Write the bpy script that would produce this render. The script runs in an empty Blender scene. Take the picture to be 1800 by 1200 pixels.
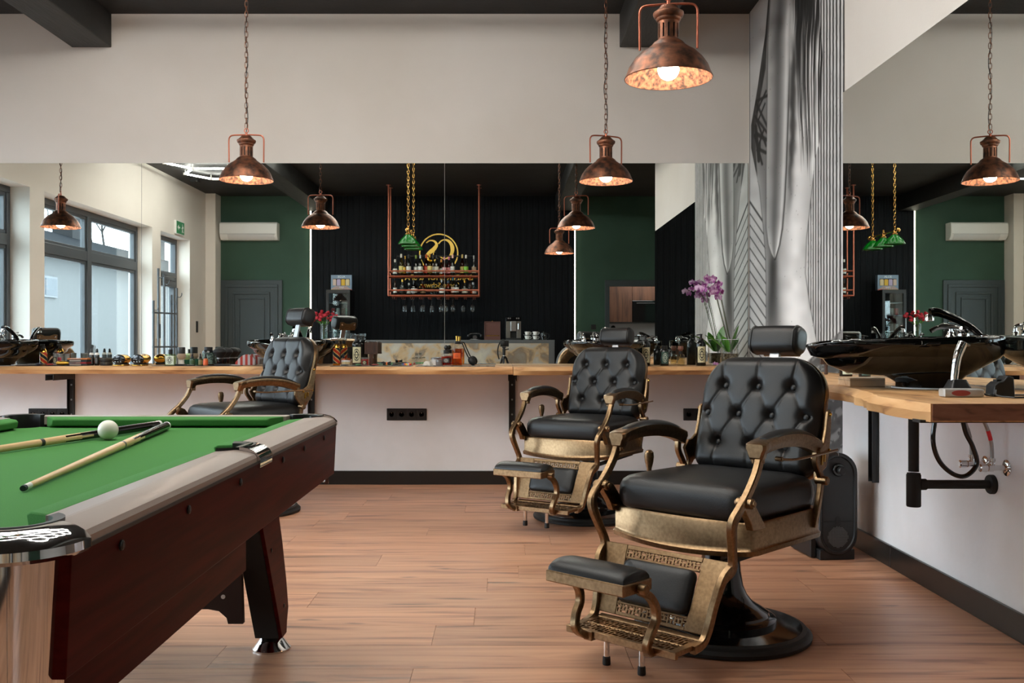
# Barber shop with a pool table, mirrors on two walls and a bar behind the camera.
# Units are metres. +Y runs from the camera to the mirror wall, +X to the right, floor at z = 0.
import bpy, bmesh, math, random
import numpy as np
from mathutils import Vector, Matrix

random.seed(7)
PI = math.pi
SC = bpy.context.scene
COL = SC.collection
R = math.radians

# ------------------------------------------------------------------ camera
CAM_Z = 1.05
WALL_Y = 7.2            # mirror wall
WALL_X = 1.829          # right wall
LEFT_X = -4.87          # window wall
BAR_Y = -1.74           # wall behind the bar (behind the camera)
CEIL = 3.5
HC = 0.887              # worktop height
F = 1700.0
cam_data = bpy.data.cameras.new('camera')
cam = bpy.data.objects.new('camera', cam_data)
COL.objects.link(cam)
cam.location = (0, 0, CAM_Z)
cam.rotation_euler = (R(90), 0, 0)
cam_data.sensor_width = 36
cam_data.lens = F / 1800 * 36
cam_data.shift_x = (900 - 884.5) / 1800
cam_data.shift_y = 3.0 / 1800
cam_data.clip_start = 0.02
SC.camera = cam

# ------------------------------------------------------------------ world, exposure
SC.view_settings.view_transform = 'Standard'
SC.view_settings.look = 'None'
SC.view_settings.gamma = 1.0
SC.view_settings.use_curve_mapping = False
SC.view_settings.exposure = 0.33
SC.cycles.use_denoising = True
SC.cycles.max_bounces = 10
SC.cycles.diffuse_bounces = 5
SC.cycles.glossy_bounces = 7
SC.cycles.transmission_bounces = 6
SC.cycles.transparent_max_bounces = 16
SC.cycles.sample_clamp_indirect = 6.0
SC.cycles.caustics_refractive = False
world = bpy.data.worlds.new('overcast_sky')
SC.world = world
world.use_nodes = True
bg = world.node_tree.nodes['Background']
bg.inputs[0].default_value = (0.80, 0.89, 1.0, 1)
bg.inputs[1].default_value = 8.5

LED_STRENGTH = 43.0
BULB_STRENGTH = 55.0
STRIP_STRENGTH = 8.0


def area_light(name, loc, rot, sx, sy, power, color, portal=False):
    l = bpy.data.lights.new(name, 'AREA')
    l.shape = 'RECTANGLE'
    l.size, l.size_y = sx, sy
    l.energy = power
    l.color = color
    if portal:
        l.cycles.is_portal = True
    o = bpy.data.objects.new(name, l)
    COL.objects.link(o)
    o.location = loc
    o.rotation_euler = rot
    return o


# ------------------------------------------------------------------ mesh building
class MB:
    def __init__(s):
        s.v, s.f, s.mi, s.cur = [], [], [], 0

    def add(s, vs, fs):
        o = len(s.v)
        s.v.extend([tuple(p) for p in vs])
        for f in fs:
            s.f.append([i + o for i in f])
            s.mi.append(s.cur)
        return s

    def box(s, x0, x1, y0, y1, z0, z1):
        return s.add([(x0, y0, z0), (x1, y0, z0), (x1, y1, z0), (x0, y1, z0), (x0, y0, z1), (x1, y0, z1), (x1, y1, z1), (x0, y1, z1)],
                     [(0, 3, 2, 1), (4, 5, 6, 7), (0, 1, 5, 4), (1, 2, 6, 5), (2, 3, 7, 6), (3, 0, 4, 7)])

    def cbox(s, c, d):
        return s.box(c[0] - d[0] / 2, c[0] + d[0] / 2, c[1] - d[1] / 2, c[1] + d[1] / 2, c[2] - d[2] / 2, c[2] + d[2] / 2)

    def bar(s, a, b, w, h, up=(0, 0, 1)):
        """rectangular bar from a to b"""
        a, b, up = Vector(a), Vector(b), Vector(up)
        d = (b - a).normalized()
        x = d.cross(up)
        if x.length < 1e-4:
            x = d.cross(Vector((1, 0, 0)))
        x.normalize()
        y = x.cross(d)
        vs = []
        for p in (a, b):
            for i, j in ((-1, -1), (1, -1), (1, 1), (-1, 1)):
                vs.append(p + x * (i * w / 2) + y * (j * h / 2))
        return s.add(vs, [(0, 1, 2, 3), (7, 6, 5, 4), (0, 4, 5, 1), (1, 5, 6, 2), (2, 6, 7, 3), (3, 7, 4, 0)])

    def lathe(s, prof, c=(0, 0, 0), n=24, axis='z', cap0=True, cap1=True, sx=1.0, sy=1.0):
        vs, fs = [], []
        for r, z in prof:
            for k in range(n):
                a = 2 * PI * k / n
                p = (r * math.cos(a) * sx, r * math.sin(a) * sy, z)
                if axis == 'x':
                    p = (p[2], p[0], p[1])
                elif axis == 'y':
                    p = (p[1], p[2], p[0])
                vs.append((p[0] + c[0], p[1] + c[1], p[2] + c[2]))
        m = len(prof)
        for i in range(m - 1):
            for k in range(n):
                k2 = (k + 1) % n
                fs.append((i * n + k, i * n + k2, (i + 1) * n + k2, (i + 1) * n + k))
        if cap0 and prof[0][0] > 1e-6:
            fs.append(tuple(range(n - 1, -1, -1)))
        if cap1 and prof[-1][0] > 1e-6:
            fs.append(tuple((m - 1) * n + k for k in range(n)))
        return s.add(vs, fs)

    def loft(s, rings, cap0=True, cap1=True, closed=True):
        n = len(rings[0])
        vs = [p for r in rings for p in r]
        fs = []
        for i in range(len(rings) - 1):
            for k in range(n if closed else n - 1):
                k2 = (k + 1) % n
                fs.append((i * n + k, i * n + k2, (i + 1) * n + k2, (i + 1) * n + k))
        if cap0:
            fs.append(tuple(range(n - 1, -1, -1)))
        if cap1:
            o = (len(rings) - 1) * n
            fs.append(tuple(o + k for k in range(n)))
        return s.add(vs, fs)

    def tube(s, pts, r, n=10, closed=False, h=None, side=None):
        """round (or, with h and side, flat oval) tube along pts; r may be a list"""
        pts = [Vector(p) for p in pts]
        m = len(pts)
        rr = r if isinstance(r, (list, tuple)) else [r] * m
        hh = h if isinstance(h, (list, tuple)) else ([h] * m if h else rr)
        rings = []
        prev = None
        for i, p in enumerate(pts):
            if closed:
                d = pts[(i + 1) % m] - pts[i - 1]
            else:
                d = pts[min(i + 1, m - 1)] - pts[max(i - 1, 0)]
            d.normalize()
            if side is not None:
                x = Vector(side)
            elif prev is None:
                x = d.cross(Vector((0, 0, 1)))
                if x.length < 1e-3:
                    x = Vector((1, 0, 0))
            else:
                x = prev
            x = (x - d * x.dot(d)).normalized()
            prev = x
            y = d.cross(x)
            rings.append([p + x * (math.cos(2 * PI * k / n) * rr[i]) + y * (math.sin(2 * PI * k / n) * hh[i]) for k in range(n)])
        if closed:
            rings.append(rings[0])
            return s.loft(rings, False, False)
        return s.loft(rings)

    def flat(s, pts, w, t, side):
        """rectangular section strap along pts: w along side, t across"""
        pts = [Vector(p) for p in pts]
        m = len(pts)
        ww = w if isinstance(w, (list, tuple)) else [w] * m
        tt = t if isinstance(t, (list, tuple)) else [t] * m
        rings = []
        for i, p in enumerate(pts):
            d = (pts[min(i + 1, m - 1)] - pts[max(i - 1, 0)]).normalized()
            x = Vector(side)
            x = (x - d * x.dot(d)).normalized()
            y = d.cross(x)
            c = 0.28
            ring = []
            for a, b in ((-1 + c, -1), (1 - c, -1), (1, -1 + c), (1, 1 - c), (1 - c, 1), (-1 + c, 1), (-1, 1 - c), (-1, -1 + c)):
                ring.append(p + x * (a * ww[i] / 2) + y * (b * tt[i] / 2))
            rings.append(ring)
        return s.loft(rings)

    def prism(s, poly, axis, a, b):
        def m(p, t):
            return {'x': (t, p[0], p[1]), 'y': (p[0], t, p[1]), 'z': (p[0], p[1], t)}[axis]
        n = len(poly)
        vs = [m(p, a) for p in poly] + [m(p, b) for p in poly]
        fs = [tuple(range(n - 1, -1, -1)), tuple(range(n, 2 * n))]
        fs += [(k, (k + 1) % n, n + (k + 1) % n, n + k) for k in range(n)]
        return s.add(vs, fs)

    def sphere(s, c, r, n=16, m=10, sc=(1, 1, 1)):
        prof = []
        vs, fs = [], []
        for i in range(m + 1):
            t = PI * i / m
            rr = max(math.sin(t), 1e-4)
            for k in range(n):
                a = 2 * PI * k / n
                vs.append((c[0] + r * sc[0] * rr * math.cos(a), c[1] + r * sc[1] * rr * math.sin(a), c[2] - r * sc[2] * math.cos(t)))
        for i in range(m):
            for k in range(n):
                k2 = (k + 1) % n
                fs.append((i * n + k, i * n + k2, (i + 1) * n + k2, (i + 1) * n + k))
        return s.add(vs, fs)

    def xform(s, M, i0=0):
        for i in range(i0, len(s.v)):
            s.v[i] = tuple(M @ Vector(s.v[i]))
        return s

    def build(s, name, mat, parent=None, smooth=30, bevel=0, seg=2, loc=None, rotz=None, subsurf=0):
        me = bpy.data.meshes.new(name)
        me.from_pydata(s.v, [], s.f)
        bm = bmesh.new()
        bm.from_mesh(me)
        bmesh.ops.recalc_face_normals(bm, faces=bm.faces)
        bm.to_mesh(me)
        bm.free()
        mats = mat if isinstance(mat, (list, tuple)) else [mat]
        for m in mats:
            me.materials.append(m)
        if len(mats) > 1:
            me.polygons.foreach_set('material_index', s.mi)
        if smooth:
            me.shade_smooth()
            me.set_sharp_from_angle(angle=R(smooth))
        o = bpy.data.objects.new(name, me)
        COL.objects.link(o)
        if parent:
            o.parent = parent
        if loc is not None:
            o.location = loc
        if rotz is not None:
            o.rotation_euler = (0, 0, rotz)
        if bevel:
            b = o.modifiers.new('bevel', 'BEVEL')
            b.width = bevel
            b.segments = seg
            b.limit_method = 'ANGLE'
            b.angle_limit = R(40)
            b.harden_normals = False
        if subsurf:
            ss = o.modifiers.new('sub', 'SUBSURF')
            ss.levels = ss.render_levels = subsurf
        return o


def spline(pts, k=6, closed=False):
    """Catmull-Rom through pts"""
    P = [np.array(p, float) for p in pts]
    n = len(P)
    out = []
    rng = range(n) if closed else range(n - 1)
    for i in rng:
        if closed:
            a, b, c, d = P[i - 1], P[i], P[(i + 1) % n], P[(i + 2) % n]
        else:
            a, b, c, d = P[max(i - 1, 0)], P[i], P[i + 1], P[min(i + 2, n - 1)]
        for j in range(k):
            t = j / k
            out.append(tuple(0.5 * ((2 * b) + (-a + c) * t + (2 * a - 5 * b + 4 * c - d) * t * t + (-a + 3 * b - 3 * c + d) * t ** 3)))
    if not closed:
        out.append(tuple(P[-1]))
    return out


def rrect(hx, hy, r, n=5, cx=0, cy=0):
    """rounded rectangle outline; r may be 4 radii (br, tr, tl, bl)"""
    rs = r if isinstance(r, (list, tuple)) else [r] * 4
    out = []
    for (sx, sy, a0), q in zip(((1, -1, -90), (1, 1, 0), (-1, 1, 90), (-1, -1, 180)), rs):
        for k in range(n + 1):
            a = R(a0 + 90 * k / n)
            out.append((cx + sx * (hx - q) + q * math.cos(a), cy + sy * (hy - q) + q * math.sin(a)))
    return out


def thing(name, label, cat, loc=(0, 0, 0), rotz=0, group=None):
    o = bpy.data.objects.new(name, None)
    COL.objects.link(o)
    o.empty_display_size = 0.1
    o.location = loc
    o.rotation_euler = (0, 0, rotz)
    tag(o, label, cat, group)
    return o


def tag(o, label, cat, group=None):
    o['label'] = label
    o['category'] = cat
    if group:
        o['group'] = group
    return o


def struct(o, label=None):
    o['kind'] = 'structure'
    if label:
        o['label'] = label
    return o


def dup(root, loc, rotz, label, group=None):
    def cp(o, par):
        c = o.copy()
        COL.objects.link(c)
        if par:
            c.parent = par
        for ch in list(kids.get(o, ())):
            cp(ch, c)
        return c
    kids = {}
    for o in list(COL.objects):
        if o.parent:
            kids.setdefault(o.parent, []).append(o)
    r = cp(root, None)
    r.location = loc
    r.rotation_euler = (0, 0, rotz)
    r['label'] = label
    if group:
        r['group'] = group
    return r


def text(name, body, size, mat, parent=None, loc=(0, 0, 0), rot=(0, 0, 0), ext=0.001, align='CENTER', shear=0.0, offset=0.0):
    c = bpy.data.curves.new(name, 'FONT')
    c.body = body
    c.size = size
    c.extrude = ext
    c.align_x = align
    c.align_y = 'CENTER'
    c.shear = shear
    c.offset = offset
    c.resolution_u = 3
    c.materials.append(mat)
    tmp = bpy.data.objects.new(name, c)
    COL.objects.link(tmp)
    dg = bpy.context.evaluated_depsgraph_get()
    me = bpy.data.meshes.new_from_object(tmp.evaluated_get(dg))
    bpy.data.objects.remove(tmp)
    me.name = name
    if not me.materials:
        me.materials.append(mat)
    o = bpy.data.objects.new(name, me)
    COL.objects.link(o)
    o.location = loc
    o.rotation_euler = rot
    if parent:
        o.parent = parent
    return o


# ------------------------------------------------------------------ materials
def s2l(c):
    return tuple(((x / 255) / 12.92 if x / 255 <= 0.04045 else ((x / 255 + 0.055) / 1.055) ** 2.4) for x in c)


def mk(name, rgb, rough=0.5, metal=0.0, spec=0.5, coat=0.0, lin=False):
    m = bpy.data.materials.new(name)
    m.use_nodes = True
    b = m.node_tree.nodes['Principled BSDF']
    c = rgb if lin else s2l(rgb)
    b.inputs['Base Color'].default_value = (*c, 1)
    b.inputs['Roughness'].default_value = rough
    b.inputs['Metallic'].default_value = metal
    b.inputs['Specular IOR Level'].default_value = spec
    b.inputs['Coat Weight'].default_value = coat
    b.inputs['Coat Roughness'].default_value = 0.05
    return m


def N(m, t, **kw):
    n = m.node_tree.nodes.new(t)
    for k, v in kw.items():
        setattr(n, k, v)
    return n


def L(m, a, b):
    m.node_tree.links.new(a, b)


def bsdf(m):
    return m.node_tree.nodes['Principled BSDF']


def noise_col(m, c1, c2, scale=5, stretch=(1, 1, 1), detail=4, lo=0.35, hi=0.65, coord='Object', rough=None, bump=0.0, bscale=None, dist=0.0):
    tc = N(m, 'ShaderNodeTexCoord')
    mp = N(m, 'ShaderNodeMapping')
    mp.inputs['Scale'].default_value = stretch
    L(m, tc.outputs[coord], mp.inputs[0])
    nz = N(m, 'ShaderNodeTexNoise')
    nz.inputs['Scale'].default_value = scale
    nz.inputs['Detail'].default_value = detail
    nz.inputs['Distortion'].default_value = dist
    L(m, mp.outputs[0], nz.inputs['Vector'])
    cr = N(m, 'ShaderNodeValToRGB')
    cr.color_ramp.elements[0].position = lo
    cr.color_ramp.elements[0].color = (*s2l(c1), 1)
    cr.color_ramp.elements[1].position = hi
    cr.color_ramp.elements[1].color = (*s2l(c2), 1)
    L(m, nz.outputs['Fac'], cr.inputs[0])
    L(m, cr.outputs[0], bsdf(m).inputs['Base Color'])
    if bump:
        n2 = nz
        if bscale:
            n2 = N(m, 'ShaderNodeTexNoise')
            n2.inputs['Scale'].default_value = bscale
            n2.inputs['Detail'].default_value = 3
            L(m, mp.outputs[0], n2.inputs['Vector'])
        bp = N(m, 'ShaderNodeBump')
        bp.inputs['Strength'].default_value = bump
        bp.inputs['Distance'].default_value = 0.01
        L(m, n2.outputs['Fac'], bp.inputs['Height'])
        L(m, bp.outputs[0], bsdf(m).inputs['Normal'])
    return cr


def glassy(name, tint=(1, 1, 1), rough=0.0, refl=1.0, ior=1.45):
    """thin glass: tinted see-through with a fresnel reflection"""
    m = bpy.data.materials.new(name)
    m.use_nodes = True
    nt = m.node_tree
    nt.nodes.remove(nt.nodes['Principled BSDF'])
    out = nt.nodes['Material Output']
    tr = N(m, 'ShaderNodeBsdfTransparent')
    tr.inputs[0].default_value = (*tint, 1)
    gl = N(m, 'ShaderNodeBsdfGlossy')
    gl.inputs['Roughness'].default_value = rough
    gl.inputs[0].default_value = (refl, refl, refl, 1)
    f0 = ((ior - 1) / (ior + 1)) ** 2
    lw = N(m, 'ShaderNodeLayerWeight')
    lw.inputs[0].default_value = 0.5
    pw = N(m, 'ShaderNodeMath', operation='POWER')
    pw.inputs[1].default_value = 5.0
    L(m, lw.outputs['Facing'], pw.inputs[0])
    fr = N(m, 'ShaderNodeMath', operation='MULTIPLY_ADD')
    fr.inputs[1].default_value = 1 - f0
    fr.inputs[2].default_value = f0
    L(m, pw.outputs[0], fr.inputs[0])
    mx = N(m, 'ShaderNodeMixShader')
    L(m, fr.outputs[0], mx.inputs[0])
    L(m, tr.outputs[0], mx.inputs[1])
    L(m, gl.outputs[0], mx.inputs[2])
    L(m, mx.outputs[0], out.inputs[0])
    return m


def emit(name, rgb, strength):
    m = mk(name, rgb, 0.5)
    b = bsdf(m)
    b.inputs['Emission Color'].default_value = (*s2l(rgb), 1)
    b.inputs['Emission Strength'].default_value = strength
    return m


M = {}
M['wall'] = mk('painted_plaster', (206, 201, 195), 0.85)
noise_col(M['wall'], (202, 196, 189), (210, 205, 200), 0.9, bump=0.06, bscale=60)
M['wallwarm'] = mk('cream_plaster', (226, 221, 212), 0.85)
noise_col(M['wallwarm'], (222, 217, 208), (230, 225, 217), 0.7, bump=0.05, bscale=50)
M['concrete'] = mk('lightened_lower_wall', (232, 232, 233), 0.8)
noise_col(M['concrete'], (224, 222, 221), (238, 238, 240), 1.6, detail=8, bump=0.08, bscale=25)  # paler than the wall above, replacing light that should reach under the worktops
M['ceil'] = mk('black_ceiling_paint', (28, 28, 28), 0.7)
noise_col(M['ceil'], (24, 24, 24), (34, 34, 34), 3, bump=0.2, bscale=20)
M['beam'] = mk('black_beam_paint', (34, 34, 33), 0.6)
noise_col(M['beam'], (26, 26, 25), (40, 40, 39), 6, stretch=(4, .6, 1), bump=0.35, bscale=14)
M['black'] = mk('black_satin', (24, 24, 25), 0.45)
M['blackmatt'] = mk('black_matt', (20, 20, 20), 0.7)
M['base'] = mk('black_baseboard', (30, 29, 28), 0.28)
M['mirror'] = mk('mirror_silver', (232, 236, 232), 0.0, 1.0)
M['mirroredge'] = mk('mirror_edge', (190, 200, 200), 0.25, 0.6)
M['green'] = mk('dark_green_wall', (44, 74, 58), 0.75)
noise_col(M['green'], (41, 70, 54), (48, 78, 62), 1.5)
M['doorgreen'] = mk('grey_green_door_paint', (52, 62, 64), 0.5)
M['board'] = mk('black_stained_board', (18, 20, 23), 0.7, spec=0.12)
noise_col(M['board'], (11, 13, 15), (24, 27, 31), 4, stretch=(14, 14, .35), bump=0.2)
M['frame'] = mk('grey_window_frame', (78, 84, 90), 0.4)
M['pane'] = glassy('window_pane_glass', (0.93, 0.97, 0.97), ior=1.3)
M['glass'] = glassy('clear_glass', (0.96, 0.97, 0.97))
M['chrome'] = mk('chrome', (225, 225, 225), 0.06, 1.0)
M['steel'] = mk('brushed_steel', (170, 170, 170), 0.28, 1.0)
M['bronze'] = mk('antique_bronze', (136, 110, 82), 0.32, 1.0)
noise_col(M['bronze'], (124, 100, 73), (150, 123, 93), 90, lo=0.3, hi=0.7, bump=0.05, bscale=400)
M['leather'] = mk('black_leather', (20, 20, 21), 0.42, spec=0.42)
noise_col(M['leather'], (18, 18, 19), (23, 23, 24), 8, bump=0.06, bscale=220)
M['gloss'] = mk('black_ceramic', (7, 7, 7), 0.03, spec=0.5)
M['pedestal'] = mk('black_lacquer', (12, 12, 13), 0.1, spec=0.6)
M['rubber'] = mk('black_rubber', (22, 22, 22), 0.6)
M['plastic'] = mk('black_plastic', (26, 26, 27), 0.42)
M['white'] = mk('white_plastic', (226, 226, 222), 0.4)
M['porcelain'] = mk('white_porcelain', (235, 235, 232), 0.15)
M['gold'] = mk('gold_foil', (214, 170, 80), 0.22, 1.0)
M['brass'] = mk('brass', (196, 150, 84), 0.22, 1.0)
M['goldpaint'] = mk('gold_lettering', (205, 168, 72), 0.4, 0.5)
M['copper'] = mk('copper_tube', (178, 104, 82), 0.38, 0.85)
M['rust'] = mk('aged_copper', (140, 86, 62), 0.42, 0.75)
noise_col(M['rust'], (70, 54, 47), (150, 96, 70), 26, detail=9, lo=0.36, hi=0.66, bump=0.12)
M['rustin'] = mk('mottled_copper_inside', (190, 108, 66), 0.5, 0.35)
noise_col(M['rustin'], (84, 66, 58), (196, 130, 98), 60, detail=9, lo=0.38, hi=0.62)
M['felt'] = mk('green_felt', (72, 126, 66), 0.95, spec=0.1)
noise_col(M['felt'], (66, 120, 61), (77, 131, 71), 700, bump=0.06)
M['maho'] = mk('mahogany_veneer', (64, 15, 18), 0.4, spec=0.03)
noise_col(M['maho'], (58, 12, 14), (80, 20, 20), 7, stretch=(3, .35, 6), detail=6)
M['rail'] = mk('taupe_rail_laminate', (150, 134, 126), 0.3)
M['lipwood'] = mk('dark_wood_panel', (46, 28, 25), 0.45)


def wood(name, c1, c2, dark, stretch, scale=3.0, rough=0.45, rnd=True, knots=True, wavy=1.2, spots=False):
    m = mk(name, c1, rough)
    tc = N(m, 'ShaderNodeTexCoord')
    mp = N(m, 'ShaderNodeMapping')
    mp.inputs['Scale'].default_value = stretch
    src = tc.outputs['Object']
    if rnd:
        oi = N(m, 'ShaderNodeObjectInfo')
        ad = N(m, 'ShaderNodeVectorMath', operation='ADD')
        ml = N(m, 'ShaderNodeMath', operation='MULTIPLY')
        ml.inputs[1].default_value = 37.0
        L(m, oi.outputs['Random'], ml.inputs[0])
        L(m, src, ad.inputs[0])
        L(m, ml.outputs[0], ad.inputs[1])
        src = ad.outputs[0]
    L(m, src, mp.inputs[0])
    nz = N(m, 'ShaderNodeTexNoise')
    nz.inputs['Scale'].default_value = scale
    nz.inputs['Detail'].default_value = 7
    nz.inputs['Distortion'].default_value = wavy
    L(m, mp.outputs[0], nz.inputs['Vector'])
    cr = N(m, 'ShaderNodeValToRGB')
    e = cr.color_ramp.elements
    e[0].position, e[0].color = 0.30, (*s2l(dark), 1)
    e[1].position, e[1].color = 0.68, (*s2l(c2), 1)
    x = e.new(0.45)
    x.color = (*s2l(c1), 1)
    L(m, nz.outputs['Fac'], cr.inputs[0])
    col = cr.outputs[0]
    if rnd:
        hs = N(m, 'ShaderNodeHueSaturation')
        mr = N(m, 'ShaderNodeMapRange')
        mr.inputs[3].default_value, mr.inputs[4].default_value = 0.86, 1.12
        L(m, oi.outputs['Random'], mr.inputs[0])
        L(m, mr.outputs[0], hs.inputs['Value'])
        L(m, col, hs.inputs['Color'])
        col = hs.outputs[0]
    if knots:
        mp2 = N(m, 'ShaderNodeMapping')
        mp2.inputs['Scale'].default_value = tuple(v * 0.9 for v in stretch)
        L(m, src, mp2.inputs[0])
        vo = N(m, 'ShaderNodeTexNoise')
        vo.inputs['Scale'].default_value = scale * 1.3
        vo.inputs['Detail'].default_value = 2
        L(m, mp2.outputs[0], vo.inputs['Vector'])
        kr = N(m, 'ShaderNodeMapRange')
        kr.inputs[1].default_value, kr.inputs[2].default_value = 0.66, 0.76
        kr.inputs[3].default_value, kr.inputs[4].default_value = 0.0, 0.75
        L(m, vo.outputs['Fac'], kr.inputs[0])
        mx = N(m, 'ShaderNodeMixRGB')
        mx.inputs[2].default_value = (*s2l(tuple(int(v * .55) for v in dark)), 1)
        L(m, kr.outputs[0], mx.inputs[0])
        L(m, col, mx.inputs[1])
        col = mx.outputs[0]
    if spots:
        mp3 = N(m, 'ShaderNodeMapping')
        mp3.inputs['Scale'].default_value = (1.0, 4.0, 1.0)
        L(m, src, mp3.inputs[0])
        nd = N(m, 'ShaderNodeTexNoise')
        nd.inputs['Scale'].default_value = 14
        L(m, mp3.outputs[0], nd.inputs['Vector'])
        ad3 = N(m, 'ShaderNodeMixRGB')
        ad3.inputs[0].default_value = 0.07
        L(m, mp3.outputs[0], ad3.inputs[1])
        L(m, nd.outputs['Color'], ad3.inputs[2])
        vr = N(m, 'ShaderNodeTexVoronoi')
        vr.inputs['Scale'].default_value = 2.3
        L(m, ad3.outputs[0], vr.inputs['Vector'])
        sr = N(m, 'ShaderNodeMapRange')
        sr.inputs[1].default_value, sr.inputs[2].default_value = 0.03, 0.13
        sr.inputs[3].default_value, sr.inputs[4].default_value = 0.8, 0.0
        L(m, vr.outputs['Distance'], sr.inputs[0])
        mx3 = N(m, 'ShaderNodeMixRGB')
        mx3.inputs[2].default_value = (*s2l((84, 62, 54)), 1)
        L(m, sr.outputs[0], mx3.inputs[0])
        L(m, col, mx3.inputs[1])
        col = mx3.outputs[0]
    L(m, col, bsdf(m).inputs['Base Color'])
    return m


M['floor'] = wood('oak_laminate', (190, 138, 107), (208, 158, 125), (136, 92, 70), (0.55, 7, 1), 2.6, 0.36, wavy=1.0, spots=True)
M['oak'] = wood('live_edge_oak', (204, 154, 102), (222, 178, 126), (146, 98, 60), (0.7, 5, 5), 2.2, 0.5, rnd=False, wavy=1.6)
M['oaky'] = wood('live_edge_oak_lengthwise', (202, 152, 100), (220, 174, 122), (140, 92, 56), (5, 0.7, 5), 2.2, 0.5, rnd=False, wavy=1.6)
M['endgrain'] = wood('oak_end_grain', (134, 88, 66), (150, 102, 78), (104, 66, 50), (2, 1, 9), 5, 0.6, rnd=False, knots=False)
M['palewood'] = wood('pale_pine', (236, 206, 170), (244, 218, 186), (214, 178, 138), (2, 9, 9), 3, 0.5, knots=False)
M['walnut'] = wood('brown_cabinet_oak', (84, 54, 40), (98, 64, 47), (56, 34, 26), (9, 9, .9), 1.6, 0.5, rnd=False)
M['darkwood'] = wood('dark_brush_wood', (66, 44, 36), (84, 58, 46), (44, 28, 24), (20, 20, 2), 4, 0.5, knots=False)
M['cue'] = mk('pale_maple', (222, 188, 138), 0.25)
M['redplastic'] = mk('red_plastic', (150, 62, 58), 0.4)


def colour(rgb, rough=0.35, metal=0.0):
    k = ('c', tuple(rgb), rough, metal)
    if k not in M:
        M[k] = mk('tint_%d_%d_%d' % tuple(rgb), rgb, rough, metal)
    return M[k]


def liquid(rgb):
    k = ('g', tuple(rgb))
    if k not in M:
        M[k] = glassy('tinted_glass_%d_%d_%d' % tuple(rgb), s2l(rgb))
    return M[k]


def X(px, y):
    """x of a point at distance y seen at picture column px"""
    return (px - 884.5) / F * y


def Z(py, y):
    return CAM_Z - (py - 603.0) / F * y
# ================================================================== ROOM SHELL
o = struct(MB().box(-5.2, 5.6, -4.2, 7.35, -0.12, -0.006).build('floor', M['floor'], smooth=0), 'reddish oak plank floor')
FLOOR = o
PW, PL = 0.24, 1.38
pm = None
nrow = int((WALL_Y - BAR_Y) / PW) + 1
for r in range(nrow):
    y1 = WALL_Y - r * PW
    y0 = max(y1 - PW, BAR_Y)
    if y1 - y0 < 0.05:
        continue
    off = (r * 0.52 + (r % 3) * 0.19) % PL
    x = LEFT_X - off
    while x < 3.2:
        x0, x1 = max(x, LEFT_X), min(x + PL, 3.3)
        if x1 - x0 > 0.04:
            full = abs(x1 - x0 - PL) < 1e-6 and abs(y1 - y0 - PW) < 1e-6
            if full and pm is not None:
                p = bpy.data.objects.new('plank', pm)
                COL.objects.link(p)
                p.location = (x0, y0, 0)
                p.parent = FLOOR
            else:
                g = 0.0008
                p = MB().box(g, x1 - x0 - g, g, y1 - y0 - g, -0.006, 0.0).build('plank', M['floor'], FLOOR, smooth=0, loc=(x0, y0, 0))
                if full:
                    pm = p.data
        x += PL

struct(MB().box(-5.2, 5.6, -4.2, 7.35, CEIL, CEIL + 0.12).build('ceiling', M['ceil'], smooth=0), 'black painted ceiling')
for i, (x0, x1) in enumerate(((-3.21, -2.915), (0.866, 1.165))):
    struct(MB().box(x0, x1, BAR_Y, WALL_Y, 3.25, CEIL).build('trim_%d' % (i + 1), M['beam'], smooth=0, bevel=0.006), 'black ceiling beam')

struct(MB().box(-5.2, 2.03, WALL_Y, WALL_Y + 0.15, 0, CEIL).build('wall_back', M['wall'], smooth=0), 'pale grey plaster wall')
RWE = 2.75
struct(MB().box(WALL_X, 2.03, RWE, WALL_Y, 0, CEIL).build('wall_right', M['wall'], smooth=0), 'pale plaster wall')
# lower part of the right wall is lightened to stand in for light below the worktop
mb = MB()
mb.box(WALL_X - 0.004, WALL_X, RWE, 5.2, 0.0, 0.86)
struct(MB().box(LEFT_X, WALL_X, WALL_Y - .002, WALL_Y, 0, .86).build('trim_6', M['concrete'], smooth=0), 'lower wall under the long worktop, lightened in place of light')
struct(mb.build('trim_5', M['concrete'], smooth=0), 'white lower wall under the right worktop, lightened in place of light')

# window wall with its openings
op = [(-0.64, 0.635, 0.0, 2.65), (0.97, 4.12, 0.15, 2.66), (4.44, 7.0, 0.15, 2.66)]
mb = MB()
xa, xb = -5.2, LEFT_X
ys = [BAR_Y] + [v for q in op for v in q[:2]] + [WALL_Y]
for k in range(0, len(ys), 2):
    mb.box(xa, xb, ys[k], ys[k + 1], 0, CEIL)
for y0, y1, z0, z1 in op:
    mb.box(xa, xb, y0, y1, z1, CEIL)
    if z0 > 0:
        mb.box(xa, xb, y0, y1, 0, z0)
struct(mb.build('wall_left', M['wallwarm'], smooth=0), 'cream window wall')

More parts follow.
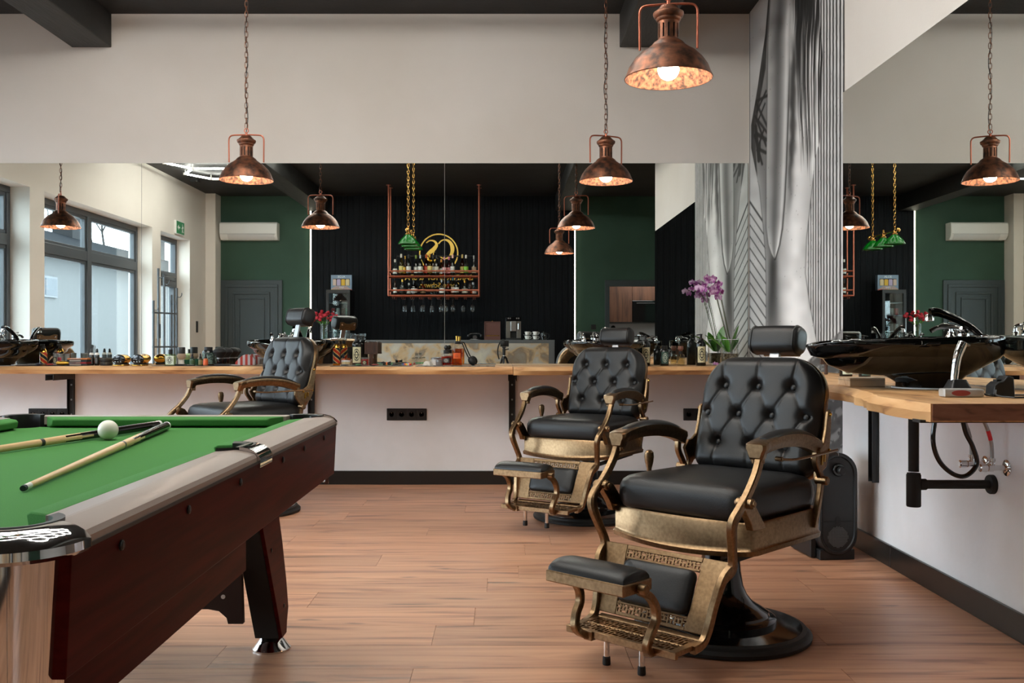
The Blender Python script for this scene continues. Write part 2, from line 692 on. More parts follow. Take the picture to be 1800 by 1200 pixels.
# wall behind the bar, green, with a doorway to the kitchen on the right
DX0, DX1, DZ = 1.77, 2.80, 2.0
mb = MB()
mb.box(-5.2, DX0, BAR_Y - 0.12, BAR_Y, 0, CEIL)
mb.box(DX1, 5.6, BAR_Y - 0.12, BAR_Y, 0, CEIL)
mb.box(DX0, DX1, BAR_Y - 0.12, BAR_Y, DZ, CEIL)
WF = struct(mb.build('wall_front', M['green'], smooth=0), 'dark green wall behind the bar')
PB = struct(MB().box(-3.19, 1.18, BAR_Y, BAR_Y + .003, 0, CEIL - .001).build('trim_7', M['board'], smooth=0), 'black vertical board panelling behind the bar')
bm0 = None
nb = 44
bw = (1.18 + 3.19) / nb
for k in range(nb):
    if bm0 is None:
        b = MB().box(0.002, bw - 0.001, 0.003, 0.04, 0.0, CEIL - 0.002).build('board', M['board'], PB, smooth=0, bevel=0.002, seg=1, loc=(-3.19, BAR_Y, 0))
        bm0 = b
    else:
        b = bm0.copy()
        COL.objects.link(b)
        b.parent = PB
        b.location = (-3.19 + k * bw, BAR_Y, 0)
struct(MB().box(LEFT_X, -4.71, BAR_Y, -1.44, 0, CEIL).build('trim_3', M['wallwarm'], smooth=0), 'cream pilaster')
# the room opens to the right beyond the end of the right wall
struct(MB().box(5.5, 5.6, BAR_Y, 2.9, 0, CEIL).build('wall_alcove_right', M['wall'], smooth=0), 'plaster wall')
struct(MB().box(2.03, 5.6, 2.75, 2.9, 0, CEIL).build('wall_alcove_back', M['wall'], smooth=0), 'plaster wall')
# kitchen beyond the doorway
struct(MB().box(1.2, 4.6, -3.72, -3.6, 0, 2.7).build('wall_kitchen_back', colour((226, 234, 244), 0.4), smooth=0), 'pale grey kitchen splashback')
struct(MB().box(1.1, 1.2, -3.72, BAR_Y - 0.12, 0, 2.7).build('wall_kitchen_left', M['wall'], smooth=0), 'kitchen wall')
struct(MB().box(4.6, 4.7, -3.72, BAR_Y - 0.12, 0, 2.7).build('wall_kitchen_right', M['wall'], smooth=0), 'kitchen wall')
area_light('kitchen_fill_light', (2.6, -2.7, 2.66), (0, 0, 0), 0.6, 0.6, 24, (1, 0.98, 0.96))  # added area light with no fixture, keeps the kitchen from going dark

# doorway frame to the kitchen
fr = struct(MB().build('door_3', M['doorgreen']) if False else MB().box(1.695, DX0, BAR_Y, BAR_Y + 0.03, 0, DZ).build('door_3', M['doorgreen'], smooth=0, bevel=0.004), 'dark doorway frame')
MB().box(1.695, DX1 + .075, BAR_Y, BAR_Y + 0.03, DZ, DZ + .1).build('door_head', M['doorgreen'], fr, smooth=0, bevel=0.004)
MB().box(DX1, DX1 + .075, BAR_Y, BAR_Y + 0.03, 0, DZ).build('door_jamb', M['doorgreen'], fr, smooth=0, bevel=0.004)

# closed panelled door on the left of the green wall
d2 = struct(MB().box(-4.70, -3.68, BAR_Y, BAR_Y + 0.035, 0, 2.10).build('door_2', M['doorgreen'], smooth=0, bevel=0.005), 'dark panelled door with nested mouldings')
for k, (ins, t, w) in enumerate(((0.07, 0.018, 0.05), (0.20, 0.02, 0.035), (0.29, 0.016, 0.03))):
    x0, x1, z0, z1 = -4.70 + ins, -3.68 - ins, 0.0 + ins, 2.10 - ins
    mb = MB()
    ya, yb = BAR_Y + 0.035, BAR_Y + 0.035 + t
    mb.box(x0, x1, ya, yb, z1 - w, z1).box(x0, x1, ya, yb, z0, z0 + w).box(x0, x0 + w, ya, yb, z0 + w, z1 - w).box(x1 - w, x1, ya, yb, z0 + w, z1 - w)
    mb.build('moulding', M['doorgreen'], d2, smooth=0, bevel=0.005)
h = MB()
h.tube([(-3.78, BAR_Y + .055, 1.02), (-3.78, BAR_Y + .09, 1.02), (-3.9, BAR_Y + .095, 1.02)], 0.009)
h.build('door_handle', M['black'], d2)

# baseboards
struct(MB().box(LEFT_X, WALL_X, WALL_Y - 0.015, WALL_Y, 0, 0.102).build('baseboard_back', M['base'], smooth=0, bevel=0.003), 'black baseboard')
bb = struct(MB().box(WALL_X - 0.019, WALL_X - 0.004, RWE, 4.52, 0, 0.102).build('baseboard_right', M['base'], smooth=0, bevel=0.003), 'black baseboard')
MB().box(WALL_X - 0.019, WALL_X - 0.004, 4.523, WALL_Y - .016, 0, 0.102).build('baseboard_length', M['base'], bb, smooth=0, bevel=0.003)

# ------------------------------------------------------------------ windows and glazed door
XF0, XF1 = -5.15, -5.07


def window(n, y0, y1, z0, z1, label):
    mb = MB()
    f = 0.07
    mb.box(XF0, XF1, y0, y1, z1 - f, z1).box(XF0, XF1, y0, y1, z0, z0 + f)
    mb.box(XF0, XF1, y0, y0 + f, z0 + f, z1 - f).box(XF0, XF1, y1 - f, y1, z0 + f, z1 - f)
    w = struct(mb.build('window_%d' % n, M['frame'], smooth=0, bevel=0.006), label)
    ym = (y0 + y1) / 2
    MB().box(XF0, XF1 + 0.008, ym - 0.06, ym + 0.06, z0 + f, z1 - f).build('mullion', M['frame'], w, smooth=0, bevel=0.006)
    for a, b in ((y0 + f, ym - 0.06), (ym + 0.06, y1 - f)):
        MB().box(XF0, XF1 + 0.004, a, b, 2.05, 2.17).build('transom', M['frame'], w, smooth=0, bevel=0.006)
        for c, d in ((z0 + f, 2.05), (2.17, z1 - f)):
            s = 0.035
            q = MB()
            q.box(XF0 + .01, XF1 - .012, a, b, d - s, d).box(XF0 + .01, XF1 - .012, a, b, c, c + s)
            q.box(XF0 + .01, XF1 - .012, a, a + s, c + s, d - s).box(XF0 + .01, XF1 - .012, b - s, b, c + s, d - s)
            sa = q.build('sash', M['frame'], w, smooth=0, bevel=0.004)
            MB().box(XF0 + .03, XF0 + .036, a + s, b - s, c + s, d - s).build('pane', M['pane'], sa, smooth=0)
    MB().box(-5.07, LEFT_X + 0.02, y0, y1, z0, z0 + 0.02).build('sill', M['white'], w, smooth=0, bevel=0.003)
    return w


window(1, 4.44, 7.0, 0.15, 2.66, 'grey framed window nearest the mirror wall')
w2 = window(2, 0.97, 4.12, 0.15, 2.66, 'wide grey framed window with transom')
hb = MB().cbox((XF1 + .02, 2.49, 1.0), (0.02, 0.025, 0.06))
hb.bar((XF1 + .04, 2.49, 1.02), (XF1 + .04, 2.49, 0.88), 0.018, 0.02, (1, 0, 0))
hb.build('window_handle', M['steel'], w2)
mb = MB()
y0, y1 = -0.64, 0.635
mb.box(XF0, XF1, y0, y1, 2.58, 2.65).box(XF0, XF1, y0, y0 + .07, 0, 2.58).box(XF0, XF1, y1 - .07, y1, 0, 2.58).box(XF0, XF1, y0 + .07, y1 - .07, 2.0, 2.13)
d1 = struct(mb.build('door_1', M['frame'], smooth=0, bevel=0.006), 'grey glazed entrance door')
MB().box(XF0 + .03, XF0 + .036, y0 + .07, y1 - .07, 2.13, 2.58).build('pane', M['pane'], d1, smooth=0)
q = MB()
a, b, c, d, s = y0 + .075, y1 - .075, 0.01, 1.995, 0.09
q.box(XF0 + .01, XF1 + .01, a, b, d - s, d).box(XF0 + .01, XF1 + .01, a, b, c, c + .16)
q.box(XF0 + .01, XF1 + .01, a, a + s, c + .16, d - s).box(XF0 + .01, XF1 + .01, b - s, b, c + .16, d - s)
lf = q.build('door_leaf', M['frame'], d1, smooth=0, bevel=0.005)
MB().box(XF0 + .03, XF0 + .036, a + s, b - s, c + .16, d - s).build('pane', M['pane'], lf, smooth=0)
MB().tube([(XF1 + .06, b - .05, 0.6), (XF1 + .06, b - .05, 1.5)], 0.015).build('pull_bar', M['steel'], lf)
q = MB().box(XF1 + .01, XF1 + .07, b - .35, b - .1, 1.96, 2.02)
q.bar((XF1 + .05, b - .3, 2.03), (XF1 + .22, b - .55, 2.03), 0.02, 0.008)
q.build('door_closer', M['steel'], d1, smooth=0, bevel=0.004)

# ------------------------------------------------------------------ mirrors
xs = [(-4.86, -2.6915), (-2.6885, -0.4375), (-0.4345, 1.823)]
ml = ['leftmost mirror panel above the long worktop, up to the left seam', 'middle mirror panel above the long worktop between two seams', 'right mirror panel above the long worktop, reaching the mural corner']
for (x0, x1), lb in zip(xs, ml):
    mb = MB()
    mb.box(x0, x1, WALL_Y - 0.006, WALL_Y, HC + .002, 2.388)
    mm = mb.build('wall_mirror', [M['mirror'], M['mirroredge']], smooth=0)
    for p in mm.data.polygons:
        p.material_index = 0 if p.normal.y < -0.5 else 1
    tag(mm, lb, 'mirror', 'mirror panels over the long worktop')
mm = MB().box(WALL_X - .006, WALL_X, RWE + .01, 5.19, HC + .002, 2.394).build('wall_mirror', [M['mirror'], M['mirroredge']], smooth=0)
for p in mm.data.polygons:
    p.material_index = 0 if p.normal.x < -0.5 else 1
tag(mm, 'large mirror on the right wall behind the wash basin', 'mirror')

# ------------------------------------------------------------------ mural (flat print on the corner wall)
def mural():
    nx, nz = 300, 520
    # columns denser towards the near edge
    pxs = np.linspace(1317.5, 1484.7, nx)
    Y = F * WALL_X / (pxs - 884.5)
    zs = np.linspace(0.0, CEIL - .001, nz)
    PX, ZZ = np.meshgrid(pxs, zs)
    YY = np.meshgrid(Y, zs)[0]
    PY = 603 - (ZZ - CAM_Z) * F / YY       # the print, described in the columns and rows it is seen at
    g = np.full(PX.shape, 172.0)
    def ip(ys, vs):
        return np.interp(PY, ys, vs)
    def ss(a, b, x):
        t = np.clip((x - a) / (b - a + 1e-9), 0, 1)
        return t * t * (3 - 2 * t)
    rng = np.random.RandomState(3)
    def vn(sx, sy, seed):
        r = np.random.RandomState(seed)
        t = r.rand(64, 64)
        u, v = (PX * sx) % 64, (PY * sy) % 64
        i, j = np.floor(u).astype(int) % 64, np.floor(v).astype(int) % 64
        fu, fv = u - np.floor(u), v - np.floor(v)
        fu, fv = fu * fu * (3 - 2 * fu), fv * fv * (3 - 2 * fv)
        i2, j2 = (i + 1) % 64, (j + 1) % 64
        return (t[i, j] * (1 - fu) + t[i2, j] * fu) * (1 - fv) + (t[i, j2] * (1 - fu) + t[i2, j2] * fu) * fv
    # left part: pale plaster
    Lc = ip([-300, 0, 60, 100, 150, 180, 220, 260, 290, 330, 400, 450, 500, 570, 660, 900], [1352, 1351, 1346, 1340, 1333, 1328, 1321, 1321, 1327, 1335, 1342, 1346, 1347, 1347, 1345, 1345])
    Rc = ip([-300, 0, 50, 100, 150, 250, 280, 330, 420, 480, 530, 600, 640, 900], [1441, 1441, 1443, 1447, 1446, 1441, 1432, 1428, 1418, 1416, 1423, 1436, 1445, 1470])
    g += 6 * ss(1318, 1345, PX)
    # vertical lines on the right
    n = 15
    xl = 1424 + np.arange(n) * 4.25
    xl = 1484 - np.array([0, 6.6, 13, 19, 24.7, 30.2, 35.4, 40.3, 45, 49.6, 54, 58.3, 62.4])
    for k, x in enumerate(xl):
        w = 1.25 - 0.06 * k
        ln = 1 - ss(w * 0.75, w * 1.5, np.abs(PX - x + 0.35 * (vn(.0, .15, 40 + k) - .5)))
        g = np.where(PX > Rc, g * (1 - 0.82 * ln), g)
    # chevrons left of the figure
    for k in range(24):
        y0 = 354 + (k * 20.3 if k > 0 else 0)
        th = (2.4 if k == 0 else 1.4)
        d = np.abs(PY - (y0 + (PX - 1318) * 1.5))
        ln = 1 - ss(th * .6, th * 1.6, d)
        g = np.where((PX < Lc) & (PX > 1318), g * (1 - .8 * ln), g)
    g = np.where(PX < 1319, g * .55, g)
    # body
    body = ss(-1, 1, PX - Lc) * ss(-1, 1, Rc - PX)
    t = (PX - Lc) / np.maximum(Rc - Lc, 1)
    skin = 160 + 48 * np.exp(-((t - .72) / .22) ** 2) - 55 * np.exp(-((t - .16) / .16) ** 2)
    low = ss(430, 560, PY)
    skin = skin * (1 - low) + low * (188 + 32 * np.exp(-((t - .62) / .22) ** 2) - 55 * np.exp(-((t - .2) / .14) ** 2) + 15 * np.exp(-((t - .05) / .06) ** 2))
    skin -= 30 * np.exp(-((PX - (1424 - (PY - 560) * .02)) / 4.0) ** 2) * ss(430, 470, PY) * (1 - ss(520, 560, PY))
    # fold below the arm tip
    skin -= 75 * np.exp(-((PX - 1360 - (PY - 460) * -.05) / (6 + (PY - 450).clip(0) * .06)) ** 2) * ss(430, 470, PY) * (1 - ss(520, 640, PY))
    skin -= 35 * np.exp(-((PX - 1352) / 5) ** 2) * ss(480, 560, PY)
    # arm shape
    aL = ip([-300, 0, 60, 300, 400, 430, 445, 456], [1352, 1354, 1350.5, 1347, 1347, 1351, 1356, 1362])
    aR = ip([-300, 0, 60, 120, 200, 290, 350, 400, 430, 456], [1392, 1392, 1389, 1388, 1386, 1383, 1380, 1376, 1371, 1363])
    arm = ss(-.8, .8, PX - aL) * ss(-.8, .8, aR - PX) * (1 - ss(450, 457, PY))
    ta = (PX - aL) / np.maximum(aR - aL, 1)
    av = 148 - 58 * np.exp(-((ta - .48) / .2) ** 2) + 38 * np.exp(-((ta - .86) / .1) ** 2) + 6 * np.exp(-((ta - .08) / .08) ** 2)
    av += 20 * ss(40, 0, PY) - 18 * np.exp(-((PX - 1362 - (80 - PY) * .25) / 8) ** 2) * (1 - ss(90, 130, PY)) * ss(20, 45, PY)
    av += 30 * ss(380, 450, PY)
    rim = np.exp(-((PX - aR) / 1.3) ** 2) * (PY < 457) * ss(60, 200, PY)
    rim2 = np.exp(-((PX - aL) / 1.0) ** 2) * (PY < 457)
    skin = skin * (1 - arm) + av * arm
    skin *= 1 - .65 * rim - .3 * rim2
    # dark gap beside the arm
    gap = np.exp(-((PX - aR - 6 - 4 * vn(.1, .05, 5)) / 5.5) ** 2) * ss(40, 110, PY) * (1 - ss(250, 430, PY)) * (PX > aR)
    skin *= 1 - .72 * gap
    # hair, right side: streaks that thin out downwards
    hL = ip([-300, 0, 60, 200, 300, 340], [1394, 1394, 1396, 1403, 1410, 1420])
    hair = ss(-3, 6, PX - hL) * (1 - ss(225 + 90 * vn(.45, .0, 9), 285 + 80 * vn(.45, .0, 9), PY))
    bend = PX + 5 * np.sin(PY / 90.0 + .4) + (PX - 1405) * .0009 * (PY - 150) + 1.5 * vn(.02, .03, 8)
    st = np.zeros_like(PX)
    for sc_, sd_, am_ in ((.38, 11, .42), (.75, 12, .40), (1.3, 13, .18)):
        r = np.random.RandomState(sd_)
        tt = r.rand(256)
        u = (bend * sc_) % 256
        i = np.floor(u).astype(int)
        fu = u - i
        st += am_ * (tt[i % 256] * (1 - fu) + tt[(i + 1) % 256] * fu)
    st += .22 * (vn(.4, .02, 21) - .5)
    hv = 22 + 185 * ss(.34, .72, st + .10 * ss(140, 260, PY) - .10 * (1 - ss(30, 110, PY)))
    hv *= 1 - .4 * np.exp(-((bend - 1412) / 9.0) ** 2) * (1 - ss(120, 240, PY))
    skin = skin * (1 - hair) + hv * hair
    # hair, left side: a dark ribbon
    lr = ip([-300, 0, 60, 120, 170, 230, 270, 300, 325], [1356, 1353, 1349, 1346, 1337, 1328, 1329, 1331, 1332])
    lh = ss(-.6, .6, PX - Lc + .3) * ss(-1.2, 1.2, lr - PX) * (1 - ss(300, 318, PY))
    g2 = 20 + 45 * (vn(.7, .04, 31))
    g = g * (1 - body) + skin * body
    g = g * (1 - lh) + g2 * lh
    for (xa, ya, xb, yb, w) in ((1347, 160, 1331, 196, 1.3), (1331, 212, 1347, 256, 1.5), (1327, 238, 1340, 288, 1.6), (1343, 228, 1331, 264, 1.2), (1329, 222, 1334, 282, 2.2), (1345, 182, 1333, 212, 1.1), (1330, 178, 1349, 168, 1.6), (1330, 182, 1349, 222, 1.7), (1328, 205, 1348, 232, 1.7), (1330, 235, 1348, 246, 2.4), (1334, 262, 1346, 268, 2.0), (1336, 262, 1336, 250, 1.5)):
        vx, vy = xb - xa, yb - ya
        q = np.clip(((PX - xa) * vx + (PY - ya) * vy) / (vx * vx + vy * vy), 0, 1)
        d = np.hypot(PX - xa - q * vx, (PY - ya - q * vy) * .6)
        g *= 1 - .8 * (1 - ss(w * .6, w * 1.5, d)) * (PX < aL + .5)
    edge = np.exp(-((PX - Rc) / .9) ** 2) * ss(300, 340, PY) + np.exp(-((PX - Lc) / .8) ** 2) * ss(300, 330, PY)
    g *= 1 - .35 * np.clip(edge, 0, 1)
    # dark leafy ground
    lb = 575 + (1485 - PX) * .92
    gd = ss(-2, 2, PY - lb)
    br = 68 + 22 * (vn(.12, .12, 51) - .5)
    v = ((PY * .8 + PX * .55 + 6 * vn(.06, .06, 52)) % 27.0) / 27.0
    c2 = ((PX + PY * .18) % 19.0) / 19.0
    leaf = ss(.38, .5, v) * (1 - ss(.86, .97, v)) * ss(.08, .22, c2) * (1 - ss(.9, .97, c2))
    br = br + 46 * leaf * (vn(.2, .2, 53) > .3)
    g = g * (1 - gd) + br * gd
    # speckles of the concrete
    sp = rng.rand(*g.shape)
    g = np.where(sp > .9985, g * .45, g)
    g *= 1 + .05 * (vn(.07, .05, 61) - .5) * 2
    g = np.clip(g, 8, 235) / 255.0 * 1.10
    lin = np.where(g <= .04045, g / 12.92, ((g + .055) / 1.055) ** 2.4)
    vs = np.stack([np.full(PX.shape, WALL_X - .0015), YY, ZZ], -1).reshape(-1, 3)
    idx = np.arange(nx * nz).reshape(nz, nx)
    fs = np.stack([idx[:-1, :-1], idx[:-1, 1:], idx[1:, 1:], idx[1:, :-1]], -1).reshape(-1, 4)
    me = bpy.data.meshes.new('mural')
    me.from_pydata(vs.tolist(), [], fs.tolist())
    at = me.color_attributes.new('print', 'FLOAT_COLOR', 'POINT')
    c = np.ones((nx * nz, 4), np.float32)
    c[:, :3] = lin.reshape(-1, 1)
    at.data.foreach_set('color', c.ravel())
    m = mk('mural_print', (150, 150, 150), 0.75)
    an = N(m, 'ShaderNodeAttribute', attribute_name='print')
    L(m, an.outputs['Color'], bsdf(m).inputs['Base Color'])
    me.materials.append(m)
    o = bpy.data.objects.new('mural', me)
    COL.objects.link(o)
    tag(o, 'black and white mural of draped limbs, hair and line patterns on the corner wall', 'mural')


mural()

# ------------------------------------------------------------------ outside the windows
struct(MB().box(-60, -5.2, -60, 40, -0.3, -0.14).build('ground', colour((128, 129, 129), 0.9), smooth=0), 'pale paving outside')
hs = thing('neighbour_house', 'white neighbouring house with grey roof seen through the window in the mirror', 'house', (-13, -12, -0.14))
MB().box(-9, 0, -26, 4.0, 0, 3.9).build('house_wall', colour((102, 103, 103), 0.9), hs, smooth=0)
roofm = mk('grey_roof', (26, 28, 31), 0.9, spec=0.02)
wv = N(roofm, 'ShaderNodeTexWave', bands_direction='Y')
wv.inputs['Scale'].default_value = 1.6
tcx = N(roofm, 'ShaderNodeTexCoord')
L(roofm, tcx.outputs['Object'], wv.inputs['Vector'])
bpn = N(roofm, 'ShaderNodeBump')
bpn.inputs['Strength'].default_value = .6
L(roofm, wv.outputs['Fac'], bpn.inputs['Height'])
L(roofm, bpn.outputs[0], bsdf(roofm).inputs['Normal'])
MB().prism([(0.5, 3.72), (-4.5, 5.3), (-9.5, 3.72), (-9.5, 3.86), (-4.5, 5.5), (0.5, 3.86)], 'y', -26.4, 4.4).build('roof', roofm, hs, smooth=0)
for yy in (-22.5, -13.5, -4.5):
    q = MB().box(-4.9, -4.1, yy, yy + 1.5, 5.0, 6.5)
    q.box(-5, -4, yy - .1, yy + 1.6, 6.5, 6.6)
    q.build('chimney', colour((24, 25, 27), 0.9), hs, smooth=0)
for yy in (-1.7, -16.0):
    w_ = MB().box(0.0, 0.06, yy, yy + .8, 2.5, 3.1).build('house_window', M['frame'], hs, smooth=0)
    MB().box(0.061, 0.07, yy + .06, yy + .74, 2.56, 3.04).build('pane', colour((86, 92, 98), 0.6), w_, smooth=0)


def bare_tree(x, y, h, seed, label):
    rr = random.Random(seed)
    mb = MB()
    def br(p, d, l, r, dep):
        pts = [p]
        for k in range(3):
            d = (d + Vector((rr.uniform(-.2, .2), rr.uniform(-.2, .2), rr.uniform(-.02, .15)))).normalized()
            p = p + d * l / 3
            pts.append(p)
        mb.tube(pts, [r, r * .87, r * .75, r * .6], 5)
        if dep:
            for k in range(3):
                a = (d + Vector((rr.uniform(-.9, .9), rr.uniform(-.9, .9), rr.uniform(.0, .5)))).normalized()
                br(pts[rr.choice((2, 3))], a, l * .68, r * .55, dep - 1)
    br(Vector((0, 0, 0)), Vector((0, 0, 1)), h * .4, .16, 5)
    tag(mb.build('bare_tree', colour((30, 27, 26), 0.9), loc=(x, y, -.14)), label, 'tree', 'bare trees behind the neighbouring house')


bare_tree(-24, -37.5, 13, 4, 'leafless tree behind the house roof, left of the near chimney in the mirror')
bare_tree(-25, -44, 15, 9, 'leafless tree behind the house roof at its far end in the mirror')

# ------------------------------------------------------------------ ceiling lights
LEDM = emit('led_tube', (255, 252, 244), LED_STRENGTH)


def honeycomb(name, label, x0, y0, side, cells, z, mat, cat='ceiling light', group=None):
    t = thing(name, label, cat, (x0, y0, z), 0, group)
    edges = {}
    for q, r in cells:
        cx, cy = side * 1.5 * q, side * math.sqrt(3) * (r + q / 2)
        P = [(cx + side * math.cos(PI / 3 * k), cy + side * math.sin(PI / 3 * k)) for k in range(6)]
        for k in range(6):
            a, b = P[k], P[(k + 1) % 6]
            key = tuple(sorted(((round(a[0], 3), round(a[1], 3)), (round(b[0], 3), round(b[1], 3)))))
            edges[key] = (a, b)
    proto = None
    for a, b in edges.values():
        if proto is None:
            tb = MB().box(-side / 2 + .012, side / 2 - .012, -.010, .010, -.010, .010).build('light_tube', mat, t, smooth=0)
            proto = tb
        else:
            tb = proto.copy()
            COL.objects.link(tb)
            tb.parent = t
        tb.location = ((a[0] + b[0]) / 2, (a[1] + b[1]) / 2, 0)
        tb.rotation_euler = (0, 0, math.atan2(b[1] - a[1], b[0] - a[0]))
    corner = None
    for c in {p for e in edges for p in e}:
        if corner is None:
            corner = MB().lathe([(.012, -.016), (.028, -.016), (.028, .016), (.008, .018), (.008, CEIL - z)], n=8).build('light_joint', M['white'], t)
            k = corner
        else:
            k = corner.copy()
            COL.objects.link(k)
            k.parent = t
        k.location = (c[0], c[1], 0)
    return t


honeycomb('honeycomb_light', 'lit white honeycomb tube light on the black ceiling near the windows, seen in the mirror', -4.01, 0.735, 0.48,
          [(0, 0), (0, 1), (0, 2)], CEIL - .06, LEDM, group='honeycomb ceiling lights')
honeycomb('honeycomb_light', 'large lit honeycomb tube light above the pool table, mirrored in its chrome corner', -1.35, 2.30, 0.40,
          [(q, r) for q in range(-2, 3) for r in range(-3, 8) if 0 <= r + q // 2 <= 3], CEIL - .06, LEDM, group='honeycomb ceiling lights')
honeycomb('honeycomb_light', 'unlit grey honeycomb tubes on the ceiling near the green wall', 2.75, -0.6, 0.36,
          [(0, 0), (1, 0)], CEIL - .06, colour((120, 122, 124), 0.5))
sd = MB().box(-4.62, -4.5, 0.02, 0.14, CEIL - .07, CEIL).build('ceiling_sensor', M['blackmatt'], smooth=0, bevel=.004)
tag(sd, 'small black box on the ceiling beside the lit honeycomb light', 'sensor')

STRIP = emit('led_strip', (255, 244, 222), STRIP_STRENGTH)
for x, lb in ((-3.205, 'glowing vertical light strip left of the black board panelling'), (1.195, 'glowing vertical light strip right of the black board panelling')):
    t = thing('light_strip', lb, 'light strip', (x, BAR_Y, 0), 0, 'vertical light strips')
    MB().box(-.016, .016, 0, .02, .35, 3.27).build('strip_channel', M['black'], t, smooth=0)
    MB().box(-.009, .009, .02, .03, .36, 3.26).build('strip_diffuser', STRIP, t, smooth=0)
# ================================================================== BARBER CHAIRS
def sgn(v):
    return 1 if v >= 0 else -1


def pad_loft(outline, zs):
    """rings of outline scaled: zs = list of (z, scale)"""
    return [[(p[0] * s, p[1] * s, z) for p in outline] for z, s in zs]


def tufted_back():
    """tufted front, in a local frame: u across, v up, +w towards the sitter"""
    W, H = 0.25, 0.225
    nu, nv = 96, 84
    rt, rb = 0.145, 0.055
    btn = []
    for u in (-.142, 0, .142):
        btn.append((u, .105))
    for u in (-.207, -.070, .070, .207):
        btn.append((u, -.005))
    for u in (-.142, 0, .142):
        btn.append((u, -.120))
    seg = []
    for i, a in enumerate(btn):
        for b in btn[i + 1:]:
            if .09 < math.hypot(a[0] - b[0], a[1] - b[1]) < .145 and abs(a[1] - b[1]) > .05:
                seg.append((a, b))
    for u in (-.142, 0, .142):
        seg.append(((u, .105), (u * 1.12, .225)))
        seg.append(((u, -.120), (u * 1.05, -.225)))
    seg.append(((-.207, -.005), (-.25, -.003)))
    seg.append(((.207, -.005), (.25, -.003)))
    vs, fs = [], []
    T = 0.085

    def xlim(v):
        if v > H - rt:
            d = v - (H - rt)
            return W - rt + math.sqrt(max(rt * rt - d * d, 0))
        if v < -H + rb:
            d = (-H + rb) - v
            return W - rb + math.sqrt(max(rb * rb - d * d, 0)) - 0.0
        return W
    tv = np.linspace(-1, 1, nv)
    tv = np.sign(tv) * (1 - (1 - np.abs(tv)) ** 1.25)
    tu = np.linspace(-1, 1, nu)
    tu = np.sign(tu) * (1 - (1 - np.abs(tu)) ** 1.25)
    for v_ in tv:
        v = v_ * H * .9995
        xl = max(xlim(v), .004)
        taper = 1.0 - 0.05 * (v - (-H)) / (2 * H) * 0
        for u_ in tu:
            u = u_ * xl
            # distance to the edge for the rounded border
            du = xl - abs(u)
            dv = H - abs(v)
            e = min(du, dv)
            puff = T * (1 - max(0, 1 - e / .05) ** 2.4 * .55)
            q = 0.0
            for a in btn:
                d2 = (u - a[0]) ** 2 + (v - a[1]) ** 2
                q += .026 * math.exp(-d2 / (2 * .014 ** 2)) + .005 * math.exp(-d2 / (2 * .035 ** 2))
            gr = 0.0
            for (ax, ay), (bx, by) in seg:
                vx, vy = bx - ax, by - ay
                t = max(0, min(1, ((u - ax) * vx + (v - ay) * vy) / (vx * vx + vy * vy)))
                d = math.hypot(u - ax - t * vx, v - ay - t * vy)
                gr = max(gr, .0050 * math.exp(-(d / .0042) ** 2) + .0016 * math.exp(-(d / .016) ** 2))
            vs.append((u, v, puff - min(q, .03) - gr * min(1, e / .03)))
    for i in range(nv - 1):
        for k in range(nu - 1):
            a = i * nu + k
            fs.append((a, a + 1, a + nu + 1, a + nu))
    # rim back to w = 0
    loop = [k for k in range(nu)] + [i * nu + nu - 1 for i in range(1, nv)] + [(nv - 1) * nu + k for k in range(nu - 2, -1, -1)] + [i * nu for i in range(nv - 2, 0, -1)]
    base = len(vs)
    for k in loop:
        vs.append((vs[k][0], vs[k][1], 0.0))
    n = len(loop)
    for k in range(n):
        fs.append((loop[k], base + k, base + (k + 1) % n, loop[(k + 1) % n]))
    fs.append(tuple(base + k for k in range(n)))
    rim = [vs[base + k][:2] for k in range(n)]
    # depth of each button's seat
    return vs, fs, btn, rim, T


